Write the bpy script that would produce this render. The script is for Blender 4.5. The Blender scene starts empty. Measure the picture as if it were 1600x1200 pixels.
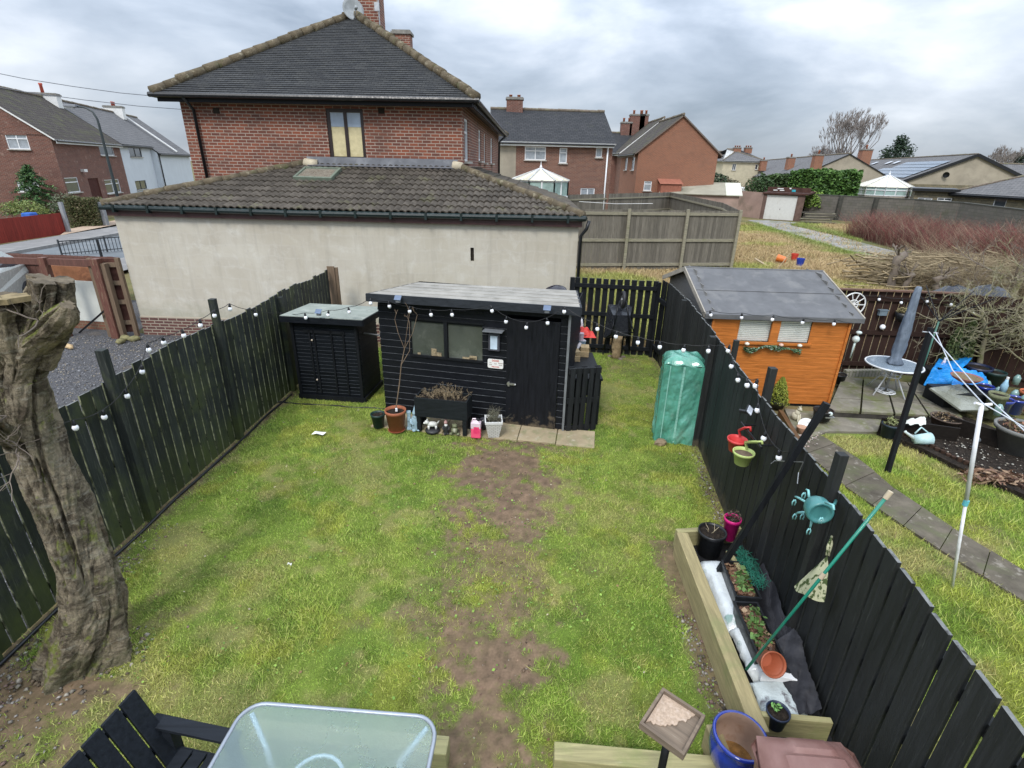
import bpy,math,random
import numpy as np
from mathutils import Matrix,Vector
R=math.radians
random.seed(7);rng=np.random.default_rng(7)
scene=bpy.context.scene
# ------------------------------------------------------------------ camera
FPX,PITCH,ROLL,CH=813.0,R(22.7),R(1.25),4.0      # focal length in px of a 1600 px wide frame, height in m
CAMR=Matrix.Rotation(math.pi/2-PITCH,3,'X')@Matrix.Rotation(ROLL,3,'Z')
cam=bpy.data.cameras.new("camera");camo=bpy.data.objects.new("camera",cam)
scene.collection.objects.link(camo);scene.camera=camo
cam.sensor_width=36.0;cam.lens=36.0*FPX/1600.0;cam.clip_start=0.05;cam.clip_end=3000
camo.matrix_world=Matrix.Translation((0,0,CH))@CAMR.to_4x4()
# ------------------------------------------------------------------ world: overcast, broken cloud
world=bpy.data.worlds.new("World");scene.world=world;world.use_nodes=True
wt=world.node_tree;wn=wt.nodes;wl=wt.links
for n in list(wn):wn.remove(n)
SUN_EL,SUN_AZ=R(48),R(200)
def wnode(t,**k):
    n=wn.new(t)
    for a,b in k.items():setattr(n,a,b)
    return n
wo=wnode('ShaderNodeOutputWorld');bg=wnode('ShaderNodeBackground');wl.new(bg.outputs[0],wo.inputs[0])
sky=wnode('ShaderNodeTexSky',sky_type='NISHITA');sky.sun_disc=False;sky.sun_elevation=SUN_EL;sky.sun_rotation=SUN_AZ
tc=wnode('ShaderNodeTexCoord');mp=wnode('ShaderNodeMapping');wl.new(tc.outputs['Generated'],mp.inputs[0])
mp.inputs['Scale'].default_value=(1.0,1.0,2.6);mp.inputs['Location'].default_value=(3.1,0.4,0.35)
nz=wnode('ShaderNodeTexNoise');wl.new(mp.outputs[0],nz.inputs['Vector'])
nz.inputs['Scale'].default_value=3.1;nz.inputs['Detail'].default_value=9;nz.inputs['Roughness'].default_value=.52;nz.inputs['Distortion'].default_value=.25
cr=wnode('ShaderNodeValToRGB');wl.new(nz.outputs['Fac'],cr.inputs[0])
e=cr.color_ramp.elements
e[0].position=.32;e[0].color=(.175,.21,.262,1)
e[1].position=.70;e[1].color=(.53,.56,.61,1)
m_=e.new(.46);m_.color=(.28,.32,.38,1)
m_=e.new(.56);m_.color=(.38,.415,.47,1)
sp=wnode('ShaderNodeSeparateXYZ');wl.new(tc.outputs['Generated'],sp.inputs[0])
mr=wnode('ShaderNodeMapRange');wl.new(sp.outputs['Z'],mr.inputs[0])      # overcast sky: the zenith is about three times the horizon
mr.inputs[1].default_value=.0;mr.inputs[2].default_value=1.;mr.inputs[3].default_value=1.0;mr.inputs[4].default_value=4.9
mu=wnode('ShaderNodeVectorMath',operation='SCALE');wl.new(cr.outputs[0],mu.inputs[0]);wl.new(mr.outputs[0],mu.inputs['Scale'])
sk=wnode('ShaderNodeVectorMath',operation='SCALE');wl.new(sky.outputs[0],sk.inputs[0]);sk.inputs['Scale'].default_value=.012
ad=wnode('ShaderNodeVectorMath',operation='ADD');wl.new(mu.outputs[0],ad.inputs[0]);wl.new(sk.outputs[0],ad.inputs[1])
wl.new(ad.outputs[0],bg.inputs[0]);bg.inputs[1].default_value=0.80
# ------------------------------------------------------------------ sun behind thin cloud
sd=bpy.data.lights.new("sun",'SUN');sd.energy=1.5;sd.angle=R(16);sd.color=(1,.96,.9)
so=bpy.data.objects.new("sun",sd);scene.collection.objects.link(so)
so.rotation_euler=(math.pi/2-SUN_EL,0,math.pi-SUN_AZ)
scene.view_settings.view_transform='Standard';scene.view_settings.look='None'
scene.view_settings.exposure=0.62;scene.view_settings.gamma=1
scene.cycles.max_bounces=6;scene.cycles.transparent_max_bounces=12
# ------------------------------------------------------------------ helpers
def ray(px,py):
    return CAMR@Vector(((px-800)/FPX,(600-py)/FPX,-1))
def P(px,py,z=0.0):                       # the point of height z that the survey photo shows at px, py
    d=ray(px,py);t=(z-CH)/d.z;return Vector((d.x*t,d.y*t,z))
def Y(px,py,y):                           # the point at distance y
    d=ray(px,py);t=y/d.y;return Vector((d.x*t,y,CH+d.z*t))
TM={}
def setp(o,label=None,cat=None,group=None,kind=None):
    if label:o['label']=label
    if cat:o['category']=cat
    if group:o['group']=group
    if kind:o['kind']=kind
    return o
def thing(name,label,cat,loc=(0,0,0),rz=0,group=None):
    o=bpy.data.objects.new(name,None);scene.collection.objects.link(o)
    o.location=loc;o.rotation_euler=(0,0,rz);o.empty_display_size=.1
    TM[o.name]=Matrix.Translation(Vector(loc))@Matrix.Rotation(rz,4,'Z')
    return setp(o,label,cat,group)
def tag(o,label,cat,group=None):return setp(o,label,cat,group)
def rotm(rx=0,ry=0,rz=0):
    return (Matrix.Rotation(rz,4,'Z')@Matrix.Rotation(ry,4,'Y')@Matrix.Rotation(rx,4,'X'))
def frame(o,x):                            # matrix with origin o, x axis along x (flat), z up
    o=Vector(o);x=Vector((x[0],x[1],0)).normalized()
    m=Matrix(((x.x,-x.y,0,o.x),(x.y,x.x,0,o.y),(0,0,1,o.z),(0,0,0,1)));return m
class MB:
    def __init__(s,xf=None):s.v=[];s.f=[];s.uv={};s.mi=[];s.xf=xf;s.cm=0;s.xs=[]
    def push(s,m):s.xs.append(s.xf);s.xf=(s.xf@m) if s.xf is not None else m;return s
    def pop(s):s.xf=s.xs.pop();return s
    def _a(s,pts):
        b=len(s.v)
        for p in pts:
            p=Vector(p)
            if s.xf is not None:p=s.xf@p
            s.v.append(tuple(p))
        return b
    def face(s,pts,uv=None,m=None):
        b=s._a(pts);s.f.append(tuple(range(b,b+len(pts))));s.mi.append(s.cm if m is None else m)
        if uv:s.uv[len(s.f)-1]=uv
        return s
    def wall(s,a,b,z0,z1,m=None,off=0):   # vertical quad from a to b with metric uv; off is the uv start
        L=(Vector((b[0],b[1]))-Vector((a[0],a[1]))).length
        z0a,z0b=z0 if isinstance(z0,tuple) else (z0,z0);z1a,z1b=z1 if isinstance(z1,tuple) else (z1,z1)
        return s.face([(a[0],a[1],z0a),(b[0],b[1],z0b),(b[0],b[1],z1b),(a[0],a[1],z1a)],
                      [(off,z0a),(off+L,z0b),(off+L,z1b),(off,z1a)],m)
    def plane(s,pts,m=None,o=None,ux=None):  # planar polygon, uv measured along ux in the plane
        P_=[Vector(p) for p in pts];o=Vector(o) if o else P_[0]
        u=(Vector(ux) if ux else P_[1]-P_[0]).normalized()
        n=Vector((0,0,0))
        for i in range(len(P_)):n+=(P_[i]-P_[0]).cross(P_[(i+1) % len(P_)]-P_[0])
        w=n.normalized().cross(u)
        return s.face(P_,[((p-o).dot(u),(p-o).dot(w)) for p in P_],m)
    def box(s,c,d,r=None,m=None,taper=1.0,uvs=False):
        x,y,z=d[0]/2,d[1]/2,d[2]/2;c=Vector(c);rm=r if r is not None else Matrix.Identity(4)
        pts=[(-x,-y,-z),(x,-y,-z),(x,y,-z),(-x,y,-z),(-x*taper,-y*taper,z),(x*taper,-y*taper,z),(x*taper,y*taper,z),(-x*taper,y*taper,z)]
        b=s._a([c+(rm@Vector(p)).to_3d() for p in pts])
        fs=((0,3,2,1),(4,5,6,7),(0,1,5,4),(1,2,6,5),(2,3,7,6),(3,0,4,7))
        sz=((d[1],d[0]),(d[0],d[1]),(d[0],d[2]),(d[1],d[2]),(d[0],d[2]),(d[1],d[2]))
        for q,zz in zip(fs,sz):
            s.f.append(tuple(b+i for i in q));s.mi.append(s.cm if m is None else m)
            s.uv[len(s.f)-1]=[(0,0),(zz[0],0),(zz[0],zz[1]),(0,zz[1])]
        return s
    def beam(s,a,b,w,h,m=None,up=(0,0,1),roll=0):     # rectangular bar from a to b
        a,b=Vector(a),Vector(b);d=b-a;L=d.length;z=d.normalized();u=Vector(up)
        if abs(z.dot(u))>.98:u=Vector((0,1,0))
        x=z.cross(u).normalized();y=x.cross(z).normalized()
        M_=Matrix((x,y,z)).transposed().to_4x4();M_.translation=(a+b)/2
        if roll:M_=M_@Matrix.Rotation(roll,4,'Z')
        s.push(M_);s.box((0,0,0),(w,h,L),m=m);s.pop();return s
    def tube(s,pts,r,n=8,m=None,cap=True):
        pts=[Vector(p) for p in pts];k=len(pts)
        rs=list(r) if isinstance(r,(list,tuple)) else [r]*k
        b0=len(s.v);ux=None
        for i,p in enumerate(pts):
            t=(pts[min(i+1,k-1)]-pts[max(i-1,0)])
            t=t.normalized() if t.length>1e-9 else Vector((0,0,1))
            if ux is None:
                q=Vector((0,0,1)) if abs(t.z)<.9 else Vector((1,0,0));ux=t.cross(q).normalized()
            else:
                ux=(ux-t*ux.dot(t));ux=ux.normalized() if ux.length>1e-6 else t.orthogonal().normalized()
            uy=t.cross(ux)
            s._a([p+(ux*math.cos(2*math.pi*j/n)+uy*math.sin(2*math.pi*j/n))*rs[i] for j in range(n)])
        mm=s.cm if m is None else m
        for i in range(k-1):
            for j in range(n):
                a=b0+i*n+j;c=b0+i*n+(j+1) % n;s.f.append((a,c,c+n,a+n));s.mi.append(mm)
        if cap and n>2:
            s.f.append(tuple(b0+j for j in range(n))[::-1]);s.mi.append(mm)
            s.f.append(tuple(b0+(k-1)*n+j for j in range(n)));s.mi.append(mm)
        return s
    def lathe(s,prof,c=(0,0,0),n=24,m=None,sq=0,cap=True):   # prof [(r, z)...]; sq makes the section squarish
        b0=len(s.v);k=len(prof);c=Vector(c)
        for (r,z) in prof:
            ring=[]
            for j in range(n):
                a=2*math.pi*(j+.5)/n;q=1.0
                if sq:q=(1/max(abs(math.cos(a)),abs(math.sin(a))))**sq
                ring.append(c+Vector((r*q*math.cos(a),r*q*math.sin(a),z)))
            s._a(ring)
        mm=s.cm if m is None else m
        for i in range(k-1):
            for j in range(n):
                a=b0+i*n+j;d=b0+i*n+(j+1) % n;s.f.append((a,d,d+n,a+n));s.mi.append(mm)
        if cap:
            s.f.append(tuple(b0+j for j in range(n))[::-1]);s.mi.append(mm)
            s.f.append(tuple(b0+(k-1)*n+j for j in range(n)));s.mi.append(mm)
        return s
    def ball(s,c,r,n=12,m=None,jit=0):
        if not isinstance(r,(tuple,list)):r=(r,r,r)
        b0=len(s.v);c=Vector(c);k=max(5,n//2+1);mm=s.cm if m is None else m
        for i in range(k):
            t=math.pi*i/(k-1)
            s._a([c+Vector((r[0]*math.sin(t)*math.cos(2*math.pi*j/n),r[1]*math.sin(t)*math.sin(2*math.pi*j/n),-r[2]*math.cos(t)))*(1+random.uniform(-jit,jit)) for j in range(n)])
        for i in range(k-1):
            for j in range(n):
                a=b0+i*n+j;d=b0+i*n+(j+1) % n;s.f.append((a,d,d+n,a+n));s.mi.append(mm)
        return s
    def prism(s,poly,z0,z1,m=None,inset=0):      # polygon (x, y) extruded along z
        n=len(poly);b=s._a([(x,y,z0) for x,y in poly]+[(x,y,z1) for x,y in poly]);mm=s.cm if m is None else m
        s.f.append(tuple(b+i for i in range(n))[::-1]);s.mi.append(mm)
        s.f.append(tuple(b+n+i for i in range(n)));s.mi.append(mm)
        for i in range(n):
            j=(i+1) % n;s.f.append((b+i,b+j,b+n+j,b+n+i));s.mi.append(mm)
        return s
    def build(s,name,mats,parent=None,world=False,smooth=False,bevel=0,sub=0,wn=False):
        vs=s.v
        if parent is not None and world:
            inv=TM[parent.name].inverted();vs=[tuple(inv@Vector(p)) for p in vs]
        me=bpy.data.meshes.new(name);me.from_pydata(vs,[],s.f)
        if not isinstance(mats,(list,tuple)):mats=[mats]
        for q in mats:me.materials.append(q)
        if len(mats)>1:me.polygons.foreach_set('material_index',s.mi)
        uvl=me.uv_layers.new(name='UVMap');arr=np.zeros((len(me.loops),2),dtype=np.float32)
        for fi,u in s.uv.items():
            ls=me.polygons[fi].loop_start
            for k,q in enumerate(u):arr[ls+k]=q
        uvl.data.foreach_set('uv',arr.ravel())
        if smooth:me.polygons.foreach_set('use_smooth',[True]*len(me.polygons))
        me.validate();me.update()
        o=bpy.data.objects.new(name,me);scene.collection.objects.link(o)
        if parent is not None:
            o.parent=parent
            TM[o.name]=TM[parent.name]
        else:TM[o.name]=Matrix.Identity(4)
        if bevel:
            b=o.modifiers.new('bevel','BEVEL');b.width=bevel;b.segments=2;b.limit_method='ANGLE';b.angle_limit=R(40)
        if sub:
            b=o.modifiers.new('sub','SUBSURF');b.levels=sub;b.render_levels=sub
        return o
def npmesh(name,V,F,mats,parent=None,col=None,smooth=False,uv=None,mi=None):   # V (n,3), F (m,k): one mesh from arrays
    me=bpy.data.meshes.new(name);n,m,k=len(V),len(F),F.shape[1]
    V=np.asarray(V,dtype=np.float64)
    if parent is not None:
        inv=np.array(TM[parent.name].inverted());V=V@inv[:3,:3].T+inv[:3,3]
    me.vertices.add(n);me.vertices.foreach_set('co',V.astype(np.float32).ravel())
    me.loops.add(m*k);me.loops.foreach_set('vertex_index',F.astype(np.int32).ravel())
    me.polygons.add(m);me.polygons.foreach_set('loop_start',np.arange(0,m*k,k,dtype=np.int32))
    if not isinstance(mats,(list,tuple)):mats=[mats]
    for q in mats:me.materials.append(q)
    if mi is not None:me.polygons.foreach_set('material_index',mi.astype(np.int32))
    if smooth:me.polygons.foreach_set('use_smooth',np.ones(m,dtype=bool))
    if col is not None:
        a=me.color_attributes.new(name='tint',type='FLOAT_COLOR',domain='POINT');a.data.foreach_set('color',col.astype(np.float32).ravel())
    me.update(calc_edges=True)
    o=bpy.data.objects.new(name,me);scene.collection.objects.link(o)
    if parent is not None:o.parent=parent;TM[o.name]=TM[parent.name]
    else:TM[o.name]=Matrix.Identity(4)
    return o
def children(o):return [c for c in bpy.data.objects if c.parent==o]
def copy_tree(o,parent=None,loc=None,rz=None,scale=None):
    c=o.copy();scene.collection.objects.link(c);c.parent=parent;TM[c.name]=TM[o.name]
    if loc is not None:c.location=loc
    if rz is not None:c.rotation_euler=(0,0,rz)
    if scale is not None:c.scale=(scale,)*3
    for ch in children(o):copy_tree(ch,c)
    return c
# value noise in numpy, for placing and shaping things
_perm=rng.random((256,256))
def vnoise(x,y,s=1.0,o=0):
    x=np.asarray(x)*s+o*17.3+100;y=np.asarray(y)*s+o*9.1+100
    xi=np.floor(x).astype(int);yi=np.floor(y).astype(int);fx=x-xi;fy=y-yi
    fx=fx*fx*(3-2*fx);fy=fy*fy*(3-2*fy)
    g=lambda a,b:_perm[a % 256,b % 256]
    return (g(xi,yi)*(1-fx)+g(xi+1,yi)*fx)*(1-fy)+(g(xi,yi+1)*(1-fx)+g(xi+1,yi+1)*fx)*fy
def fbm(x,y,s=1.0,o=0,k=4):
    t=0;a=.5;w=0
    for i in range(k):t=t+a*vnoise(x,y,s*2**i,o+i);w+=a;a*=.55
    return t/w
def ss(a,b,x):t=np.clip((x-a)/(b-a),0,1);return t*t*(3-2*t)

# ------------------------------------------------------------------ materials
_mats={}
def _nt(name):
    m=bpy.data.materials.new(name);m.use_nodes=True;nt=m.node_tree
    b=nt.nodes['Principled BSDF'];return m,nt,b
def N(nt,t,**k):
    n=nt.nodes.new(t)
    for a,b in k.items():
        if a in n.inputs:n.inputs[a].default_value=b
        else:setattr(n,a,b)
    return n
def c4(c):return (c[0],c[1],c[2],1)
def noise(nt,vec,scale,detail=4,rough=.55,dist=0):
    n=N(nt,'ShaderNodeTexNoise');n.inputs['Scale'].default_value=scale;n.inputs['Detail'].default_value=detail
    n.inputs['Roughness'].default_value=rough;n.inputs['Distortion'].default_value=dist
    if vec is not None:nt.links.new(vec,n.inputs['Vector'])
    return n.outputs['Fac']
def mixc(nt,f,a,b,blend='MIX'):
    n=nt.nodes.new('ShaderNodeMix');n.data_type='RGBA';n.blend_type=blend
    def put(i,v):
        if isinstance(v,(tuple,list)):n.inputs[i].default_value=c4(v)
        elif isinstance(v,(int,float)):n.inputs[i].default_value=v
        else:nt.links.new(v,n.inputs[i])
    put(0,f);put(6,a);put(7,b);return n.outputs[2]
def mrange(nt,v,a,b,c=0.,d=1.,smooth=False):
    n=nt.nodes.new('ShaderNodeMapRange')
    if smooth:n.interpolation_type='SMOOTHSTEP'
    nt.links.new(v,n.inputs[0])
    for i,q in enumerate((a,b,c,d)):n.inputs[i+1].default_value=q
    return n.outputs[0]
def mth(nt,op,a,b=0.):
    n=nt.nodes.new('ShaderNodeMath');n.operation=op
    for i,v in enumerate((a,b)):
        if isinstance(v,(int,float)):n.inputs[i].default_value=v
        else:nt.links.new(v,n.inputs[i])
    return n.outputs[0]
def bump(nt,b,h,strength,dist):
    n=N(nt,'ShaderNodeBump');n.inputs['Strength'].default_value=strength;n.inputs['Distance'].default_value=dist
    nt.links.new(h,n.inputs['Height'])
    if b.inputs['Normal'].is_linked:nt.links.new(b.inputs['Normal'].links[0].from_socket,n.inputs['Normal'])
    nt.links.new(n.outputs[0],b.inputs['Normal'])
def coords(nt,kind='Object',sc=(1,1,1)):
    t=nt.nodes.new('ShaderNodeTexCoord');o=t.outputs[kind]
    if sc !=(1,1,1):
        m=nt.nodes.new('ShaderNodeMapping');m.inputs['Scale'].default_value=sc;nt.links.new(o,m.inputs[0]);o=m.outputs[0]
    return o
def MAT(name,col,rough=.8,var=.2,scale=6,c2=None,amt=.5,s2=3,edge=.08,c3=None,amt3=.35,s3=9,bmp=.3,bs=60,bd=.004,
        metal=0,sc=(1,1,1),coat=0,spec=.5,trans=0,ior=1.45,alpha=1,isl=0,emit=None,sss=0):
    if name in _mats:return _mats[name]
    m,nt,b=_nt(name);v=coords(nt,'Object',sc)
    n1=noise(nt,v,scale,5,.6)
    f=mrange(nt,n1,.3,.7)
    col1=tuple(x*(1-var) for x in col);col2=tuple(min(1,x*(1+var)) for x in col)
    c=mixc(nt,f,col1,col2)
    if c2 is not None:
        k=noise(nt,v,s2,6,.62,.3);c=mixc(nt,mrange(nt,k,1-amt-edge,1-amt+edge),c,c2)
    if c3 is not None:
        k=noise(nt,v,s3,6,.65,.2);c=mixc(nt,mrange(nt,k,1-amt3-edge,1-amt3+edge),c,c3)
    if isl:
        g=nt.nodes.new('ShaderNodeNewGeometry');c=mixc(nt,mrange(nt,g.outputs['Random Per Island'],0,1,0,isl),c,mixc(nt,1.,c,(.35,.35,.35),'MULTIPLY'))
    nt.links.new(c,b.inputs['Base Color'])
    b.inputs['Metallic'].default_value=metal;b.inputs['Coat Weight'].default_value=coat
    if rough>.75:spec=.2
    b.inputs['Specular IOR Level'].default_value=spec;b.inputs['Transmission Weight'].default_value=trans;b.inputs['IOR'].default_value=ior;b.inputs['Alpha'].default_value=alpha
    nt.links.new(mrange(nt,noise(nt,v,scale*2.3,4),.3,.7,max(0,rough-.1),min(1,rough+.1)),b.inputs['Roughness'])
    if emit:b.inputs['Emission Color'].default_value=c4(emit[0]);b.inputs['Emission Strength'].default_value=emit[1]
    if bmp:bump(nt,b,noise(nt,v,bs,5,.6),bmp,bd)
    _mats[name]=m;return m
def BRICK(name,c1,c2,mortar,bw=.225,bh=.075,ms=.010,stain=None,var=.25,bm=.6,off=.5,amt=.4,rough=.9,white=None):
    if name in _mats:return _mats[name]
    m,nt,b=_nt(name);v=coords(nt,'UV')
    t=N(nt,'ShaderNodeTexBrick');nt.links.new(v,t.inputs['Vector']);t.offset=off
    t.inputs['Scale'].default_value=1;t.inputs['Brick Width'].default_value=bw;t.inputs['Row Height'].default_value=bh
    t.inputs['Mortar Size'].default_value=ms;t.inputs['Mortar Smooth'].default_value=.2;t.inputs['Bias'].default_value=0
    t.inputs['Color1'].default_value=c4(c1);t.inputs['Color2'].default_value=c4(c2);t.inputs['Mortar'].default_value=c4(mortar)
    n1=noise(nt,v,1.1,5,.6);n2=noise(nt,v,40,3,.6)
    c=mixc(nt,mrange(nt,n2,.3,.7,0,var),t.outputs['Color'],tuple(x*.35 for x in c1))
    if stain:c=mixc(nt,mrange(nt,n1,1-amt-.08,1-amt+.12,0,.6),c,stain)
    if white:c=mixc(nt,mrange(nt,noise(nt,v,2.6,5,.7,.3),.57,.72,0,.55),c,white)
    nt.links.new(c,b.inputs['Base Color']);b.inputs['Roughness'].default_value=rough
    bump(nt,b,t.outputs['Fac'],-bm,.012) if False else None
    inv=mth(nt,'SUBTRACT',1.0,t.outputs['Fac']);bump(nt,b,inv,bm,.01);bump(nt,b,n2,.3,.004)
    _mats[name]=m;return m
def TILE(name,c1,c2,w=.26,h=.16,moss=(.09,.10,.03),amt=.35,line=.012,lich=(.5,.5,.42),lamt=.28):
    if name in _mats:return _mats[name]
    m,nt,b=_nt(name);v=coords(nt,'UV')
    t=N(nt,'ShaderNodeTexBrick');nt.links.new(v,t.inputs['Vector']);t.inputs['Scale'].default_value=1
    t.inputs['Brick Width'].default_value=w;t.inputs['Row Height'].default_value=h;t.inputs['Mortar Size'].default_value=line
    t.inputs['Mortar Smooth'].default_value=.3;t.inputs['Bias'].default_value=-.1
    t.inputs['Color1'].default_value=c4(c1);t.inputs['Color2'].default_value=c4(c2);t.inputs['Mortar'].default_value=c4(tuple(x*.25 for x in c1))
    c=mixc(nt,mrange(nt,noise(nt,v,1.3,6,.65,.3),1-amt-.1,1-amt+.1,0,.75),t.outputs['Color'],moss)
    c=mixc(nt,mrange(nt,noise(nt,v,9,5,.7,.2),1-lamt-.03,1-lamt+.04,0,.8),c,lich)
    c=mixc(nt,mrange(nt,noise(nt,v,25,3,.6),.3,.7,0,.35),c,(.02,.02,.02))
    nt.links.new(c,b.inputs['Base Color']);b.inputs['Roughness'].default_value=.95;b.inputs['Specular IOR Level'].default_value=.2
    sx=nt.nodes.new('ShaderNodeSeparateXYZ');nt.links.new(v,sx.inputs[0])
    saw=mth(nt,'FRACT',mth(nt,'DIVIDE',sx.outputs[1],h));bump(nt,b,mth(nt,'SUBTRACT',1.,saw),.9,.03)
    bump(nt,b,mth(nt,'SUBTRACT',1.0,t.outputs['Fac']),.5,.01);bump(nt,b,noise(nt,v,30,4),.3,.006)
    _mats[name]=m;return m
def TINT(name,rough=.8,k=.25,trans=0,sc=30,spec=.3):       # colour from the mesh's own tint attribute
    if name in _mats:return _mats[name]
    m,nt,b=_nt(name);a=N(nt,'ShaderNodeVertexColor',layer_name='tint');v=coords(nt)
    c=mixc(nt,mrange(nt,noise(nt,v,sc,4),.3,.7,0,k),a.outputs['Color'],mixc(nt,1.,a.outputs['Color'],(.35,.35,.35),'MULTIPLY'))
    nt.links.new(c,b.inputs['Base Color']);b.inputs['Roughness'].default_value=rough;b.inputs['Specular IOR Level'].default_value=spec
    _mats[name]=m;return m
def PAINTED(name,col,worn,along='Z',rough=.55,moss=None,amt=.3,isl=.3,mossamt=.35,bd=.003,low=None):
    # painted timber: grain running along one axis, worn patches, moss; low = (colour, height) green foot near the ground
    if name in _mats:return _mats[name]
    m,nt,b=_nt(name)
    sc={'Z':(22,22,1.6),'X':(1.6,22,22),'Y':(22,1.6,22)}[along]
    v=coords(nt,'Object',sc);vo=coords(nt)
    grain=noise(nt,v,1.6,6,.65,.4)
    c=mixc(nt,mrange(nt,grain,.3,.7),tuple(x*.7 for x in col),tuple(x*1.35 for x in col))
    c=mixc(nt,mrange(nt,noise(nt,v,2.2,7,.7),1-amt-.04,1-amt+.07,0,.8),c,worn)
    if moss:c=mixc(nt,mrange(nt,noise(nt,vo,1.7,6,.7,.2),1-mossamt-.06,1-mossamt+.12,0,.75),c,moss)
    if low:
        g0=nt.nodes.new('ShaderNodeNewGeometry');s0=nt.nodes.new('ShaderNodeSeparateXYZ');nt.links.new(g0.outputs['Position'],s0.inputs[0])
        hh=mth(nt,'ADD',s0.outputs[2],mrange(nt,noise(nt,vo,3.5,5,.7),.3,.7,-.25,.25))
        c=mixc(nt,mrange(nt,hh,0,low[1],.8,0),c,low[0])
    g=nt.nodes.new('ShaderNodeNewGeometry')
    if isl:c=mixc(nt,mrange(nt,g.outputs['Random Per Island'],0,1,0,isl),c,mixc(nt,1.,c,(.4,.4,.4),'MULTIPLY'))
    nt.links.new(c,b.inputs['Base Color']);nt.links.new(mrange(nt,grain,.3,.7,rough-.1,rough+.15),b.inputs['Roughness'])
    bump(nt,b,grain,.5,bd);b.inputs['Specular IOR Level'].default_value=.16 if sum(col)<.2 else .3
    _mats[name]=m;return m
def GLASS(name,col=(.05,.06,.07),rough=.08,var=.4,scale=1.2):   # window glass over a dim room
    return MAT(name,col,rough=max(.12,rough),var=var,scale=scale,bmp=.03,bs=3,bd=.002,coat=.8,spec=.9)

BLACKF=PAINTED('black_fence_paint',(.030,.035,.033),(.085,.09,.075),moss=(.07,.085,.035),amt=.42,isl=.65,mossamt=.44,low=((.075,.095,.03),.62))
BLACKR=PAINTED('black_fence_paint_clean',(.029,.031,.031),(.085,.09,.085),moss=(.035,.042,.026),amt=.36,isl=.65,mossamt=.30,low=((.11,.095,.065),.20))
MOSSEDGE=MAT('mossy_board_edge',(.22,.23,.14),rough=.9,var=.5,scale=14,c2=(.03,.035,.02),amt=.45,s2=9)
BLACKEDGE=MAT('worn_board_top',(.16,.165,.16),rough=.8,var=.4,scale=20,c2=(.03,.03,.03),amt=.4,s2=12)
BLACKX=PAINTED('black_cladding',(.0105,.012,.0155),(.028,.031,.037),along='X',amt=.22,isl=.25,rough=.5)
BLACKZ=PAINTED('black_boards',(.0115,.013,.0155),(.036,.04,.04),along='Z',amt=.22,isl=.3,rough=.5)
BLACKW=PAINTED('black_weathered_pallet',(.020,.022,.024),(.10,.11,.08),along='Z',moss=(.05,.06,.03),amt=.3,isl=.35)
SLEEPER=PAINTED('treated_sleeper',(.30,.25,.13),(.42,.37,.24),along='Y',moss=(.20,.22,.09),amt=.35,isl=.1,rough=.8,mossamt=.4)
SLEEPERX=PAINTED('treated_sleeper_across',(.29,.26,.13),(.42,.38,.24),along='X',moss=(.20,.23,.08),amt=.35,isl=.1,rough=.8,mossamt=.45)
GREYW=PAINTED('silver_grey_boards',(.175,.158,.13),(.30,.285,.24),along='Z',amt=.34,isl=.6,rough=.9,moss=(.13,.14,.07),mossamt=.28)
GREYX=PAINTED('silver_grey_rails',(.25,.23,.17),(.36,.34,.26),along='X',amt=.34,isl=.1,rough=.9,moss=(.18,.19,.08),mossamt=.35)
BROWNF=PAINTED('brown_fence',(.040,.022,.017),(.09,.055,.04),along='Z',amt=.3,isl=.5,rough=.8)
BROWNG=PAINTED('brown_gate_timber',(.13,.062,.048),(.24,.17,.12),along='Z',amt=.34,isl=.2,rough=.85)
BROWNW=PAINTED('raw_post_timber',(.17,.12,.08),(.27,.21,.14),along='Z',amt=.35,isl=.15,rough=.9,moss=(.13,.13,.06),mossamt=.35)
ORANGE=PAINTED('orange_shed_paint',(.46,.15,.03),(.47,.19,.06),along='X',amt=.3,isl=.08,rough=.55)
REDF=PAINTED('red_fence_stain',(.24,.035,.025),(.34,.07,.05),along='Z',amt=.28,isl=.3,rough=.8)
FELT=MAT('mineral_felt',(.125,.13,.135),rough=.9,var=.22,scale=3,c2=(.19,.195,.19),amt=.40,s2=5,bmp=.4,bs=250,bd=.003)
FELTL=MAT('pale_felt',(.27,.30,.27),rough=.85,var=.18,scale=3,c2=(.36,.39,.36),amt=.4,s2=6,bmp=.4,bs=250,bd=.003)
PLASTIC_W=MAT('white_upvc',(.75,.76,.77),rough=.4,var=.05,bmp=0)
WHITEP=MAT('white_paint',(.72,.72,.70),rough=.5,var=.08,c2=(.5,.5,.45),amt=.3,bmp=.1)
BLACKP=MAT('black_plastic',(.012,.013,.015),rough=.38,var=.3,scale=9,bmp=.1,c2=(.04,.042,.04),amt=.3)
BLACKM=MAT('black_metal',(.010,.011,.013),rough=.35,var=.3,bmp=.1,metal=.3)
STEEL=MAT('galvanised_steel',(.45,.46,.47),rough=.4,var=.2,metal=.8,bmp=.1)
LEAD=MAT('lead_flashing',(.13,.135,.15),rough=.75,var=.25,scale=3,bmp=.3,bs=9,bd=.01,c2=(.2,.205,.22),amt=.4)
BULBG=MAT('opal_bulb',(.90,.91,.95),rough=.12,var=.03,bmp=0,coat=.5)
CORD=MAT('black_cord',(.012,.012,.013),rough=.6,var=.2,bmp=0)
PAVE=MAT('sandstone_paving',(.36,.29,.185),rough=.85,var=.2,scale=3,c2=(.25,.24,.13),amt=.42,s2=5,c3=(.46,.40,.30),amt3=.35,s3=8,isl=.15,bmp=.5,bs=25,bd=.006)
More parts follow.
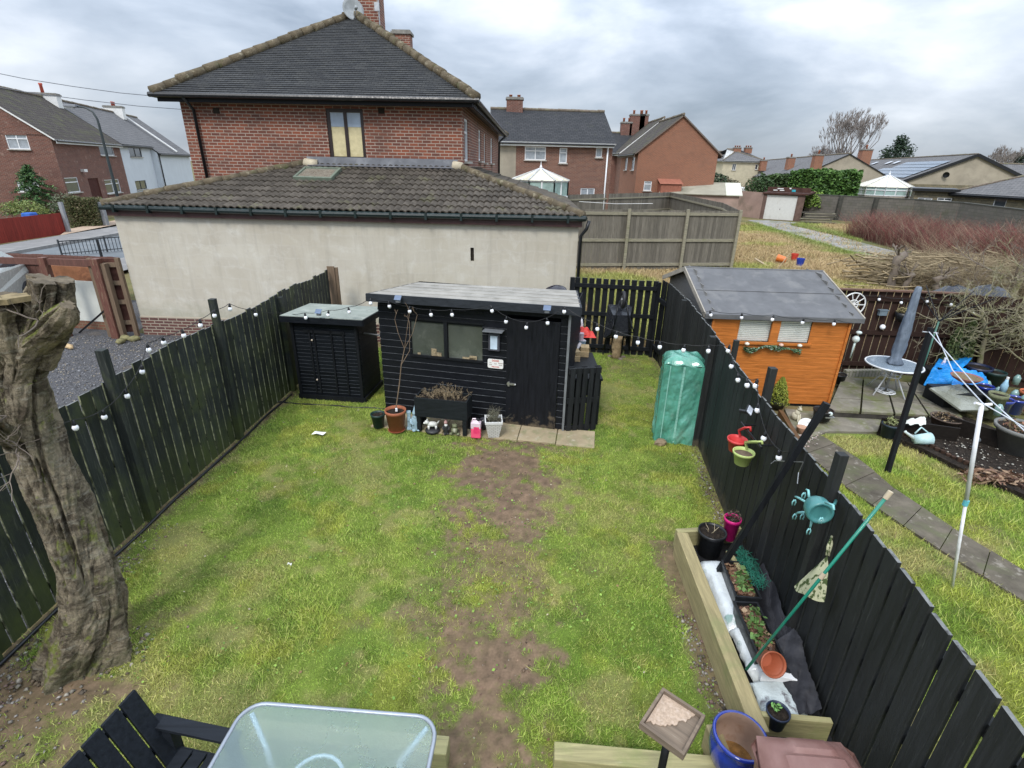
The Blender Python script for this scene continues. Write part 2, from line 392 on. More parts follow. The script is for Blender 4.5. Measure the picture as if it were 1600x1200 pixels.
CONC=MAT('concrete_slab',(.21,.19,.15),rough=.9,var=.25,scale=4,c2=(.15,.16,.07),amt=.45,s2=2.2,c3=(.31,.29,.24),amt3=.35,s3=8,isl=.25,bmp=.5,bs=30,bd=.006)
CONCD=MAT('path_concrete',(.125,.108,.082),rough=.9,var=.3,scale=5,c2=(.12,.12,.07),amt=.42,s2=3,c3=(.33,.30,.25),amt3=.34,s3=8,isl=.35,bmp=.5,bs=30,bd=.006)
SOIL=MAT('dark_soil',(.022,.017,.013),rough=.95,var=.5,scale=14,c2=(.05,.038,.028),amt=.4,s2=25,bmp=1,bs=40,bd=.03)
TERRA=MAT('terracotta',(.32,.105,.05),rough=.7,var=.15,scale=5,c2=(.40,.22,.15),amt=.3,s2=6,bmp=.15)
GLAZEB=MAT('blue_glaze',(.012,.03,.25),rough=.15,var=.3,scale=5,bmp=.05,coat=.8)
BRICKR=BRICK('red_brick',(.27,.082,.044),(.13,.048,.036),(.40,.33,.27),stain=(.085,.048,.038),amt=.42)
BRICKD=BRICK('brown_brick',(.20,.072,.048),(.13,.05,.036),(.24,.18,.15),stain=(.10,.05,.04),white=(.42,.30,.24))
BRICKC=BRICK('conservatory_brick',(.21,.085,.052),(.135,.058,.04),(.29,.22,.18),stain=(.12,.06,.045),white=(.30,.2,.15))
BRICKO=BRICK('orange_brick',(.30,.115,.062),(.24,.095,.055),(.30,.20,.14),stain=(.20,.10,.065),var=.15)
BRICKL=BRICK('plinth_brick',(.145,.06,.048),(.10,.05,.045),(.36,.31,.24),stain=(.09,.06,.05),ms=.012)

# ------------------------------------------------------------------ ground, roads, lawns
def sheet(name,pts,z,m,th=.0,kind='structure',uvrot=0):
    mb=MB();P_=[(p[0],p[1],z) for p in pts]
    c=sum((P_[i][0]*P_[(i+1) % len(P_)][1]-P_[(i+1) % len(P_)][0]*P_[i][1]) for i in range(len(P_)))
    if c<0:P_=P_[::-1]
    mb.face(P_,[(p[0],p[1]) for p in P_])
    if th:
        for i in range(len(P_)):
            a,b=P_[i],P_[(i+1) % len(P_)];mb.face([(a[0],a[1],z-th),(b[0],b[1],z-th),b,a])
    o=mb.build(name,m)
    if kind:o['kind']=kind
    return o
def ll(z,*px):return [P(x,y,z) for x,y in px]
LFX=[(0.0,-4.42),(3.0,-4.36),(4.55,-4.34),(8.7,-4.17),(11.5,-4.06)]
RFX=[(0.3,2.12),(1.5,2.28),(2.4,2.41),(3.2,2.51),(4.1,2.59),(5.1,2.67),(7.15,2.93),(9.5,3.17),(11.6,3.27)]
lfx=lambda y:np.interp(y,[a for a,b in LFX],[b for a,b in LFX])
rfx=lambda y:np.interp(y,[a for a,b in RFX],[b for a,b in RFX])
ROUGH=MAT('rough_ground',(.13,.12,.05),rough=1,var=.35,scale=.6,c2=(.20,.155,.075),amt=.45,s2=.25,c3=(.085,.11,.035),amt3=.4,s3=.4,bmp=.8,bs=5,bd=.08)
sheet('ground',[(-900,-400),(900,-400),(900,1500),(-900,1500)],0.0,ROUGH)
def lawnmask(x,y):      # mud, straw, gravel in 0..1
    mx=np.interp(y,[1.8,2.6,3.6,5.0,6.0,7.0,7.6],[-.12,-.08,-.05,-.02,-.05,-.16,-.25])
    mw=np.interp(y,[1.8,2.6,3.6,5.0,6.4,7.2,8.0],[.34,.42,.48,.60,.72,.85,.6])
    n=fbm(x,y,2.4,1);n2=fbm(x,y,7,5)
    mud=ss(1.45,.10,np.abs(x-mx)/mw+(n-.5)*2.2+(n2-.5)*1.8+(fbm(x,y,16,7)-.5)*1.6)*(.92-.22*np.exp(-((y-4.3)/.6)**2))
    mud=np.maximum(mud,ss(.62,.78,fbm(x,y,1.1,9)+.12*n2)*ss(5.2,3.5,y)*ss(1.9,.9,np.abs(x-mx))*.7)
    tr=np.hypot((x+3.95)*1.0,(y-2.6)*.9);mud=np.maximum(mud,ss(1.05,.35,tr+(n-.5)*1.6+(n2-.5))*.85)
    mud=np.maximum(mud,ss(.30,.06,x-lfx(y)+(n2-.5)*.2)*.8)
    mud=np.maximum(mud,ss(.24,.06,1.80-x+(n2-.5)*.2)*(y<4.9)*(x<2.0)*.8)
    mud=np.maximum(mud,ss(.24,.05,rfx(y)-x+(n2-.5)*.2)*.6)
    mud=np.maximum(mud,ss(.5,.1,np.hypot(x-2.5,y-10.6)/2.2+(n2-.5)*.5)*.4)
    s=ss(.56,.80,fbm(x,y,1.7,21)+.7*(fbm(x,y,6,33)-.5))*.7
    for cx,cy,r in ((-3.5,4.6,.55),(-2.6,4.15,.45),(-2.2,6.3,.6),(-3.1,3.0,.6),(-2.2,2.7,.6),(.9,2.9,.35),(.4,5.6,.8),(1.9,9.4,.8),(1.2,5.4,.5)):
        s=np.maximum(s,ss(1.2,.3,np.hypot(x-cx,y-cy)/r+(n-.5)*1.6+(n2-.5)*1.6)*.62)
    return mud,s
def grasscol(x,y,s,r):
    g1=np.array([.18,.315,.035]);g2=np.array([.37,.45,.085]);st=np.array([.56,.49,.20]);br=np.array([.26,.19,.09])
    k=fbm(x,y,.9,41)[:,None];k2=fbm(x,y,6,45)[:,None];k3=ss(.52,.70,fbm(x,y,2.3,47))[:,None];k4=ss(.55,.72,fbm(x,y,3.1,49))[:,None];c=g1*(1-k)+g2*k;c=c*(1-.55*k3)+np.array([.42,.43,.07])*.55*k3;c=c*(1-.4*k4)+np.array([.11,.21,.03])*.4*k4;c=c*(.70+.62*k2)
    rr=r[:,None];c=c*(.50+1.0*rr);w=np.clip(s[:,None]*.72+(rr>.86)*.5,0,1)
    w2=np.where((r*7.77 % 1)[:,None]>.75,1.,0.);c=c*(1-w)+(st*(1-w2)+br*w2)*w*(.75+.4*rr)
    return c
GT=TINT('grass_blades',rough=.65,k=.1,spec=.25);GT2=TINT('turf_surface',rough=1,k=.45,sc=45)
def blades(name,x,y,h,w,col,z=0.0,lean=.7,mat=GT,label='x',cat='grass',kind='stuff'):
    n=len(x);a=rng.random(n)*6.283;la=rng.random(n)*6.283;ln=h*lean*rng.random(n)*1.2
    V=np.empty((n,3,3));dx=np.cos(a)*w/2;dy=np.sin(a)*w/2
    V[:,0]=np.stack([x-dx,y-dy,np.full(n,z)],1);V[:,1]=np.stack([x+dx,y+dy,np.full(n,z)],1)
    V[:,2]=np.stack([x+np.cos(la)*ln,y+np.sin(la)*ln,z+h],1)
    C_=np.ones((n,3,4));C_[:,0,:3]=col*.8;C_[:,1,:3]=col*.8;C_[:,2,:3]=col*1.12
    o=npmesh(name,V.reshape(-1,3),np.arange(n*3).reshape(-1,3),mat,col=C_.reshape(-1,4))
    return setp(o,label,cat,kind=kind)
def turf(name,X,Y_,z,maskf,soil=(.185,.118,.082)):
    ny,nx=X.shape;x=X.ravel();y=Y_.ravel();mud,s=maskf(x,y)
    n=fbm(x,y,9,3);zz=z+.016*(n-.5)*2*(.4+mud)-.022*mud*np.abs(fbm(x,y,6,13)-.5)*2+.02*(fbm(x,y,1.2,8)-.5)
    g=grasscol(x,y,s,np.full(len(x),.42))*.50;so_=np.array(soil)*(.35+1.15*fbm(x,y,15,6,5)[:,None])
    c=g*(1-mud[:,None])+so_*mud[:,None];col=np.ones((len(x),4));col[:,:3]=c
    idx=np.arange(nx*ny).reshape(ny,nx);F=np.stack([idx[:-1,:-1],idx[:-1,1:],idx[1:,1:],idx[1:,:-1]],-1).reshape(-1,4)
    o=npmesh(name,np.stack([x,y,zz],1),F,GT2,col=col,smooth=True);o['kind']='structure';return o
ys=np.linspace(.6,11.55,420);us=np.linspace(0,1,300);YY,UU=np.meshgrid(ys,us,indexing='ij')
XX=lfx(YY)*(1-UU)+rfx(YY)*UU
turf('lawn',XX,YY,.02,lawnmask)
SA,SB=P(604,641,0),P(880,675,0);SF=frame((SA.x,SA.y,0),(SB.x-SA.x,SB.y-SA.y));SL=math.hypot(SB.x-SA.x,SB.y-SA.y)
PA,PB=P(579,669.5,0),P(929,703,0);PF=frame((PA.x,PA.y,0),(PB.x-PA.x,PB.y-PA.y));PLn=math.hypot(PB.x-PA.x,PB.y-PA.y)
def inframe(F,x,y,x0,x1,y0,y1):
    i=F.inverted();u=i[0][0]*x+i[0][1]*y+i[0][3];v=i[1][0]*x+i[1][1]*y+i[1][3];return (u>x0) & (u<x1) & (v>y0) & (v<y1)
def inshed(x,y):return inframe(SF,x,y,0,SL,-.02,1.8) | inframe(PF,x,y,.01,PLn-.01,.01,.56)
n=850000;y=.9+rng.random(n)**1.25*10.5;x=lfx(y)+(rfx(y)-lfx(y))*rng.random(n)
mud,s=lawnmask(x,y)
keep=(rng.random(n)>mud*1.12) & ~((x>1.78) & (y<4.75)) & ~inshed(x,y)
x,y,s=x[keep],y[keep],s[keep];r=rng.random(len(x));cl=fbm(x,y,3.5,77)
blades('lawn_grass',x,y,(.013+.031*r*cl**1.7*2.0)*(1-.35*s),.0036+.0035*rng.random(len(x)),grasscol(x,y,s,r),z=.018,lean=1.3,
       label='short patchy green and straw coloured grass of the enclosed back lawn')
# the neighbour's lawn to the right
def mask2(x,y):s=ss(.48,.7,fbm(x,y,1.5,51));return ss(.66,.8,fbm(x,y,2.6,55))*.5,s*.9
ys2=np.linspace(-.5,8.1,90);YY,UU=np.meshgrid(ys2,np.linspace(0,1,80),indexing='ij')
XX=(rfx(YY)+.04)*(1-UU)+9.0*UU
turf('neighbour_lawn',XX,YY,.012,mask2)
n=190000;y=.4+rng.random(n)*7.2;x=(rfx(y)+.05)*1+(8.6-rfx(y))*rng.random(n)
PATHL=ll(0,(1243,690),(1253,705),(1320,764),(1440,846),(1610,952));PATHR=ll(0,(1275,676),(1300,690),(1352,722),(1402,766),(1500,832),(1612,900))
PATHR=[a.lerp(b,.10) for a,b in zip(PATHR,(PATHL[0],PATHL[1],PATHL[2],PATHL[2],PATHL[3],PATHL[4]))]
pl=lambda y:np.interp(-y,[-p.y for p in PATHL],[p.x for p in PATHL]);pr=lambda y:np.interp(-y,[-p.y for p in PATHR],[p.x for p in PATHR])
BEDL=ll(0,(1376,672),(1440,702),(1500,732),(1600,775),(1700,815));bedx=lambda y:np.interp(-y,[-p.y for p in BEDL],[p.x for p in BEDL])
jag=.11*(fbm(x,y,6,60)-.5)*2
keep=~((x>pl(y)+jag) & (x<pr(y)+jag)) & ~((x>bedx(y)-.02) & (y<BEDL[0].y)) & (y<6.95+.70*(x>4.95)) & (x<8)
x,y=x[keep],y[keep];mud,s=mask2(x,y);k2=rng.random(len(x))>mud;x,y,s=x[k2],y[k2],s[k2];r=rng.random(len(x))
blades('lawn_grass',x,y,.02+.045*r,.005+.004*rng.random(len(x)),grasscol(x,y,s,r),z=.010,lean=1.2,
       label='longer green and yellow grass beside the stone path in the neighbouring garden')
# path, patio
def slabs(name,L,Rr,z,m,n,gap=.012,th=.03,label=None,cat=None):
    mb=MB()
    for i in range(n):
        t0,t1=i/n+gap*.12,(i+1)/n-gap*.12
        a,b,c,d=[L(t0),Rr(t0),Rr(t1),L(t1)];dz=random.uniform(-.004,.006)
        q=[(p[0],p[1],z+dz) for p in (a,b,c,d)];lo=[(p[0],p[1],z-th) for p in (a,b,c,d)]
        mb.face(q);[mb.face([lo[k],lo[(k+1) % 4],q[(k+1) % 4],q[k]]) for k in range(4)]
    o=mb.build(name,m,bevel=.006);o['kind']='structure';return o
def interp(pts):
    d=[0]
    for i in range(1,len(pts)):d.append(d[-1]+(pts[i]-pts[i-1]).length)
    return lambda t:Vector([np.interp(t*d[-1],d,[p[k] for p in pts]) for k in range(3)])
slabs('stone_path',interp(PATHL),interp([PATHR[0]]+PATHR[1:]),.045,CONCD,8)
LOWP=ll(0,(1225,642),(1262,646),(1300,650),(1392,662),(1390,679),(1292,678),(1248,694))
sheet('lower_patio',LOWP,.05,CONC,th=.05)
UPP=ll(.17,(1292,641),(1318,588),(1426,590),(1462,612),(1506,652))
mb=MB()
A,B,C_,D_=P(1292,641,.17),P(1506,652,.17),P(1452,600,.17),P(1316,588,.17)
nu,nv=4,3
for i in range(nu):
    for j in range(nv):
        def q(u,v):return (A*(1-u)+B*u)*(1-v)+(D_*(1-u)+C_*u)*v
        e_=.008;a=[q(i/nu+e_,j/nv+e_),q((i+1)/nu-e_,j/nv+e_),q((i+1)/nu-e_,(j+1)/nv-e_),q(i/nu+e_,(j+1)/nv-e_)]
        mb.face(a);mb.face([p-Vector((0,0,.04)) for p in a][::-1])
        for k in range(4):mb.face([a[k]-Vector((0,0,.04)),a[(k+1) % 4]-Vector((0,0,.04)),a[(k+1) % 4],a[k]])
mb.build('upper_patio',CONC)['kind']='structure'
mb=MB()
for (a,b) in ((A,B),(B,C_),(C_,D_),(D_,A)):mb.wall(a,b,0,.13)
mb.build('patio_edge',MAT('dark_damp_wall',(.05,.045,.038),rough=.95,var=.4,scale=6))['kind']='structure'
# gravel yard on the left with loose stones
YARD=[(-15.5,2.0),(-4.44,2.0),(-4.13,11.7),(-9.3,12.3),(-10.5,15.4),(-20,16.4),(-20,2)]
GRAV=MAT('dark_gravel',(.11,.108,.112),rough=.95,var=.5,scale=30,c2=(.16,.13,.10),amt=.35,s2=1.6,c3=(.03,.03,.03),amt3=.4,s3=40,bmp=1,bs=60,bd=.03)
sheet('gravel_yard',YARD,.004,GRAV)
def stones(name,x,y,s,z,label,cols,cat='gravel',kind='stuff'):
    n=len(x);V=np.empty((n,6,3));a=rng.random(n)*6.28;e2=.5+rng.random(n)*.7
    for k,(ux,uy,uz) in enumerate(((1,0,0),(-1,0,0),(0,1,0),(0,-1,0),(0,0,1),(0,0,-1))):
        q=s*(.7+.6*rng.random(n));px=ux*q;py=uy*q*e2
        V[:,k]=np.stack([x+px*np.cos(a)-py*np.sin(a),y+px*np.sin(a)+py*np.cos(a),z+s*.2+uz*q*.55],1)
    f=np.array([(0,2,4),(2,1,4),(1,3,4),(3,0,4),(2,0,5),(1,2,5),(3,1,5),(0,3,5)])
    F=(f[None]+(np.arange(n)*6)[:,None,None]).reshape(-1,3)
    cols=np.array(cols);c=cols[rng.integers(0,len(cols),n)]*(.6+.7*rng.random((n,1)))
    C=np.ones((n,6,4));C[:,:,:3]=c[:,None]
    return setp(npmesh(name,V.reshape(-1,3),F,TINT('loose_stone',rough=.9,k=.3,sc=60),col=C.reshape(-1,4)),label,cat,kind=kind)
n=26000;x=-4.5-rng.random(n)**1.2*6.5;y=4+rng.random(n)*8;k=fbm(x,y,.6,12)
stones('loose_gravel',x,y,.008+.018*rng.random(n)**2,.004,'dark slate gravel with straw bits between the mossy fence and the rendered wall',[(.13,.13,.14),(.19,.19,.20),(.08,.08,.085),(.30,.26,.20),(.27,.27,.28)])
n=420;x=-4.2+rng.random(n)*.30;y=2.0+rng.random(n)*3.0
x2=1.70+rng.normal(0,.05,230);y2=2.5+rng.random(230)*1.3
x3=rfx(np.linspace(5,7,200))-.08+rng.normal(0,.04,200);y3=np.linspace(5,7,200)
x4=-3.9+rng.normal(0,.4,260);y4=2.6+rng.normal(0,.4,260)
x=np.concatenate([x,x2,x3,x4]);y=np.concatenate([y,y2,y3,y4]);m4=x>lfx(y)+.04;x,y=x[m4],y[m4]
stones('loose_gravel',x,y,.007+.016*rng.random(len(x)),.02,'small grey and white pebbles along the foot of the fence and raised bed',[(.22,.20,.17),(.32,.29,.26),(.18,.12,.10),(.11,.09,.07)])
# the rough field beyond the fence, with its track
TR=ll(0,(1168,344),(1185,350),(1225,362),(1290,382),(1350,400),(1420,415),(1500,424));TR2=ll(0,(1500,404),(1430,400),(1375,387),(1320,372),(1270,360),(1235,352),(1245,348),(1200,344))
FGR=MAT('worn_tarmac_track',(.25,.245,.235),rough=.95,var=.25,scale=.8,c2=(.13,.14,.06),amt=.42,s2=.5,c3=(.27,.25,.22),amt3=.4,s3=1.2,bmp=.5,bs=9,bd=.03)
sheet('track',TR+TR2,.008,FGR)
def fieldcol(x,y,r):
    d=fbm(x,y,.22,90)+.25*(fbm(x,y,.9,91)-.5);strip=ss(.8,.2,np.abs(d-.62)*9)
    straw=np.array([.62,.50,.25]);tan=np.array([.44,.31,.17]);g=np.array([.24,.30,.075]);yg=np.array([.44,.43,.13])
    k=ss(.36,.50,d)[:,None];rr=r[:,None];c=(g*(1-rr)+yg*rr)*(1-k)+(straw*(1-rr)+tan*rr)*k
    return c*(.75+.4*((r*13.3) % 1))[:,None]
n=300000;y=11.8+rng.random(n)**1.5*34;x=1.5+rng.random(n)*(np.clip(1.25-.02*y,.6,1)*y)
tx=lambda P_,y:np.interp(y,[p.y for p in P_],[p.x for p in P_])
TRs=sorted(TR,key=lambda p:p.y);TR2s=sorted(TR2,key=lambda p:p.y)
on=(x>np.minimum(tx(TRs,y),tx(TR2s,y))+.2*(fbm(x,y,1.5,3)-.5)) & (x<np.maximum(tx(TRs,y),tx(TR2s,y))) & (y>20) & (y<49)
k=(~on | (rng.random(n)<.10));x,y=x[k],y[k];r=rng.random(len(x));hh=.05+.16*r*fbm(x,y,.7,66)*1.8
col=fieldcol(x,y,r);edge=ss(2.2,.2,tx(TRs,y)-x)*((x<tx(TRs,y)) & (y>20));edge=np.maximum(edge,ss(3.,.3,x-tx(TR2s,y))*((x>tx(TR2s,y)) & (y>22)))
gg=np.array([.16,.24,.045])*(.7+.6*r[:,None]);col=col*(1-edge[:,None]*.8)+gg*edge[:,None]*.8
blades('field_grass',x,y,hh,.012+.0011*y*rng.random(len(x)),col,lean=1.5,label='rough straw coloured and green grass of the waste ground beyond the fences')
# road on the left
k0=P(0,388,.0);k1=P(190,356,.0);e0=P(0,401,0);e1=P(190,366.5,0)
def ext(a,b,t0,t1):return a+(b-a)*t0,a+(b-a)*t1
a0,a1=ext(k0,k1,-1.5,5);b0,b1=ext(e0,e1,-1.5,5);w=Vector((5.6,-.6,0))
PAVT=MAT('pavement_tarmac',(.20,.195,.19),rough=.9,var=.12,scale=2,c2=(.25,.24,.23),amt=.4,s2=1,bmp=.2,bs=40)
ROADM=MAT('road_tarmac',(.14,.155,.165),rough=.8,var=.12,scale=1,c2=(.19,.20,.205),amt=.4,s2=.6,bmp=.2,bs=40)
sheet('pavement',[a0,a1,b1,b0],.14,PAVT);sheet('road',[b0,b1,b1+w,b0+w],.012,ROADM)
mb=MB();mb.beam(b0+Vector((.07,0,.072)),b1+Vector((.07,0,.072)),.13,.145);mb.build('kerb',MAT('kerb_stone',(.26,.255,.245),var=.2,scale=3))['kind']='structure'
mb=MB();mb.beam(b0+w+Vector((.07,0,.072)),b1+w+Vector((.07,0,.072)),.13,.145);mb.build('kerb',MAT('kerb_stone',(.26,.255,.245)))['kind']='structure'
sheet('pavement',[b0+w,b1+w,b1+w+Vector((1.8,0,0)),b0+w+Vector((1.8,0,0))],.14,PAVT)
sheet('drive',ll(0,(95,372),(195,352),(195,345),(108,362)),.148,MAT('sandy_drive',(.40,.30,.22),var=.15))

# ------------------------------------------------------------------ building helpers
def W(px,py,fr):                          # the point of the wall plane y=0 of frame fr seen at px, py, as (u, z)
    inv=fr.inverted();o=inv@Vector((0,0,CH));d=(inv.to_3x3()@ray(px,py));t=-o.y/d.y
    q=o+d*t;return q.x,q.z+fr.translation.z
def cutwall(mb,fr,u0,u1,z0,z1,ops=(),rev=.09,m=None,offu=0,top=None):
    us=sorted({u0,u1,*[v for o in ops for v in o[:2]]});zs=sorted({z0,z1,*[v for o in ops for v in o[2:4]]})
    mb.push(fr)
    for i in range(len(us)-1):
        for j in range(len(zs)-1):
            cu,cz=(us[i]+us[i+1])/2,(zs[j]+zs[j+1])/2
            if any(o[0]<cu<o[1] and o[2]<cz<o[3] for o in ops):continue
            a,b,c,d=us[i],us[i+1],zs[j],zs[j+1]
            mb.face([(a,0,c),(b,0,c),(b,0,d),(a,0,d)],[(a+offu,c),(b+offu,c),(b+offu,d),(a+offu,d)],m)
    for o in ops:
        a,b,c,d=o[:4]
        mb.face([(a,0,c),(a,rev,c),(a,rev,d),(a,0,d)],[(0,c),(rev,c),(rev,d),(0,d)],m)
        mb.face([(b,rev,c),(b,0,c),(b,0,d),(b,rev,d)],[(0,c),(rev,c),(rev,d),(0,d)],m)
        mb.face([(a,0,d),(a,rev,d),(b,rev,d),(b,0,d)],[(a,0),(a,rev),(b,rev),(b,0)],m)
        mb.face([(a,rev,c),(a,0,c),(b,0,c),(b,rev,c)],[(a,0),(a,rev),(b,rev),(b,0)],m)
    mb.pop()
GL1=GLASS('window_glass');GLC=GLASS('window_glass_net',(.30,.33,.36),var=.3,scale=3);GLY=MAT('drawn_cream_blind',(.60,.52,.30),rough=.5,var=.12,scale=9,c2=(.5,.42,.22),amt=.4,coat=.7)
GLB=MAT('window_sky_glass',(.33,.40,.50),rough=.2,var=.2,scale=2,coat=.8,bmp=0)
SILL=MAT('stone_sill',(.42,.40,.36),rough=.9,var=.15)
def window(par,fr,o,fm,gm=None,rev=.09,fw=.055,sill=True):
    a,b,c,d=o[:4];st=o[4] if len(o)>4 else 'w1';gm=gm or (o[5] if len(o)>5 else GL1)
    mb=MB(fr);y=rev-.03
    def bar(x0,x1,z0_,z1_,t=.06):mb.box(((x0+x1)/2,y,(z0_+z1_)/2),(x1-x0,t,z1_-z0_))
    bar(a,b,c,c+fw);bar(a,b,d-fw,d);bar(a,a+fw,c+fw,d-fw);bar(b-fw,b,c+fw,d-fw)
    tr=c+(d-c)*.68
    if st in ('w2','w2t','w3'):
        k=3 if st=='w3' else 2
        for i in range(1,k):x=a+(b-a)*i/k;bar(x-fw*.5,x+fw*.5,c+fw,d-fw)
    if st in ('w2t','w1t','w3'):bar(a+fw,b-fw,tr-fw*.5,tr+fw*.5,.064)
    w=mb.build('window',fm,par,world=True)
    g=MB(fr);g.face([(a,y,c),(b,y,c),(b,y,d),(a,y,d)]);g.build('pane',gm,w,world=True)
    if sill:
        s_=MB(fr);s_.box(((a+b)/2,-.03,c-.03),(b-a+.12,.16,.058));s_.build('sill',SILL,w,world=True)
    return w
def slab(mb,pts,th=.07,m=None,ux=None,m2=None):
    P_=[Vector(p) for p in pts];n=(P_[1]-P_[0]).cross(P_[-1]-P_[0])
    if len(P_)>3 and n.length<1e-6:n=(P_[2]-P_[1]).cross(P_[3]-P_[1])
    n.normalize()
    if n.z<0:n=-n
    mb.plane(P_,m,ux=ux);lo=[p-n*th for p in P_];mb.face(lo[::-1],m=m2 if m2 is not None else m)
    for i in range(len(P_)):
        j=(i+1) % len(P_);mb.face([lo[i],lo[j],P_[j],P_[i]],m=m2 if m2 is not None else m)
def hiptiles(mb,a,b,r=.11,seg=.42,m=None,lift=.03,n=8):
    a,b=Vector(a),Vector(b);L=(b-a).length;k=max(1,int(L/seg));d=(b-a)/k
    for i in range(k):
        p=a+d*i+Vector((random.uniform(-.012,.012),random.uniform(-.012,.012),lift+random.uniform(-.012,.012)))
        q=p+d*1.04;mb.tube([p,q],[r*random.uniform(1.0,1.12),r*.92],n,m)
def chimney(par,c,w,d,z0,z1,bm,ang=0,pots=2,cap=True,pm=TERRA,potz=.35):
    mb=MB(Matrix.Translation((c[0],c[1],0))@Matrix.Rotation(ang,4,'Z'));h=z1-z0
    for (a,b) in (((-w/2,-d/2),(w/2,-d/2)),((w/2,-d/2),(w/2,d/2)),((w/2,d/2),(-w/2,d/2)),((-w/2,d/2),(-w/2,-d/2))):mb.wall(a,b,z0,z1-.12)
    ch=mb.build('chimney',bm,par,world=True)
    m2=MB(Matrix.Translation((c[0],c[1],0))@Matrix.Rotation(ang,4,'Z'))
    m2.box((0,0,z1-.08),(w+.12,d+.12,.10));m2.box((0,0,z1),(w+.02,d+.02,.06));m2.build('chimney_cap',MAT('chimney_mortar',(.22,.21,.19),var=.3),ch,world=True)
    for i in range(pots):
        m3=MB(Matrix.Translation((c[0],c[1],0))@Matrix.Rotation(ang,4,'Z'));x=(i-(pots-1)/2)*w/max(1,pots)
        m3.lathe([(.12,z1),(.105,z1+potz*.8),(.13,z1+potz*.85),(.13,z1+potz),(.09,z1+potz),(.09,z1+potz*.6)],(x,0,0),10);m3.build('chimney_pot',pm,ch,world=True,smooth=True)
    return ch
def house(name,label,o,xd,L,D_,ze,zr,wm,rm,ridge='x',hip=False,ops=None,over=.3,fm=PLASTIC_W,fas=None,z0=0,group=None,cat='house',gm=None,rth=.09,verge=.12,flats=None,soff=None,topcap=None,sill=True):
    t=thing(name,label,cat,(o[0],o[1],z0),0,group);ops=ops or {}
    F=frame((o[0],o[1],0),xd);Fm=F
    fr={'front':F,'right':F@Matrix.Translation((L,0,0))@Matrix.Rotation(R(90),4,'Z'),
          'back':F@Matrix.Translation((L,D_,0))@Matrix.Rotation(R(180),4,'Z'),'left':F@Matrix.Translation((0,D_,0))@Matrix.Rotation(R(-90),4,'Z')}
    ln={'front':L,'right':D_,'back':L,'left':D_};wms=wm if isinstance(wm,dict) else {};base=wms.get('front',wm) if isinstance(wm,dict) else wm
    for sd in ('front','right','back','left'):
        mb=MB();cutwall(mb,fr[sd],0,ln[sd],z0,ze,ops.get(sd,()))
        if not hip and ((ridge=='x' and sd in ('left','right')) or (ridge=='y' and sd in ('front','back'))):
            mb.push(fr[sd]);l_=ln[sd];mb.face([(0,0,ze),(l_,0,ze),(l_/2,0,zr-.05)],[(0,ze),(l_,ze),(l_/2,zr)]);mb.pop()
        mb.build('wall',wms.get(sd,base),t,world=True)
        for q in ops.get(sd,()):window(t,fr[sd],q,q[6] if len(q)>6 else fm,sill=sill)
    mb=MB(F);e=over;
    pitch=(zr-ze)/((D_ if ridge=='x' else L)/2);ed=ze-pitch*e+.02
    if hip:
        if ridge=='x':
            h=D_/2;A_,B_,C2,D2=(-e,-e,ed),(L+e,-e,ed),(L+e,D_+e,ed),(-e,D_+e,ed);R1,R2=(h,D_/2,zr),(L-h,D_/2,zr)
            fs=[(A_,B_,R2,R1),(B_,C2,R2),(C2,D2,R1,R2),(D2,A_,R1)]
        else:
            h=L/2;A_,B_,C2,D2=(-e,-e,ed),(L+e,-e,ed),(L+e,D_+e,ed),(-e,D_+e,ed);R1,R2=(L/2,h,zr),(L/2,D_-h,zr)
            fs=[(A_,B_,R1),(B_,C2,R2,R1),(C2,D2,R2),(D2,A_,R1,R2)]
        for f in fs:slab(mb,f,rth,0,m2=1)
        for a,b in ((A_,R1),(B_,R2 if ridge=='x' else R1),(C2,R2),(D2,R1 if ridge=='x' else R2),(R1,R2)):hiptiles(mb,a,b,.09,.5,2)
    elif ridge=='x':
        v=verge;slab(mb,[(-v,-e,ed),(L+v,-e,ed),(L+v,D_/2,zr),(-v,D_/2,zr)],rth,0,m2=1);slab(mb,[(L+v,D_+e,ed),(-v,D_+e,ed),(-v,D_/2,zr),(L+v,D_/2,zr)],rth,0,m2=1)
        hiptiles(mb,(-v,D_/2,zr),(L+v,D_/2,zr),.10,.45,2)
    else:
        v=verge;slab(mb,[(L+e,-v,ed),(L+e,D_+v,ed),(L/2,D_+v,zr),(L/2,-v,zr)],rth,0,m2=1);slab(mb,[(-e,D_+v,ed),(-e,-v,ed),(L/2,-v,zr),(L/2,D_+v,zr)],rth,0,m2=1)
        hiptiles(mb,(L/2,-v,zr),(L/2,D_+v,zr),.10,.45,2)
    fas=fas or WHITEP
    mb.build('roof',[rm,soff or fas,topcap or MAT('ridge_tile',(.16,.13,.10),var=.3,c2=(.2,.2,.12),amt=.4)],t,world=True)
    # eaves: fascia board and half-round gutter on the two eaves sides
    mb=MB(F)
    sides=[((0,-e),(L,-e)),((L,D_+e),(0,D_+e))] if ridge=='x' else [((L+e,0),(L+e,D_)),((-e,D_),(-e,0))]
    if hip:sides=[((-e,-e),(L+e,-e)),((L+e,-e),(L+e,D_+e)),((L+e,D_+e),(-e,D_+e)),((-e,D_+e),(-e,-e))]
    for a,b in sides:mb=MB(F);mb.beam((a[0],a[1],ed-.16),(b[0],b[1],ed-.16),.04,.16,up=(0,0,1));mb.build('fascia',fas,t,world=True)
    for a,b in sides:
        nx,ny=(b[1]-a[1]),-(b[0]-a[0]);l_=math.hypot(nx,ny);nx,ny=nx/l_*.07,ny/l_*.07
        mb=MB(F);mb.tube([(a[0]+nx,a[1]+ny,ed-.10),(b[0]+nx,b[1]+ny,ed-.10)],.055,8);mb.build('gutter',BLACKP,t,world=True)
    return t,F,fr
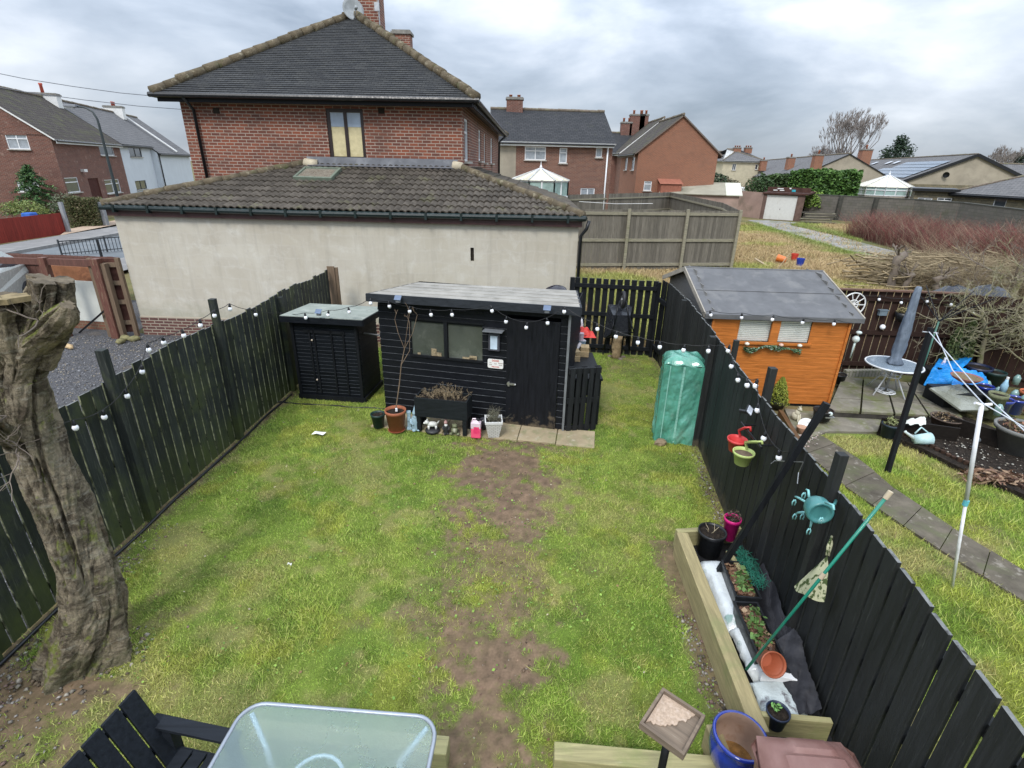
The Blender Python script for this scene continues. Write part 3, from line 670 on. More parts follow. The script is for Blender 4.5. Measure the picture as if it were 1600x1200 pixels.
def pipe(par,pts,r=.035,m=None,name='downpipe'):
    mb=MB();mb.tube(pts,r,8);return mb.build(name,m or BLACKP,par,world=True,smooth=True)
# ------------------------------------------------------------------ the brick house and its rendered extension
EL=Vector((-9.05,12.20,0));ER=P(905,345,2.93);ER.z=0
xd=(ER-EL);EF=frame(EL,xd);EW=Vector((xd.x,xd.y)).length;ED=2.75      # extension front, depth to the house wall
PT=Vector((0,0,0))
t=thing('brick_house','large red brick house with dark hipped roof and long cream rendered tiled extension','house',(EL.x,EL.y,0))
HOUSE=t
RENDER=MAT('patchy_cement_render',(.50,.45,.365),rough=.95,var=.07,scale=1.2,c2=(.60,.56,.48),amt=.42,s2=.9,edge=.16,c3=(.40,.375,.33),amt3=.36,s3=2.0,sc=(1,1,1.9),bmp=.25,bs=14,bd=.006)
def render_mat():
    m,nt,b=_nt('patchy_render_coat');v=coords(nt,'UV')
    br=N(nt,'ShaderNodeTexBrick');mpv=nt.nodes.new('ShaderNodeVectorMath');mpv.operation='ADD'
    nn=N(nt,'ShaderNodeTexNoise');nn.inputs['Scale'].default_value=1.4;nt.links.new(v,nn.inputs['Vector'])
    sc_=nt.nodes.new('ShaderNodeVectorMath');sc_.operation='SCALE';sc_.inputs['Scale'].default_value=.25;nt.links.new(nn.outputs['Color'],sc_.inputs[0])
    nt.links.new(v,mpv.inputs[0]);nt.links.new(sc_.outputs[0],mpv.inputs[1]);nt.links.new(mpv.outputs[0],br.inputs['Vector'])
    br.inputs['Scale'].default_value=1;br.inputs['Brick Width'].default_value=.55;br.inputs['Row Height'].default_value=.26;br.inputs['Mortar Size'].default_value=.03;br.inputs['Mortar Smooth'].default_value=1
    br.inputs['Color1'].default_value=(.50,.46,.375,1);br.inputs['Color2'].default_value=(.465,.425,.35,1);br.inputs['Mortar'].default_value=(.50,.465,.395,1)
    c=mixc(nt,mrange(nt,noise(nt,v,1.1,6,.62,.4),.40,.66,0,.7),br.outputs['Color'],(.58,.55,.475))
    c=mixc(nt,mrange(nt,noise(nt,v,2.6,6,.7,.5),.53,.68,0,.4),c,(.66,.65,.60))
    c=mixc(nt,mrange(nt,noise(nt,v,.55,5,.6,.2),.45,.70,0,.5),c,(.41,.36,.275))
    c=mixc(nt,mrange(nt,noise(nt,v,7,5,.7,.1),.62,.70,0,.35),c,(.33,.30,.26))
    vs=coords(nt,'UV',(7,.45,1));c=mixc(nt,mrange(nt,noise(nt,vs,.8,6,.7,.2),.50,.72,0,.38),c,(.31,.285,.235));s0=nt.nodes.new('ShaderNodeSeparateXYZ');nt.links.new(v,s0.inputs[0]);c=mixc(nt,mrange(nt,mth(nt,'ADD',s0.outputs[1],mrange(nt,noise(nt,v,3,6,.7),.3,.7,-.25,.25)),.45,.85,.55,0),c,(.30,.29,.21))
    nt.links.new(c,b.inputs['Base Color']);b.inputs['Roughness'].default_value=.95;bump(nt,b,noise(nt,v,16,6,.65),.35,.01);return m
mb=MB();cutwall(mb,EF,0,EW,.48,2.82,[(*[min(W(735,387,EF)[0],W(740,387,EF)[0])],W(740.5,387,EF)[0],W(737,408,EF)[1],W(737,387,EF)[1])],rev=.10);mb.build('rendered_wall',render_mat(),t,world=True)
mb=MB(EF);vu=W(737.5,400,EF)
mb.box((vu[0],.08,W(737,397,EF)[1]),(.12,.04,.35));mb.build('air_brick',MAT('vent_dark',(.03,.025,.02)),t,world=True)
mb=MB();mb.push(EF);mb.face([(0,-.02,0),(EW,-.02,0),(EW,-.02,.46),(0,-.02,.46)],[(0,0),(EW,0),(EW,.46),(0,.46)]);mb.face([(0,-.02,.46),(EW,-.02,.46),(EW,0,.48),(0,0,.48)]);mb.pop();mb.build('brick_plinth',BRICKL,t,world=True)
mb=MB(EF);mb.face([(EW,0,0),(EW,6,0),(EW,6,2.9),(EW,0,2.9)]);mb.build('side_wall',RENDER,t,world=True);mb=MB(EF);mb.face([(0,0,0),(0,4,0),(0,4,2.9),(0,0,2.9)]);mb.build('side_wall',RENDER,t,world=True)
mb=MB(EF);mb.box((EW/2,-.10,2.90),(EW+.12,.03,.19));mb.box((EW/2,-.06,2.815),(EW+.10,.10,.02));mb.build('fascia',MAT('brown_fascia',(.055,.024,.024),rough=.5,var=.2),t,world=True)
mb=MB(EF);mb.tube([(-.12,-.17,2.99),(EW*.4,-.17,2.965),(EW+.12,-.17,2.99)],.062,10);mb.tube([(-.10,-.17,2.99),(-.10,2.8,3.0)],.055,8);mb.tube([(EW+.1,-.17,2.99),(EW+.1,5,3.0)],.06,8)
for k in range(14):mb.box((.2+k*EW/13.6,-.17,2.965),(.05,.15,.15))
mb.build('gutter',MAT('green_black_gutter',(.012,.022,.022),rough=.35,var=.3),t,world=True,smooth=False)
q=EF@Vector((EW+.10,-.16,0));pipe(t,[(q.x+.10,q.y,2.95),(q.x+.06,q.y,2.78),(q.x-.05,q.y+.06,2.62),(q.x-.05,q.y+.06,.0)],.038)
# interlocking tile roof: every tile a small waved sheet
def pantiles(mb,A_,B_,C2,D2,tw=.30,tl=.33,m=0,seed=1):    # A,B eave left/right; C,D upper right/left
    rr=random.Random(seed);A_,B_,C2,D2=map(Vector,(A_,B_,C2,D2));ux=(B_-A_).normalized();n=(B_-A_).cross(D2-A_).normalized()
    if n.z<0:n=-n
    uy=n.cross(ux);H_=(C2-A_).dot(uy);LW=(B_-A_).length
    loc=lambda p:((p-A_).dot(ux),(p-A_).dot(uy));du,dv=loc(D2);cu,cv=loc(C2)
    rows=int(H_/tl)+1;prof=[(0,.0),(.12,.035),(.25,.042),(.38,.02),(.5,.0),(.62,.035),(.75,.042),(.88,.02),(1.0,0)]
    for r in range(rows):
        v0=r*tl-.02;v1=min(H_,v0+tl+.05);vm=v0+tl/2;lo=du*vm/dv if dv else 0;hi=LW+(cu-LW)*vm/cv
        k0,k1=int(lo/tw)-1,int(hi/tw)+1
        for k in range(k0,k1+1):
            u0=k*tw+(0 if r % 2 else 0)
            if u0+tw*.6<lo or u0+tw*.4>hi:continue
            j=rr.uniform(-.006,.006);pts=[]
            for (v,l_) in ((v0,.040),(v1,.004)):
                loV=(du*max(v,0)/dv if dv else 0);hiV=LW+(cu-LW)*max(v,0)/cv
                for f,h in prof:
                    u=min(max(u0+f*tw*1.01,loV-.02),hiV+.02);pts.append(A_+ux*u+uy*(v+j)+n*(h+l_+rr.uniform(-.002,.002)))
            b=mb._a(pts);k_=len(prof);e2=mb._a([A_+ux*min(max(u0+f*tw,lo-.02),hi+.02)+uy*(v0+j)+n*(h+.014) for f,h in prof])
            for i in range(k_-1):
                mb.f.append((b+i,b+i+1,b+k_+i+1,b+k_+i));mb.mi.append(m);mb.f.append((e2+i,e2+i+1,b+i+1,b+i));mb.mi.append(m)
ETILE=MAT('mossy_concrete_tile',(.10,.086,.07),rough=.9,var=.35,scale=7,c2=(.145,.135,.085),amt=.38,s2=1.6,c3=(.42,.40,.34),amt3=.21,s3=7,edge=.04,isl=.55,bmp=.5,bs=45,bd=.01)
HIPM=MAT('hip_tile_lichen',(.13,.105,.07),rough=.95,var=.3,scale=6,c2=(.115,.12,.055),amt=.36,s2=5,c3=(.34,.30,.21),amt3=.36,s3=8,isl=.3,bmp=.8,bs=30,bd=.02)
ez=3.02;tz=3.93
hl=W(480,258,EF@Matrix.Translation((0,ED,0)))[0];hr=W(716,264,EF@Matrix.Translation((0,ED,0)))[0]
mb=MB(EF);A_,B_,C2,D2=(-.08,-.16,ez),(EW+.06,-.16,ez),(hr,ED,tz),(hl,ED,tz)
slab(mb,[(A_[0],A_[1],ez-.04),(B_[0],B_[1],ez-.04),(C2[0],C2[1],tz-.04),(D2[0],D2[1],tz-.04)],.03,1)
mb.xf=None;X=lambda p:EF@Vector(p)
pantiles(mb,X(A_),X(B_),X(C2),X(D2));pantiles(mb,X((EW+.06,-.16,ez)),X((EW+.06,7,ez)),X((hr,7,tz)),X((hr,ED,tz)),seed=2)
pantiles(mb,X((-.08,ED+.3,ez)),X((-.08,-.16,ez)),X((hl,ED,tz)),X((hl-.2,ED+.3,tz-.03)),seed=3)
roof=mb.build('tiled_roof',[ETILE,BLACKP],t,world=True)
for q_ in ((A_,D2),(B_,C2)):mb=MB(EF);hiptiles(mb,q_[0],q_[1],.10,.40,0,.035);mb.build('hip_tiles',HIPM,roof,world=True,smooth=True)
for q_ in ([(hl-.02,ED-.08,tz+.04),(hl+.18,ED-.10,tz+.02),(hl+.3,ED-.06,tz+.01)],[(hr-.12,ED-.10,tz+.05),(hr+.12,ED-.14,tz+.02)]):mb=MB(EF);mb.tube(q_,.12,8);mb.build('mortar_cap',MAT('pale_mortar',(.48,.42,.31),var=.2),roof,world=True,smooth=True)
mb=MB(EF);mb.face([(hl+.1,ED-.06,tz+.03),(hr-.1,ED-.06,tz+.03),(hr,ED-.012,tz+.20),(hl,ED-.012,tz+.20)]);mb.face([(hl+.1,ED-.30,tz-.015),(hr-.1,ED-.28,tz-.01),(hr-.1,ED-.06,tz+.03),(hl+.1,ED-.06,tz+.03)])
mb.build('flashing',LEAD,roof,world=True)
# roof window
RP=Matrix(((1,0,0),(0,1,0),(0,0,1)))
def roofpt(px,py,lift=.08):
    n_=(X(B_)-X(A_)).cross(X(D2)-X(A_)).normalized();n_=n_ if n_.z>0 else-n_;a=X(A_);d=ray(px,py);o=Vector((0,0,CH));tt=(a-o).dot(n_)/d.dot(n_);return o+d*tt+n_*lift,n_
p1,nr=roofpt(459,284);p2,_=roofpt(519,286);p3,_=roofpt(533,270);p4,_=roofpt(487,266)
ux=(p2-p1).normalized();uy=nr.cross(ux);w_=(p2-p1).length;h_=.78
M_=Matrix((ux,uy,nr)).transposed().to_4x4();M_.translation=p1
mb=MB(M_);f=.06
for c,d in (((w_/2,f/2,0),(w_,f,.09)),((w_/2,h_-f/2,0),(w_,f,.09)),((f/2,h_/2,0),(f,h_-2*f,.09)),((w_-f/2,h_/2,0),(f,h_-2*f,.09))):mb.box(c,d)
rw=mb.build('roof_window',MAT('grey_green_frame',(.14,.17,.13),rough=.5),t,world=True,bevel=.008)
mb=MB(M_);mb.box((w_/2,h_/2,.01),(w_-2*f,h_-2*f,.02));mb.build('pane',MAT('roof_glass',(.20,.19,.15),rough=.2,var=.2,coat=.8),rw,world=True)
# main house body
HF=EF@Matrix.Translation((0,ED,0));hx0=W(297,270,HF)[0]+.1;hx1=W(723,262,HF)[0];HW=hx1-hx0;HL=15.0;HE=5.46;HR=8.05
HO=HF@Matrix.Translation((hx0,0,0))
wx0,wz1=W(508,169,HO);wx1,wz0=W(573,252,HO);win=(wx0,wx1,wz0+.02,wz1,'w2',GLY)
mb=MB();cutwall(mb,HO,0,HW,3.0,HE,[win]);cutwall(mb,HO@Matrix.Translation((0,HL,0))@Matrix.Rotation(R(-90),4,'Z'),0,HL,0,HE)
HS=HO@Matrix.Translation((HW,0,0))@Matrix.Rotation(R(90),4,'Z')
sw=[]
for x0,x1,y0,y1 in ((721,726.5,184,244),(752,756,214,268),(763.5,766.5,224,272)):
    u0,z1_=W(x0,y0,HS);u1,_=W(x1,y0,HS);_,z0_=W(x0,y1,HS);sw.append((max(.35,u0),u1 if u1>u0 else u0+.6,max(4.0,z0_),min(5.2,z1_)))
sw=[(.45,1.35,4.1,5.15,'w1t',GLC),(4.3,5.1,4.15,5.1,'w1t',GLC),(6.4,7.0,4.1,5.1,'w1t',GLC),(9.6,10.6,4.1,5.1,'w2t',GLC)]
cutwall(mb,HS,0,HL,0,HE,sw,offu=.11)
mb.build('brick_wall',BRICKR,t,world=True)
w=window(t,HO,win,MAT('dark_brown_frame',(.028,.018,.017),rough=.4),fw=.085,sill=False)
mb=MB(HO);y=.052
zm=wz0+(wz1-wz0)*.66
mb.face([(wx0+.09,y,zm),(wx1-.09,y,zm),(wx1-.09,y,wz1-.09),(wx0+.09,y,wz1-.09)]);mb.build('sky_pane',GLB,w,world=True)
for q in sw:window(t,HS,q,PLASTIC_W)
# plain tile courses, stepped
def courses(mb,A_,B_,C2,D2,g=.105,th=.016,m=0):
    A_,B_,C2,D2=map(Vector,(A_,B_,C2,D2));ux=(B_-A_).normalized();n=(B_-A_).cross(D2-A_)
    if n.length<1e-6:n=(B_-A_).cross(C2-A_)
    n.normalize();n=n if n.z>0 else-n;uy=n.cross(ux);H_=(D2-A_).dot(uy);k=int(H_/g)+1
    for i in range(k):
        v0,v1=i*H_/k,(i+1)*H_/k;f0,f1=v0/H_,v1/H_
        a,b,c,d=A_.lerp(D2,f0)+n*th,B_.lerp(C2,f0)+n*th,B_.lerp(C2,f1)+n*.002,A_.lerp(D2,f1)+n*.002
        u=lambda p:((p-A_).dot(ux),(p-A_).dot(uy))
        for s0 in range(6):
            x0,x1=s0/6,(s0+1)/6;j=random.uniform(-.003,.004)
            q=[a.lerp(b,x0)+n*j,a.lerp(b,x1)+n*j,d.lerp(c,x1),d.lerp(c,x0)];mb.face(q,[u(p) for p in q],m)
            lo=[q[0]-n*th,q[1]-n*th];mb.face([lo[0],lo[1],q[1],q[0]],[u(lo[0]),u(lo[1]),u(q[1]),u(q[0])],m)
HT=TILE('dark_plain_tiles',(.050,.052,.055),(.075,.076,.075),.17,.105,amt=.25,lich=(.24,.25,.23),lamt=.20,line=.005)
ov=.42;mb=MB();X=lambda p:HO@Vector(p);ed=HE+.03
a,b,c,d=X((-ov,-ov,ed)),X((HW+ov,-ov,ed)),X((HW+ov,HL+ov,ed)),X((-ov,HL+ov,ed));r1,r2=X((HW/2,HW/2,HR)),X((HW/2,HL-HW/2,HR))
courses(mb,a,b,r1,r1);courses(mb,b,c,r2,r1);courses(mb,d,a,r1,r2);courses(mb,c,d,r2,r2)
mb.face([a-Vector((0,0,.05)),b-Vector((0,0,.05)),c-Vector((0,0,.05)),d-Vector((0,0,.05))],m=1)
roof=mb.build('roof',[HT,BLACKP],t,world=True)
for p,q in ((a,r1),(b,r1),(r1,r2),(c,r2)):mb=MB();hiptiles(mb,p,q,.12,.36,0,.03);mb.build('hip_tiles',HIPM,roof,world=True,smooth=True)
mb=MB(HO);mb.box((HW/2,-ov+.10,HE-.06),(HW+2*ov-.15,.03,.17));mb.box((HW+ov-.1,HL/2,HE-.06),(.03,HL+2*ov,.17));mb.build('fascia',PAINTED('flaking_black_fascia',(.014,.015,.018),(.34,.33,.31),along='X',amt=.24,isl=0),t,world=True)
mb=MB(HO);mb.tube([(-ov-.06,-ov-.01,HE),(HW+ov+.06,-ov-.01,HE)],.06,8);mb.tube([(HW+ov,-ov,HE),(HW+ov,HL+ov,HE)],.06,8);mb.tube([(-ov,-ov,HE),(-ov,HL,HE)],.06,8);mb.build('gutter',BLACKP,t,world=True)
u_=W(303,160,HO)[0];q0=[HO@Vector(p) for p in ((u_,-ov,HE-.05),(u_,-.08,HE-.30),(u_+.02,-.08,3.2))];pipe(t,q0,.04)
q0=[HS@Vector(p) for p in ((HL-.8,-ov,HE-.05),(HL-.8,-.08,HE-.35),(HL-.8,-.08,0))];pipe(t,q0,.05)
for px in (593,280+55):
    u,z=W(px+3,173,HO);mb=MB(HO);mb.box((u,-.005,z),(.16,.02,.13));mb.build('vent',MAT('vent_dark',(.03,.025,.02)),t,world=True)
c1=X((HW/2+.15,HW/2+.75,0));chimney(t,c1,.95,.75,7.6,9.9,BRICKR,pots=2)
c1=Y(630,80,26.5);chimney(t,(c1.x,26.5),.75,.6,6.3,Y(630,50,26.5).z,BRICKR,pots=0)
# dish and aerial
p=Y(551,17,18.3);mb=MB(Matrix.Translation(p)@rotm(R(75),0,R(30)));mb.lathe([(0,0),(.12,.012),(.24,.05),(.31,.085),(.31,.095),(.24,.06),(0,.012)],n=20,cap=False);mb.tube([(0,-.25,.05),(0,-.1,.38)],.012,6);mb.box((0,-.1,.38),(.07,.07,.1));mb.build('satellite_dish',MAT('dish_grey',(.30,.32,.33)),t,world=True,smooth=True)
p=Y(592,20,18.6);mb=MB();mb.tube([(p.x,18.6,7.4),(p.x,18.6,11)],.018,6);mb.box((p.x-.05,18.6,8.3),(.14,.06,.22));mb.build('aerial_mast',STEEL,t,world=True)

# ------------------------------------------------------------------ plants: leaf clouds and branching
def leafcloud(name,pts,size,cols,par=None,mat='leaf_cloud',flat=.5,aspect=.5,rough=.6,normals=None):
    n=len(pts);pts=np.asarray(pts);s=size*(.6+.8*rng.random(n));a=rng.normal(size=(n,3));a[:,2]*=flat;a/=np.linalg.norm(a,axis=1)[:,None]+1e-9
    b=rng.normal(size=(n,3));b-=a*(a*b).sum(1)[:,None];b/=np.linalg.norm(b,axis=1)[:,None]+1e-9
    V=np.empty((n,4,3));V[:,0]=pts-a*s[:,None]*.5;V[:,2]=pts+a*s[:,None]*.5;V[:,1]=pts+b*s[:,None]*.5*aspect;V[:,3]=pts-b*s[:,None]*.5*aspect
    cols=np.asarray(cols)
    c=cols if len(cols)==n else cols[rng.integers(0,len(cols),n)]*(.6+.75*rng.random((n,1)))
    C=np.ones((n,4,4));C[:,:,:3]=c[:,None]
    return npmesh(name,V.reshape(-1,3),np.arange(n*4).reshape(-1,4),TINT(mat,rough=rough,k=.15,sc=8,spec=.3),parent=par,col=C.reshape(-1,4))
def blobpts(n,c,r,hollow=.45,lump=.25,seed=0,low=-1.0):      # points in a lumpy ellipsoid shell
    q=rng.normal(size=(n,3));q/=np.linalg.norm(q,axis=1)[:,None];q[:,2]=np.where(q[:,2]<low,-q[:,2],q[:,2])
    k=1+lump*2*(fbm(q[:,0]*2+q[:,2]*1.7,q[:,1]*2-q[:,2]*1.3,1.3,seed)-.5)
    rad=(hollow+(1-hollow)*rng.random(n)**.6)*k
    return np.array(c)+q*rad[:,None]*np.array(r)
def tubesnp(name,segs,mats,par=None,nside=5,cols=None):       # many tapered sticks (p0, p1, r0, r1) as one mesh
    S=np.array([[*a,*b,r0,r1] for a,b,r0,r1 in segs]);a=S[:,:3];b=S[:,3:6];d=b-a;L=np.linalg.norm(d,axis=1)+1e-9;d/=L[:,None]
    h=np.where(np.abs(d[:,2:3])<.9,np.array([[0,0,1.]]),np.array([[1.,0,0]]));u=np.cross(d,h);u/=np.linalg.norm(u,axis=1)[:,None];v=np.cross(d,u)
    n=len(S);V=np.empty((n,2*nside,3))
    for j in range(nside):
        t=2*math.pi*j/nside;o=u*math.cos(t)+v*math.sin(t);V[:,j]=a+o*S[:,6:7];V[:,nside+j]=b+o*S[:,7:8]
    f=np.array([(j,(j+1) % nside,nside+(j+1) % nside,nside+j) for j in range(nside)])
    F=(f[None]+(np.arange(n)*2*nside)[:,None,None]).reshape(-1,4)
    col=None
    if cols is not None:
        C=np.ones((n,2*nside,4));C[:,:,:3]=np.asarray(cols)[:,None];col=C.reshape(-1,4)
    return npmesh(name,V.reshape(-1,3),F,mats,parent=par,col=col,smooth=True)
def branch(segs,p,d,L,r,depth,rr,spread=.5,up=.12,kids=3,seglen=4,shrink=.68,wob=.16,taper=.72,minr=.002):
    p=Vector(p);d=Vector(d).normalized();k=seglen;r1=r*taper
    for i in range(k):
        d2=(d+Vector((rr.gauss(0,wob),rr.gauss(0,wob),rr.gauss(0,wob)+up*.3))).normalized();q=p+d2*L/k
        ra=r+(r1-r)*i/k;rb=r+(r1-r)*(i+1)/k;segs.append((tuple(p),tuple(q),ra,rb));p,d=q,d2
        if depth>0 and i>=1 and rr.random()<.55:
            o=Vector((rr.gauss(0,1),rr.gauss(0,1),rr.gauss(0,.6)));o=(o-d*o.dot(d)).normalized()
            branch(segs,p,(d*(1-spread)+o*spread*1.2+Vector((0,0,up))).normalized(),L*shrink*rr.uniform(.6,1),max(minr,r1*.55),depth-1,rr,spread,up,kids,seglen,shrink,wob,taper,minr)
    if depth>0:
        for i in range(kids):
            o=Vector((rr.gauss(0,1),rr.gauss(0,1),rr.gauss(0,.6)));o=(o-d*o.dot(d)).normalized()
            branch(segs,p,(d*(1-spread*.7)+o*spread+Vector((0,0,up))).normalized(),L*shrink*rr.uniform(.75,1.1),max(minr,r1*.72),depth-1,rr,spread,up,kids,seglen,shrink,wob,taper,minr)
BARK=MAT('grey_brown_bark',(.17,.14,.115),rough=.95,var=.35,scale=3,c2=(.11,.12,.06),amt=.35,s2=4,bmp=.6,bs=20,bd=.02)
BARKL=MAT('pale_lichen_bark',(.28,.25,.17),rough=.95,var=.35,scale=9,c2=(.20,.20,.09),amt=.45,s2=6,bmp=.6,bs=30,bd=.01)
FARBARK=MAT('far_twigs',(.24,.21,.19),rough=1,var=.2,scale=.5,bmp=0)
def zat(b,py):                              # height above the point b at which the survey photo row py is reached
    lo,hi=-3.,40.
    inv=CAMR.transposed()
    for _ in range(50):
        m=(lo+hi)/2;q=inv@(Vector((b[0],b[1],m))-Vector((0,0,CH)))
        y=600-FPX*q.y/-q.z if q.z<-.05 else-1e6
        if y>py:lo=m
        else:hi=m
    return lo

# ------------------------------------------------------------------ houses behind
SLATE=TILE('dark_slate',(.040,.042,.046),(.058,.058,.062),.3,.22,amt=.3,moss=(.08,.085,.05),lich=(.2,.2,.18),lamt=.14)
SLATEG=TILE('grey_tiles',(.15,.148,.15),(.19,.185,.185),.33,.30,amt=.3,moss=(.12,.115,.08),lich=(.24,.24,.22),lamt=.2)
SLATEB=TILE('brown_tiles',(.062,.052,.046),(.082,.07,.062),.33,.28,amt=.4,moss=(.11,.115,.05),lich=(.2,.19,.16),lamt=.2)
PEBB=MAT('cream_pebbledash',(.50,.45,.33),rough=.95,var=.12,scale=2,bmp=.6,bs=50,bd=.01)
BEIGE=MAT('beige_render',(.34,.30,.235),rough=.95,var=.15,scale=.8,c2=(.27,.24,.19),amt=.42,s2=.6,bmp=.3,bs=9)
PINKR=MAT('pink_pebbledash',(.36,.255,.215),rough=.95,var=.15,scale=1,c2=(.25,.19,.15),amt=.4,s2=.7,bmp=.5,bs=12,bd=.02)
STONEW=BRICK('coursed_stone',(.24,.20,.12),(.15,.13,.085),(.11,.10,.08),bw=.42,bh=.19,ms=.018,stain=(.10,.09,.06),bm=.8)
def ops_px(fr,lst):
    r=[]
    for q in lst:
        x0,y0,x1,y1=q[:4];u0,z1=W(x0,(y0+y1)/2,fr)[0],W((x0+x1)/2,y0,fr)[1];u1,z0=W(x1,(y0+y1)/2,fr)[0],W((x0+x1)/2,y1,fr)[1]
        r.append((u0,u1,z0,z1)+tuple(q[4:]))
    return r
# semi with the conservatory
yA=36.0;o=Y(772,230,yA);e_=Y(958,225,yA+.6);F0=frame((o.x,yA,0),(e_.x-o.x,.6));L=(e_-o).length
ze=Y(957,224,yA).z+.15;zr=Y(900,173,yA+3.7).z
L=math.hypot(e_.x-o.x,.6)
ops=ops_px(F0,[(820,229,853,250,'w2t',GLC),(874,231,886,255,'w1t',GLC),(931,231,941,246,'w1',GLC),(907,294,929,306,'w2',GLC)])
tA,FA,frA=house('semi_detached_house','brick semi with dark roof, white gutter and a white conservatory, behind the grey fence',(o.x,yA),(e_.x-o.x,.6),L,7.4,ze,zr,BRICKC,SLATE,ops={'front':ops},over=.35)
mb=MB();cutwall(mb,F0@Matrix.Translation((0,-.03,0)),0,W(806,250,F0)[0],0,ze-.1);mb.build('rendered_strip',BEIGE,tA,world=True)
u=W(948,250,F0)[0];pipe(tA,[F0@Vector((u,-.1,ze-.2)),F0@Vector((u,-.1,0))],.05,PLASTIC_W)
u=W(811,170,F0)[0];chimney(tA,F0@Vector((u,3.7,0)),1.1,.7,zr-.4,zat(F0@Vector((u,3.7,0)),153),BRICKD,pots=2,potz=.18)
def conservatory(label,c,w,d,z0,ze,zr,ang,nf=5,cen=None,base=None):
    t=thing('conservatory',label,'conservatory',(c[0],c[1],0),ang);hw,hd=w/2,d/2
    poly=[(-hw,hd),(-hw,-hd*.35),(-hw*.45,-hd),(hw*.45,-hd),(hw,-hd*.35),(hw,hd)]
    mb=MB();[mb.wall(poly[i],poly[i+1],0,z0) for i in range(5)];mb.build('dwarf_wall',base or BRICKC,t)
    g=MB();[g.wall(poly[i],poly[i+1],z0,ze) for i in range(5)];g.build('glazing',MAT('conservatory_glass',(.33,.45,.42),rough=.15,var=.25,scale=2,coat=.8),t)
    f=MB()
    for i in range(5):
        a,b=Vector((*poly[i],0)),Vector((*poly[i+1],0));k=max(1,round((b-a).length/.9))
        for j in range(k+1):p=a.lerp(b,j/k);f.beam((p.x,p.y,z0),(p.x,p.y,ze),.08,.08)
        for z in (z0+.03,ze,z0+(ze-z0)*.68):f.beam((a.x,a.y,z),(b.x,b.y,z),.09,.09)
    f.build('frame',PLASTIC_W,t)
    r=MB();top=(0,hd*.1,zr);ring=[(x*1.06,y*1.06,ze+.03) for x,y in poly]
    for i in range(5):r.face([ring[i],ring[i+1],top])
    r.face([ring[5],ring[0],top]);r.build('roof',MAT('polycarbonate_roof',(.60,.56,.42),rough=.4,var=.1,coat=.4),t)
    b_=MB()
    for i in range(5):
        k=3 if i in (0,4) else 2
        for j in range(k+1):
            p=Vector(ring[i]).lerp(Vector(ring[i+1]),j/k);b_.beam(p+Vector((0,0,.02)),Vector(top)+Vector((0,0,.02)),.07,.05)
    b_.lathe([(.06,zr),(.09,zr+.05),(.03,zr+.2),(0.005,zr+.4)],(top[0],top[1],0),8);b_.build('roof_bars',PLASTIC_W,t);return t
c=Y(845,284,33.2);zc=zat((c.x,32.0),282);conservatory('white conservatory with a pointed cream roof on the back of the semi',(c.x,33.6),3.2,3.6,.6,Y(845,283,32).z,Y(845,263,33.6).z,0)
# the two orange brick gables
def gablehouse(name,label,px0,px1,pye,pxa,pya,y,D_,wm,rm,lst=(),left=(),**kw):
    o=Y(px0,pye,y);e=Y(px1,pye,y);L=e.x-o.x;F0=frame((o.x,y,0),(1,0));ze=(o.z+e.z)/2;zr=Y((px0+px1)/2,pya,y).z
    return house(name,label,(o.x,y),(1,0),L,D_,ze,zr,wm,rm,ridge='y',ops={'front':ops_px(F0,lst),'left':left},over=.3,**kw)
gablehouse('brick_house','plain brown brick gable half hidden behind the larger orange brick gable',973,1090,236,1040,184,55,8,BRICKC,SLATEB,left=[(1,2,3.8,4.9,'w1',GLC)])
tC,FC,frC=gablehouse('brick_house','tall orange brick gable end with only a tiny window, right of the brick semi',998,1123,236,1066,179,44,7.0,BRICKO,SLATEB,[(1006,283,1018,298,'w1t',GLC)],left=[(2.0,3.0,3.9,5.2,'w1t',GLC),(4.9,5.9,3.9,4.9,'w1t',GLC)],verge=.16,fas=MAT('dull_brown_verge',(.16,.13,.11)))
mb=MB(FC);u,z=W(1044,287,FC);mb.box((u,-.5,z-1.2),(1.6,1.0,2.4));mb.face([(u-.9,-1.1,z),(u+.9,-1.1,z),(u+.9,0,z+.35),(u-.9,0,z+.35)]);mb.build('lean_to',MAT('red_tile_lean_to',(.30,.12,.08)),tC,world=True)
o=Y(955,212,58);house('brick_house','dark brick house behind with a cluster of chimney stacks between the two gables',(o.x,58),(1,.02),6.5,7,5.6,Y(980,208,61.5).z,BRICKD,SLATE)
hB=bpy.context.scene.objects[-1]
tB=[q for q in bpy.data.objects if q.get('category')=='house'][-1]
for px,w,py in ((978,1.1,191),(994,1.5,179),(1004,.9,179)):c=Y(px,200,61.5);chimney(tB,c,w,.8,6.5,Y(px,py,61.5).z,BRICKD,pots=2,potz=.4)
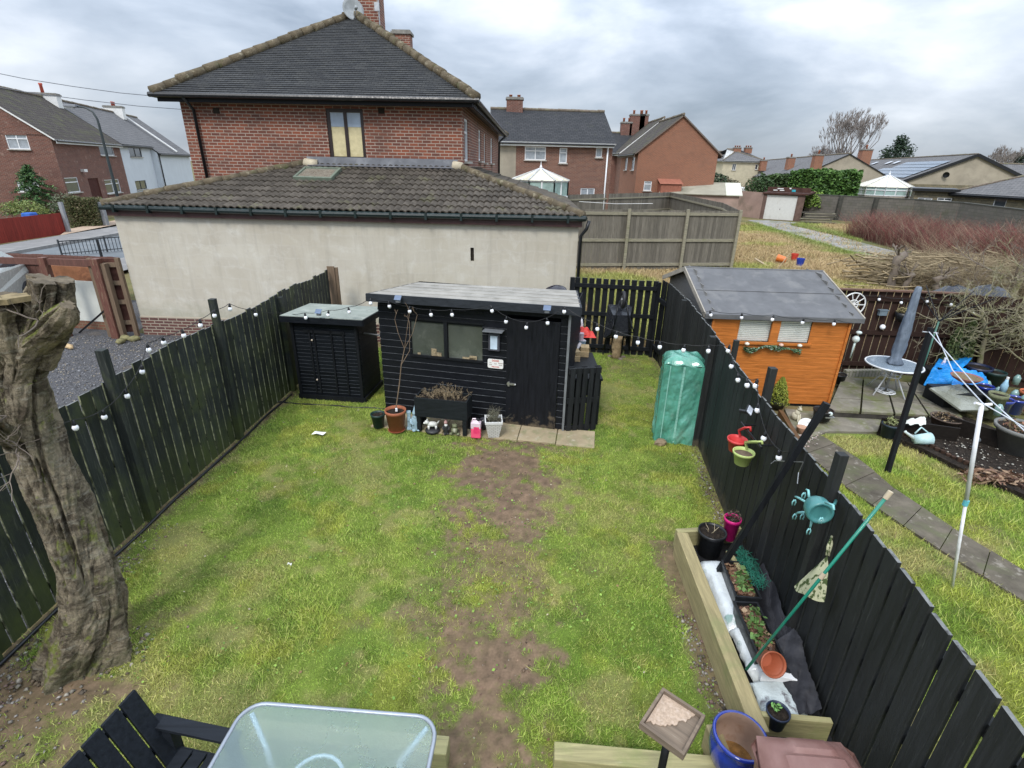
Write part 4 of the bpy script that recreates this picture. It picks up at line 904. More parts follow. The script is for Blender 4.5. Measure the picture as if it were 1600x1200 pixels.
# cream house and bungalow roofs further off
o=Y(1131,252,92);e=Y(1198,252,92);tc_,Fc_,fc_=house('cream_house','pale cream house with hipped grey roof and two red chimneys, beyond the gables',(o.x,92),(1,.1),e.x-o.x,9,Y(1160,250,92).z,Y(1160,233,96).z,PEBB,SLATEG,hip=True,ops={'front':ops_px(frame((o.x,92,0),(1,.1)),[(1144,256,1150,266,'w2',GL1),(1180,257,1184,265,'w1',GL1)])})
for px in (1152,1169):c=Y(px,232,96);chimney(tc_,c,1.1,.8,Y(px,240,96).z,Y(px,230.5,96).z,BRICKO,pots=3,potz=.3)
o=Y(1100,262,100);house('pale_house','grey roofed pale house peeping out behind the orange gable, left of the cream house',(Y(1112,250,104).x,104),(1,0),6,8,4.6,Y(1125,236,106).z,PEBB,SLATEG,hip=False)
def ridgehouse(name,label,pa,pb,z_r,halfw,drop,wm,rm,ops=None,nearops=None,**kw):   # gable towards us at pa, ridge running back to pb
    A=P(*pa,z_r);B=P(*pb,z_r);d=B-A;D_=math.hypot(d.x,d.y);x=Vector((d.y,-d.x,0)).normalized();o=A-x*halfw
    return house(name,label,(o.x,o.y),(x.x,x.y),2*halfw,D_,z_r-drop,z_r,wm,rm,ridge='y',ops=ops,**kw)
tR,FR,_=ridgehouse('bungalow','long grey-roofed bungalow with a plain beige gable, left of the solar panels',(1328,240),(1192,251),6.1,5.0,2.6,BEIGE,SLATEG,fas=BLACKP,over=.4)
for px,py,y in ((1280,238,64),(1237,243,78),(1194,248,92)):c=Y(px,py,y);chimney(tR,c,.95,.7,c.z-1.8,c.z-.2,BRICKO,pots=1,potz=.4)
ZHW=6.6
tS,FS,frS=ridgehouse('bungalow','beige gabled bungalow with a dark bargeboard and blue solar panels on its grey roof',(1528,241),(1345,251),6.4,ZHW,3.0,BEIGE,SLATEG,fas=BLACKP,over=.45)
mb=MB();cutwall(mb,FS@Matrix.Translation((0,-.02,0)),0,2*ZHW,0,3.0);mb.build('stone_base',STONEW,tS,world=True)
for s_ in (-1,1):
    mb=MB(FS);mb.beam((ZHW,-.22,6.32),(ZHW+s_*ZHW*1.08,-.22,6.32-3.0*1.08),.05,.34);mb.build('bargeboard',BLACKP,tS,world=True)
pit=3.0/ZHW;sl=math.sqrt(1+pit*pit)
def slope_pt(u,v):return Vector((ZHW-u/sl,v,6.4-u/sl*pit+.14))   # u down the left slope, v along the ridge
mb=MB(FS);gl=MB(FS)
for j in range(5):
    for i in range(11):
        if i<3 and j>2+i*0:pass
        u0,v0=2.0+j*1.0,1.6+i*1.62
        if (j<2 and i>8):continue
        q=[slope_pt(u0,v0),slope_pt(u0+.88,v0),slope_pt(u0+.88,v0+1.56),slope_pt(u0,v0+1.56)];gl.face(q)
sp_=gl.build('solar_panels',MAT('solar_glass',(.10,.14,.19),rough=.35,var=.15,scale=2,coat=.25),tS,world=True)
for v in (19.5,23.0,30):
    mb=MB(FS);q=[slope_pt(1.6,v),slope_pt(2.5,v),slope_pt(2.5,v+1.4),slope_pt(1.6,v+1.4)];mb.face([p+Vector((0,0,.08)) for p in q]);mb.build('skylight',GLB,tS,world=True)
c=Y(1352,240,72);chimney(tR,(c.x,c.y),1.25,.9,c.z-1.6,c.z+.5,BRICKO,pots=1,potz=.5)
mb=MB(FS);u,z=W(1477,273,FS);mb.push(Matrix.Translation((u,-.3,z))@rotm(R(100),0,R(-30)));mb.lathe([(0,0),(.25,.04),(.34,.1),(.34,.11),(0,.02)],n=14,cap=False);mb.pop();mb.build('satellite_dish',BLACKM,tS,world=True)
# the stone bungalow, its conservatory and the block wall
yT=46.0;o=Y(1494,299,yT);ze=o.z;e=P(1700,310,ze);xd_=(e.x-o.x,e.y-o.y);F0=frame((o.x,o.y,0),xd_)
tT,FT,frT=house('stone_bungalow','low stone bungalow with wide grey hipped roof behind the block wall, far right',(o.x,o.y),xd_,math.hypot(*xd_),11,ze,ze+2.55,STONEW,SLATEG,hip=True,fas=BLACKP,
      ops={'front':ops_px(F0,[(1552,307,1572,327,'w1',GL1)])},over=.3)
o2=Y(1430,299,yT+1.5);F1=frame((o2.x,o2.y,0),(o.x-o2.x,o.y-o2.y));L1=math.hypot(o.x-o2.x,o.y-o2.y)
wl_=ops_px(F1,[(1433,309,1456,318,'w2t',GL1),(1463,309,1486,322,'w2t',GL1)])
mb=MB();cutwall(mb,F1,0,L1+.5,0,ze,wl_);mb.push(F1);mb.wall((0,6),(0,0),0,ze);mb.pop();mb.build('annexe_wall',STONEW,tT,world=True)
for q in wl_:window(tT,F1,q,PLASTIC_W)
mb=MB(F1);mb.box((L1/2,2.6,ze+.05),(L1+.5,6,.22));mb.build('annexe_roof',BLACKP,tT,world=True)
c=Y(1384,300,54);t_=conservatory('white conservatory with glazed pyramid roof beside the stone bungalow',(c.x,54),4.2,3.6,Y(1379,306,52.5).z,Y(1379,293,52.5).z,Y(1379,273,54).z,R(-8),base=MAT('cream_base',(.46,.40,.34)))
BLOCK=BRICK('mossy_blockwork',(.155,.14,.12),(.12,.11,.095),(.085,.08,.07),bw=.45,bh=.225,ms=.012,stain=(.075,.08,.045),bm=.5)
t=thing('block_wall','long mottled grey concrete block wall behind the red twiggy shrubs','wall',tuple(P(1430,311,2.15).xy)+(0,))
wp=[P(1262,303,2.15),P(1430,311,2.15),P(1502,316,2.15),P(1585,327,2.1),P(1720,345,2.1)]
mb=MB();cp=MB();off=0
for a,b in zip(wp,wp[1:]):
    d=Vector((b.x-a.x,b.y-a.y,0));n_=Vector((d.y,-d.x,0)).normalized()*.11;mb.wall((a.x,a.y),(b.x,b.y),0,2.1,off=off);mb.wall((a.x-n_.x*2,a.y-n_.y*2),(b.x-n_.x*2,b.y-n_.y*2),0,2.1);off+=d.length
    cp.beam((a.x-n_.x,a.y-n_.y,2.13),(b.x-n_.x,b.y-n_.y,2.13),.28,.07)
mb.build('wall',BLOCK,t,world=True);cp.build('coping',MAT('dark_coping',(.085,.085,.075),var=.3,scale=2),t,world=True)
for k in (.33,.66):
    p=wp[0].lerp(wp[1],k);mb=MB();mb.box((p.x+.05,p.y-.16,1.05),(.34,.2,2.1));mb.build('pier',MAT('dark_pier',(.06,.058,.05),var=.3),t,world=True)
# garages
def corr(name,col):return MAT(name,col,rough=.9,var=.2,scale=.8,c2=(.20,.19,.14),amt=.4,s2=.6)
g1=P(1246,346,0);g0=P(1186,342,0);gd=(g1-g0);gd.z=0;FG=frame(g0,gd);GW=gd.length
t=thing('garage','pink rendered garage with a dirty white up and over door at the lane end','garage',(g0.x,g0.y,0))
zt=2.28;d0,d1=W(1195,325,FG)[0],W(1243,325,FG)[0]
mb=MB();cutwall(mb,FG,0,GW+.2,0,zt,[(max(.15,d0),d1,0.02,2.1)],rev=.12);mb.build('front_wall',MAT('brown_brick_pier',(.13,.085,.07),var=.3,scale=3),t,world=True)
mb=MB(FG);mb.box(((d0+d1)/2,.10,1.06),(d1-d0,.04,2.06));dr=mb.build('garage_door',MAT('dirty_white_door',(.60,.60,.57),rough=.6,var=.06,c2=(.48,.47,.42),amt=.35,s2=2),t,world=True)
mb=MB(FG);mb.tube([((d0+d1)/2,.07,1.0),((d0+d1)/2,.07,.86)],.02,6);mb.build('handle',BLACKM,dr,world=True)
b1=P(1157,342,0)
mb=MB();mb.wall((g0.x-2.0,g0.y+6.0),(g0.x,g0.y),0,zt);mb.build('side_wall',PINKR,t,world=True)
mb=MB(FG);slab(mb,[(-.1,-.15,zt+.02),(GW+.35,-.15,zt+.02),(GW+.35,6,zt+.1),(-.1,6,zt+.1)],.12);mb.box((GW/2+.3,.6,zt+.28),(GW+.3,.12,.40));mb.build('roof',MAT('brown_roof_board',(.07,.035,.028),var=.4,scale=2),t,world=True)
mb=MB(FG)
for u,z,w in ((1.2,.36,.5),(.8,.22,.35),(1.35,.22,.35)):mb.box((u,.52,zt+z),(w,.02,.08))
mb.box((2.0,.52,zt+.40),(.15,.02,.12));mb.box((2.3,.52,zt+.22),(.3,.02,.18),m=1);mb.build('old_stickers',[WHITEP,MAT('teal_scrap',(.05,.35,.42))],t,world=True)
# long low garage with the asbestos roof
t=thing('garage','long low pink garage under a pale corrugated ridge roof, behind the grey fence','garage',tuple(P(1095,303,2.3).xy)+(0,))
a=P(1036,301,2.35);b=P(1160,305,2.35);FG2=frame((a.x,a.y,0),(b.x-a.x,b.y-a.y));GL_=math.hypot(b.x-a.x,b.y-a.y)
mb=MB();cutwall(mb,FG2,0,GL_-.2,0,2.3);mb.push(FG2);mb.wall((GL_-.2,0),(GL_-.2,5),0,2.3);mb.wall((0,0),(0,5),0,2.3);mb.pop();mb.build('wall',PINKR,t,world=True)
mb=MB(FG2);zr_=3.15;slab(mb,[(-.3,-.2,2.33),(GL_*.80,-.2,2.33),(GL_*.80,2.5,zr_),(-.3,2.5,zr_)],.06,0);slab(mb,[(-.3,5.2,2.33),(-.3,2.5,zr_),(GL_,2.5,zr_),(GL_,5.2,2.33)],.06,0)
slab(mb,[(GL_*.80+.01,-.2,2.33),(GL_,-.2,2.33),(GL_,2.5,zr_),(GL_*.80+.01,2.5,zr_)],.06,1);mb.face([(GL_-.1,-.1,2.33),(GL_-.1,5,2.33),(GL_-.1,2.5,zr_-.03)],m=0);mb.face([(-.1,-.1,2.33),(-.1,5,2.33),(-.1,2.5,zr_-.03)],m=0)
mb.build('roof',[corr('mossy_asbestos',(.30,.28,.22)),MAT('white_corrugated',(.55,.55,.46),var=.1,scale=2)],t,world=True)
p=Y(1125,292,58);t=thing('caravan','white rounded caravan roof just visible right of the orange gable','caravan',(p.x,58,0));mb=MB();mb.prism([(-2.6,0.5),(2.6,.5),(2.7,1.6),(2.2,2.5),(-.5,2.75),(-2.2,2.5),(-2.7,1.6)],-1,1)
ob=mb.build('body',PLASTIC_W,t,bevel=.12);ob.rotation_euler=(R(90),0,0);zz=zat((p.x,58),284)-2.75;t.location.z=0;TM[t.name]=Matrix.Translation(t.location)
mb=MB();mb.box((0,-1.01,1.9),(1.8,.02,.5));mb.build('window',GL1,t)
# tall grey fence round the next plot
def fence(name,label,pts,h,bm,rm_,bw=.14,gap=.012,th=.018,side=1,posts=None,postm=None,rails=(.25,.95,1.6),railside=-1,edge=None,pick=None,group=None,cat='fence',rw=.05,rh=.09,posth=None,post=.09,hv=.01,z0=0.0,leanf=None,topm=None,gapf=None):
    # boards on the side the photo sees; rails and posts behind or in front (railside)
    t=thing(name,label,cat,(pts[0][0],pts[0][1],0),0,group);mb=MB();rl=MB();ps=[]
    rr=random.Random(hash(label) % 1000 if False else len(label));pos=0
    for a,b in zip(pts,pts[1:]):
        a,b=Vector((a[0],a[1],0)),Vector((b[0],b[1],0));d=b-a;L=d.length;d.normalize();n=Vector((d.y,-d.x,0))*side
        if gapf:bw,gap,th=gapf((a.y+b.y)/2)
        k=max(1,int(L/(bw+gap)));bw_=L/k-gap
        for i in range(k):
            c=a+d*((i+.5)*L/k);H_=(h(c) if callable(h) else h)+rr.uniform(-hv,hv);M_=Matrix((d,n,Vector((0,0,1)))).transposed().to_4x4();M_.translation=Vector((c.x,c.y,z0+H_/2+.03))
            M_=M_@Matrix.Rotation(rr.uniform(-.004,.004),4,'Y')@Matrix.Rotation(rr.uniform(-.02,.02),4,'Z')
            f0=len(mb.f);mb.push(M_);mb.box((0,rr.uniform(-.002,.002),0),(bw_*rr.uniform(.97,1.0),th,H_));mb.pop()
            if edge:mb.mi[f0+3]=1;mb.mi[f0+5]=1
            if topm:mb.mi[f0+1]=2
        for z in rails:
            q=n*railside*(th/2+rw/2+.002);H_=(h(a) if callable(h) else h)
            rl.beam(a+q+Vector((0,0,z0+z*H_/1.8)),b+q+Vector((0,0,z0+z*(h(b) if callable(h) else h)/1.8)),rh if False else rw,rh)
    mts=[bm]+([edge] if edge else [])+([topm] if topm else [])
    if topm and not edge:mts=[bm,bm,topm]
    mb.build('boards',mts,t,world=True);rl.build('rails',rm_,t,world=True)
    for p in posts or ():
        x,y_,hp=p[:3];m=MB();w=p[3] if len(p)>3 else post;m.box((x,y_,hp/2),(w,w,hp));m.build('post',postm or bm,t,world=True,bevel=.004)
    return t
zf=2.42;fA,fB,fC,fD,fM=P(880,328,zf),P(1157,331,zf),P(1048,301,zf),P(735,309,zf),P(1130,318,zf)
def on(a,b,px_list,off):
    r=[]
    for f in px_list:p=a.lerp(b,f);r.append((p.x,p.y+off,2.5,.12))
    return r
fence('boundary_fence','tall silver grey closeboard fence with rails towards us, right of the rendered extension',[fA,fB],2.42,GREYW,GREYX,bw=.125,gap=.004,th=.02,side=-1,railside=-1,rails=(.18,.93,1.72),rw=.05,rh=.12,posts=on(fA,fB,(.36,.69,.995),-.12),postm=GREYX,hv=.012)
fence('boundary_fence','far run of the grey closeboard plot fence, dipping towards its corner',[fB,fM,fC],2.42,GREYW,GREYX,bw=.14,gap=.004,side=1,railside=-1,hv=.012)
fence('boundary_fence','shaded back run of the grey plot fence in front of the brick semi',[fC,fD],2.42,GREYW,GREYX,bw=.14,gap=.004,side=1,railside=-1,hv=.012)
mb=MB();a,b=Y(905,315,27),Y(1020,318,27.5);mb.tube([a,a.lerp(b,.5)-Vector((0,0,.06)),b],.012,5);cl_=mb.build('washing_line',WHITEP);tag(cl_,'thin white washing line strung across the fenced plot','washing line')
# ------------------------------------------------------------------ hedges, bushes, far trees
def bush(name,label,cat,c,r,n,size,cols,seed=1,hollow=.5,low=-.2,stem=True,lump=.3,parts=True):
    t=thing(name,label,cat,(c[0],c[1],0));p=blobpts(n,(c[0],c[1],c[2]),r,hollow,lump,seed,low);p[:,2]=np.maximum(p[:,2],.02)
    leafcloud('crown',p,size,cols,t)
    if stem:
        rr=random.Random(seed);sg=[]
        for i in range(5):branch(sg,(c[0]+rr.uniform(-.3,.3)*r[0],c[1],0),(rr.gauss(0,.4),rr.gauss(0,.4),1),max(.2,c[2]),.03*max(1,r[2]),1,rr,.5)
        tubesnp('stem',sg,BARK,t)
    return t
def hedgebox(name,label,a,b,h,d,n,size,cols,seed=2,rough=.12,cat='hedge',par=None):
    t=thing(name,label,cat,(a[0],a[1],0));a=np.array(a[:2]);b=np.array(b[:2]);dv=b-a;L=np.linalg.norm(dv);dv/=L;nv=np.array([-dv[1],dv[0]])
    u=rng.random(n)*L;s=rng.random(n);face=rng.random(n);v=np.where(face<.5,0+rng.random(n)**2*.25,rng.random(n)*d);z=np.where(face<.5,s*h,h-rng.random(n)**2*.25)
    e=rng.random(n)<.12;u=np.where(e,(rng.random(n)>.5)*L,u);v=np.where(e,rng.random(n)*d,v);z=np.where(e,s*h,z)
    k=rough*2*(fbm(u,z+v,1.6,seed)-.5)+.1*rough*rng.normal(size=n)
    P_=np.stack([a[0]+dv[0]*u+nv[0]*(v-k),a[1]+dv[1]*u+nv[1]*(v-k),np.clip(z+k*1.3*(face>=.5),.03,None)],1)
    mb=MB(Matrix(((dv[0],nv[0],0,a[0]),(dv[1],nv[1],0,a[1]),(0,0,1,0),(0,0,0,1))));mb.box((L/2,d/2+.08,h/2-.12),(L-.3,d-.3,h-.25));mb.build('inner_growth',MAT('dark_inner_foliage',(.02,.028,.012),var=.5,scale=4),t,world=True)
    leafcloud('foliage',P_,size,cols,t);return t
LAU=[(.07,.15,.03),(.10,.20,.04),(.045,.10,.025),(.13,.24,.06)]
a,b=Y(1236,268,55),Y(1347,270,52);a2=Y(1190,270,57);hz_=a.z
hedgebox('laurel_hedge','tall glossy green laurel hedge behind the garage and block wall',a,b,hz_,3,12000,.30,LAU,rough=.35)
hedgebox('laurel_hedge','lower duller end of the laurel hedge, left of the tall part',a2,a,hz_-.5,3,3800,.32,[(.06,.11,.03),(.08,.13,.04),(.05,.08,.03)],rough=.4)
p=P(1266,340,0);bush('garden_bush','small bright yellow green bush growing beside the garage door','bush',(p.x-.2,p.y-.5,1.2),(1.0,.9,1.15),1700,.2,[(.22,.34,.06),(.15,.26,.05),(.28,.38,.09)],5)
p=Y(1140,285,50);bush('garden_bush','dark evergreen bush below the cream house','bush',(p.x+1,p.y+8,2.3),(2.2,1.5,1.6),1800,.25,[(.035,.06,.03),(.05,.08,.035)],6)
p=Y(1172,285,52);bush('garden_bush','brownish twiggy bush between two dark evergreens','bush',(p.x,p.y+6,2.0),(1.6,1.2,1.3),1300,.22,[(.16,.13,.08),(.12,.11,.06)],7)
p=Y(1194,283,54);bush('garden_bush','dark green rounded bush at the left end of the laurel hedge','bush',(p.x+.5,p.y+2,2.1),(1.5,1.2,1.5),1500,.22,[(.045,.085,.03),(.06,.11,.035)],8)
def baretree(label,base,h,r,spread,seed,kids=3,depth=6,up=.35,mat=FARBARK,lean=(0,0,1),n0=5,minr=.02,shrink=.62):
    t=thing('bare_tree',label,'tree',(base[0],base[1],0));rr=random.Random(seed);sg=[];L0=h*.16
    sg.append((tuple(base),(base[0],base[1],L0),r,r*.8));tr=tubesnp('trunk',sg,mat,t,8);sg=[]
    for i in range(n0):
        a=6.283*i/n0+rr.uniform(-.3,.3);branch(sg,(base[0],base[1],L0*.9),(math.cos(a)*spread,math.sin(a)*spread*.7,1),h*.30,r*.5,depth-1,rr,.42,up,kids,3,shrink,.10,.6,minr)
    tubesnp('crown',sg,mat,t,3);return t
def T(px,y):return (Y(px,250,y).x,y,0)
baretree('big bare winter tree with upswept twiggy crown above the bungalow roofs',T(1322,88),Y(1325,140,88).z,.38,.58,11,depth=5,n0=8,minr=.026)
baretree('smaller bare tree leaning left of the big bare winter tree',T(1292,92),Y(1292,208,92).z,.2,.6,12,depth=5,minr=.025)
baretree('bare dark twiggy tree at the right edge above the bungalow ridge',T(1557,95),Y(1560,212,95).z,.3,.6,14,depth=5,n0=5,minr=.025)
baretree('second bare twiggy tree, furthest right on the skyline',T(1592,98),Y(1592,218,98).z,.25,.6,15,depth=5,minr=.025)
b=T(1397,118);h=Y(1397,211,118).z;t=thing('dark_conifer','dark wind blown evergreen beside the bare trees above the grey roofs','tree',b)
pp=np.concatenate([blobpts(900,(b[0]+dx,b[1],z),(r1,r1,r2),.3,.5,k) for k,(dx,z,r1,r2) in enumerate(((.4,h-1.6,1.3,1.7),(-1.3,h-4.0,1.9,1.9),(1.6,h-3.2,1.9,1.8),(.2,h-5.8,2.8,2.1),(-1.8,h-7.8,2.4,1.8),(1.8,h-7.6,2.3,1.8)))])
leafcloud('crown',pp,.42,[(.03,.055,.032),(.045,.075,.04),(.02,.04,.025)],t);mb=MB();mb.tube([(b[0],b[1],0),(b[0],b[1],h*.8)],[.3,.1],8);mb.build('trunk',BARK,t,world=True)
pp=blobpts(900,(T(1590,98)[0],97,6.3),(2.0,1,1.8),.3,.5,3);t=thing('ivy_clad_tree','dark ivy clad tree top at the far right skyline','tree',(T(1590,98)[0],97,0));leafcloud('crown',pp,.4,[(.05,.06,.04),(.03,.045,.03)],t);mb=MB();mb.tube([(T(1590,98)[0],97,0),(T(1590,98)[0],97,6)],[.3,.15],8);mb.build('trunk',BARK,t,world=True)
# far line of roofs and hedges so the skyline is closed
for k,(px,y,w,hh,lab) in enumerate(((1215,110,14,5.2,'long grey roof on the skyline behind the bungalow row'),(1445,120,16,5.6,'distant brown roof just over the solar panel bungalow'),(1590,70,12,5.0,'pale stone gable roof at the far right behind the beige bungalow'))):
    o=Y(px,260,y);house('far_house',lab,(o.x-w/2,y),(1,.05*k),w,8,hh-1.8,hh+.3*k,BEIGE,SLATEG)
# ------------------------------------------------------------------ shrubs and brush on the waste ground
n=15000;px=1245+rng.random(n)**.8*420
def shrubline(n,a,b,off,wid,hmin,hmax,cols,name,label,cat,r=.006,lean=.25,seed=1,droop=0.):
    a=np.array(a[:2]);b=np.array(b[:2]);u=rng.random(n);w=(rng.random(n)-.5)*wid;dv=(b-a)/np.linalg.norm(b-a);nv=np.array([-dv[1],dv[0]])
    base=a+(b-a)*u[:,None]+nv*(w+off)[:,None];h=hmin+(hmax-hmin)*rng.random(n)*(.5+fbm(base[:,0],base[:,1],.6,seed));an=rng.random(n)*6.283;ln=lean*h*(.3+rng.random(n))
    segs=[];col=[];cols=np.array(cols)
    for i in range(n):
        p0=(base[i,0],base[i,1],0);m=(p0[0]+math.cos(an[i])*ln[i]*.35,p0[1]+math.sin(an[i])*ln[i]*.35,h[i]*.6);q=(p0[0]+math.cos(an[i])*ln[i]*1.1,p0[1]+math.sin(an[i])*ln[i]*1.1,h[i]*(1-droop))
        c=cols[int(rng.integers(0,len(cols)))]*(.6+.7*rng.random());segs+=[(p0,m,r,r*.8),(m,q,r*.8,r*.3)];col+=[c,c]
        if i % 2==0:
            a2=an[i]+rng.normal();q2=(m[0]+math.cos(a2)*ln[i]*.7,m[1]+math.sin(a2)*ln[i]*.7,h[i]*.95);segs.append((m,q2,r*.6,r*.3));col.append(c*1.1)
    return setp(tubesnp(name,segs,TINT('twig_tint',rough=.9,k=.1),None,3,cols=col),label,cat,kind='stuff')
RED=[(.20,.065,.06),(.26,.085,.075),(.13,.055,.05),(.27,.18,.13),(.30,.23,.16)]
sa,sb=P(1282,375,0),P(1600,470,0);sm=P(1430,425,0)
shrubline(8500,P(1300,366,0),P(1470,415,0),2.4,3.4,.3,1.9,RED,'red_twig_shrubs','dense thicket of dark red leafless twigs in front of the block wall','shrubs',r=.0065,lean=.65)
shrubline(9000,P(1460,420,0),P(1710,474,0),2.0,4.6,.3,2.1,RED,'red_twig_shrubs','dense red brown twig thicket reaching the right edge of the waste ground','shrubs',r=.0065,lean=.7,seed=3)
DRY=[(.36,.29,.18),(.28,.22,.14),(.42,.35,.22),(.22,.17,.11)]
shrubline(5200,P(1400,448,0),P(1660,470,0),1.4,4.6,.2,1.6,DRY,'dry_brambles','pale dry bramble canes and dead stalks tangled behind the brown fence','brambles',r=.006,lean=1.1,seed=5,droop=.4)
# heap of cut branches behind the brown fence
t=thing('brushwood_pile','heap of pale cut branches lying behind the dark brown fence','brushwood',tuple(P(1480,452,0).xy)+(0,));segs=[]
rr=random.Random(4)
for i in range(620):
    u=rr.random();c=P(1385+u*250,452,0);c+=Vector((rr.gauss(0,.4),rr.uniform(-.5,2.2),0));an=rr.gauss(.05,.35);L=rr.uniform(.6,2.6);z=rr.random()**1.5*1.0;dz=rr.gauss(0,.18)
    a=c+Vector((-math.cos(an)*L/2,-math.sin(an)*L/2,z-dz*L/2+.05));b=c+Vector((math.cos(an)*L/2,math.sin(an)*L/2,z+dz*L/2+.05));a.z=max(a.z,.02);b.z=max(b.z,.02);m=(a+b)/2+Vector((0,0,rr.uniform(-.1,.12)));r=rr.uniform(.008,.035)
    segs+=[(tuple(a),tuple(m),r,r*.9),(tuple(m),tuple(b),r*.9,r*.5)]
tubesnp('branches',segs,MAT('cut_branch_bark',(.34,.27,.17),var=.4,scale=2,rough=.95,isl=.5,bmp=.2),t,5)
def stump(label,px,py,pt,r,seed):
    b=P(px,py,0);h=zat(b,pt);t=thing('tree_stump',label,'stump',(b.x,b.y,0));sg=[];rr=random.Random(seed);mb=MB()
    pts=[(rr.gauss(0,.02)*k,0,h*k/6) for k in range(7)];mb.tube([(0,0,0)]+pts[1:],[r*1.3,r*1.05,r,r*1.08,r*.95,r*1.12,r*.85],10);mb.build('trunk',BARK,t,smooth=True)
    for i in range(4):branch(sg,(b.x,b.y,h*rr.uniform(.75,.98)),(rr.gauss(0,1),rr.gauss(0,1),.9),.35,r*.35,1,rr,.4)
    tubesnp('cut_branches',sg,BARK,t,6);return t
stump('knobbly pollarded grey stump standing behind the brown fence',1389,452,396,.14,3)
stump('short split stump with brown shoots, right of the knobbly pollarded stump',1412,455,428,.09,4)
stump('stubby mossy green stump among the brushwood behind the parasol',1462,462,432,.10,5)
# scrap by the field edge
def bucket(label,p,r,h,m,rot=None,handle=True,name='bucket'):
    t=thing(name,label,'bucket',p,random.uniform(0,3));mb=MB(rot);mb.lathe([(r*.8,0),(r,h*.85),(r*1.05,h*.86),(r*1.05,h),(r*.98,h),(r*.95,h*.85),(r*.76,.02),(0,.02)],n=20,cap=False);mb.lathe([(0,0),(r*.8,0)],n=20,cap=False);mb.build('body',m,t,smooth=False)
    if handle:mb=MB(rot);mb.tube([(r*1.02*math.cos(a),-.02-r*.5*math.sin(a),h*.9-.3*r*math.sin(a)) for a in np.linspace(0,math.pi,9)],.006,5);mb.build('handle',STEEL,t)
    return t
BLUEP=MAT('blue_plastic',(.02,.05,.33),rough=.4,var=.15);ORP=MAT('orange_plastic',(.60,.16,.03),rough=.45,var=.15)
p=P(1249,416,0);bucket('blue plastic bucket standing upright on the waste ground',p,.17,.36,BLUEP)
p=P(1232,413,0);bucket('orange plastic bucket lying tipped against the blue bucket',p+Vector((-.1,.1,.17)),.17,.42,ORP,rotm(R(80),0,R(70)),handle=False)
p=P(1240,408,0);bucket('red orange bucket upright behind the blue one',p,.16,.36,MAT('red_plastic',(.5,.05,.03),rough=.45),handle=False)
WOODP=PAINTED('pale_old_board',(.36,.28,.18),(.5,.42,.3),along='X',amt=.35,isl=.2,rough=.9)
k=0
for (x0,y0,x1,y1,z0,z1,lab) in ((1190,424,1248,421,.05,.06,'long pale board lying flat behind the orange shed roof'),(1165,419,1195,425,.10,.05,'pale offcut board by the end of the grey fence'),(1180,404,1200,416,.25,.03,'mossy board lying askew in the dry grass'),(1213,423,1234,396,.03,.75,'thin brown stick leaning up out of the grass'),(1130,420,1150,421,.05,.05,'short board half hidden at the foot of the grey fence'),(1238,416,1268,419,.06,.05,'board lying in front of the blue bucket'),(1152,425,1175,424,.05,.08,'short pale plank behind the shed ridge')):
    a,b=P(x0,y0,z0),P(x1,y1,z1);mb=MB();mb.beam(a,b,.14 if k !=3 else .03,.03 if k !=3 else .03);o=mb.build('loose_board' if k !=3 else 'stick',WOODP,bevel=.003);tag(o,lab,'board' if k !=3 else 'stick','loose boards on the waste ground' if k !=3 else None);k+=1
t=thing('timber_stack','low stack of old grey planks lying right of the garage door','planks',tuple(P(1275,349,0).xy)+(0,));c=P(1275,349,0)
for i in range(9):
    mb=MB();an=random.uniform(-.12,.12);z=.08+.10*i;x=random.uniform(-.4,.4);mb.beam((c.x-1.3+x,c.y-an,z),(c.x+1.3+x,c.y+an,z+random.uniform(-.05,.05)),.2,.06);mb.build('plank',GREYX if i % 2 else MAT('dark_old_plank',(.10,.09,.075)),t,world=True)

# ------------------------------------------------------------------ garden fences
def fpts(LF,y0,y1,n=None):
    ys_=sorted({y0,y1,*[a for a,b in LF if y0<a<y1]});return [(float(np.interp(v,[a for a,b in LF],[b for a,b in LF])),v) for v in ys_]
def lfh(c):return 1.82-.13*max(0,min(1,(5.6-c.y)/2.2))+.02*math.sin(c.y*2.2)
lt=[(x,y) for x,y in fpts(LFX,.9,11.35)]
pp=[P(225,600,1.78),P(350,515,1.80)]
def pl_(x,y,h,w=.09):return (x,y,h,w)
fence('board_fence','mossy black painted board fence down the left side of the lawn',lt[::-1] if False else lt,lfh,BLACKF,BLACKF,bw=.132,gap=.017,th=.018,side=1,railside=-1,edge=MOSSEDGE,topm=BLACKEDGE,
      posts=[(lfx(5.08)+.05,5.08,2.16,.085),(lfx(7.08)+.05,7.08,2.22,.085),(lfx(3.1)+.05,3.1,1.8,.09),(lfx(9.0)+.04,9.0,1.8,.09)],hv=.022)
q=P(512,425,1.85);mb=MB();x_=lfx(11.38);mb.box((x_+.05,11.42,.95),(.16,.03,1.92));mb.box((x_+.16,11.46,.94),(.06,.05,1.88));o=mb.build('end_post',BROWNW);tag(o,'unpainted brown board closing the far end of the left fence','fence post')
# kerb pipe along its foot
mb=MB();pts=[(lfx(v)+.10+.012*math.sin(v*3),v,.045+.006*math.sin(v*5)) for v in np.linspace(1.4,8.75,40)];mb.tube(pts,.017,8);o=mb.build('edging_pipe',BLACKP,smooth=True);tag(o,'thin black pipe lying along the foot of the left fence','pipe')
mb=MB();a,b=P(425,628,.03),P(602,639,.03);pts=[a.lerp(b,k/12)+Vector((0,.012*math.sin(k*1.3),.006*math.sin(k*2))) for k in range(13)];mb.tube(pts,.013,8);o=mb.build('hose',BLACKP,smooth=True);tag(o,'black hose running across the grass to the shed corner','hose')
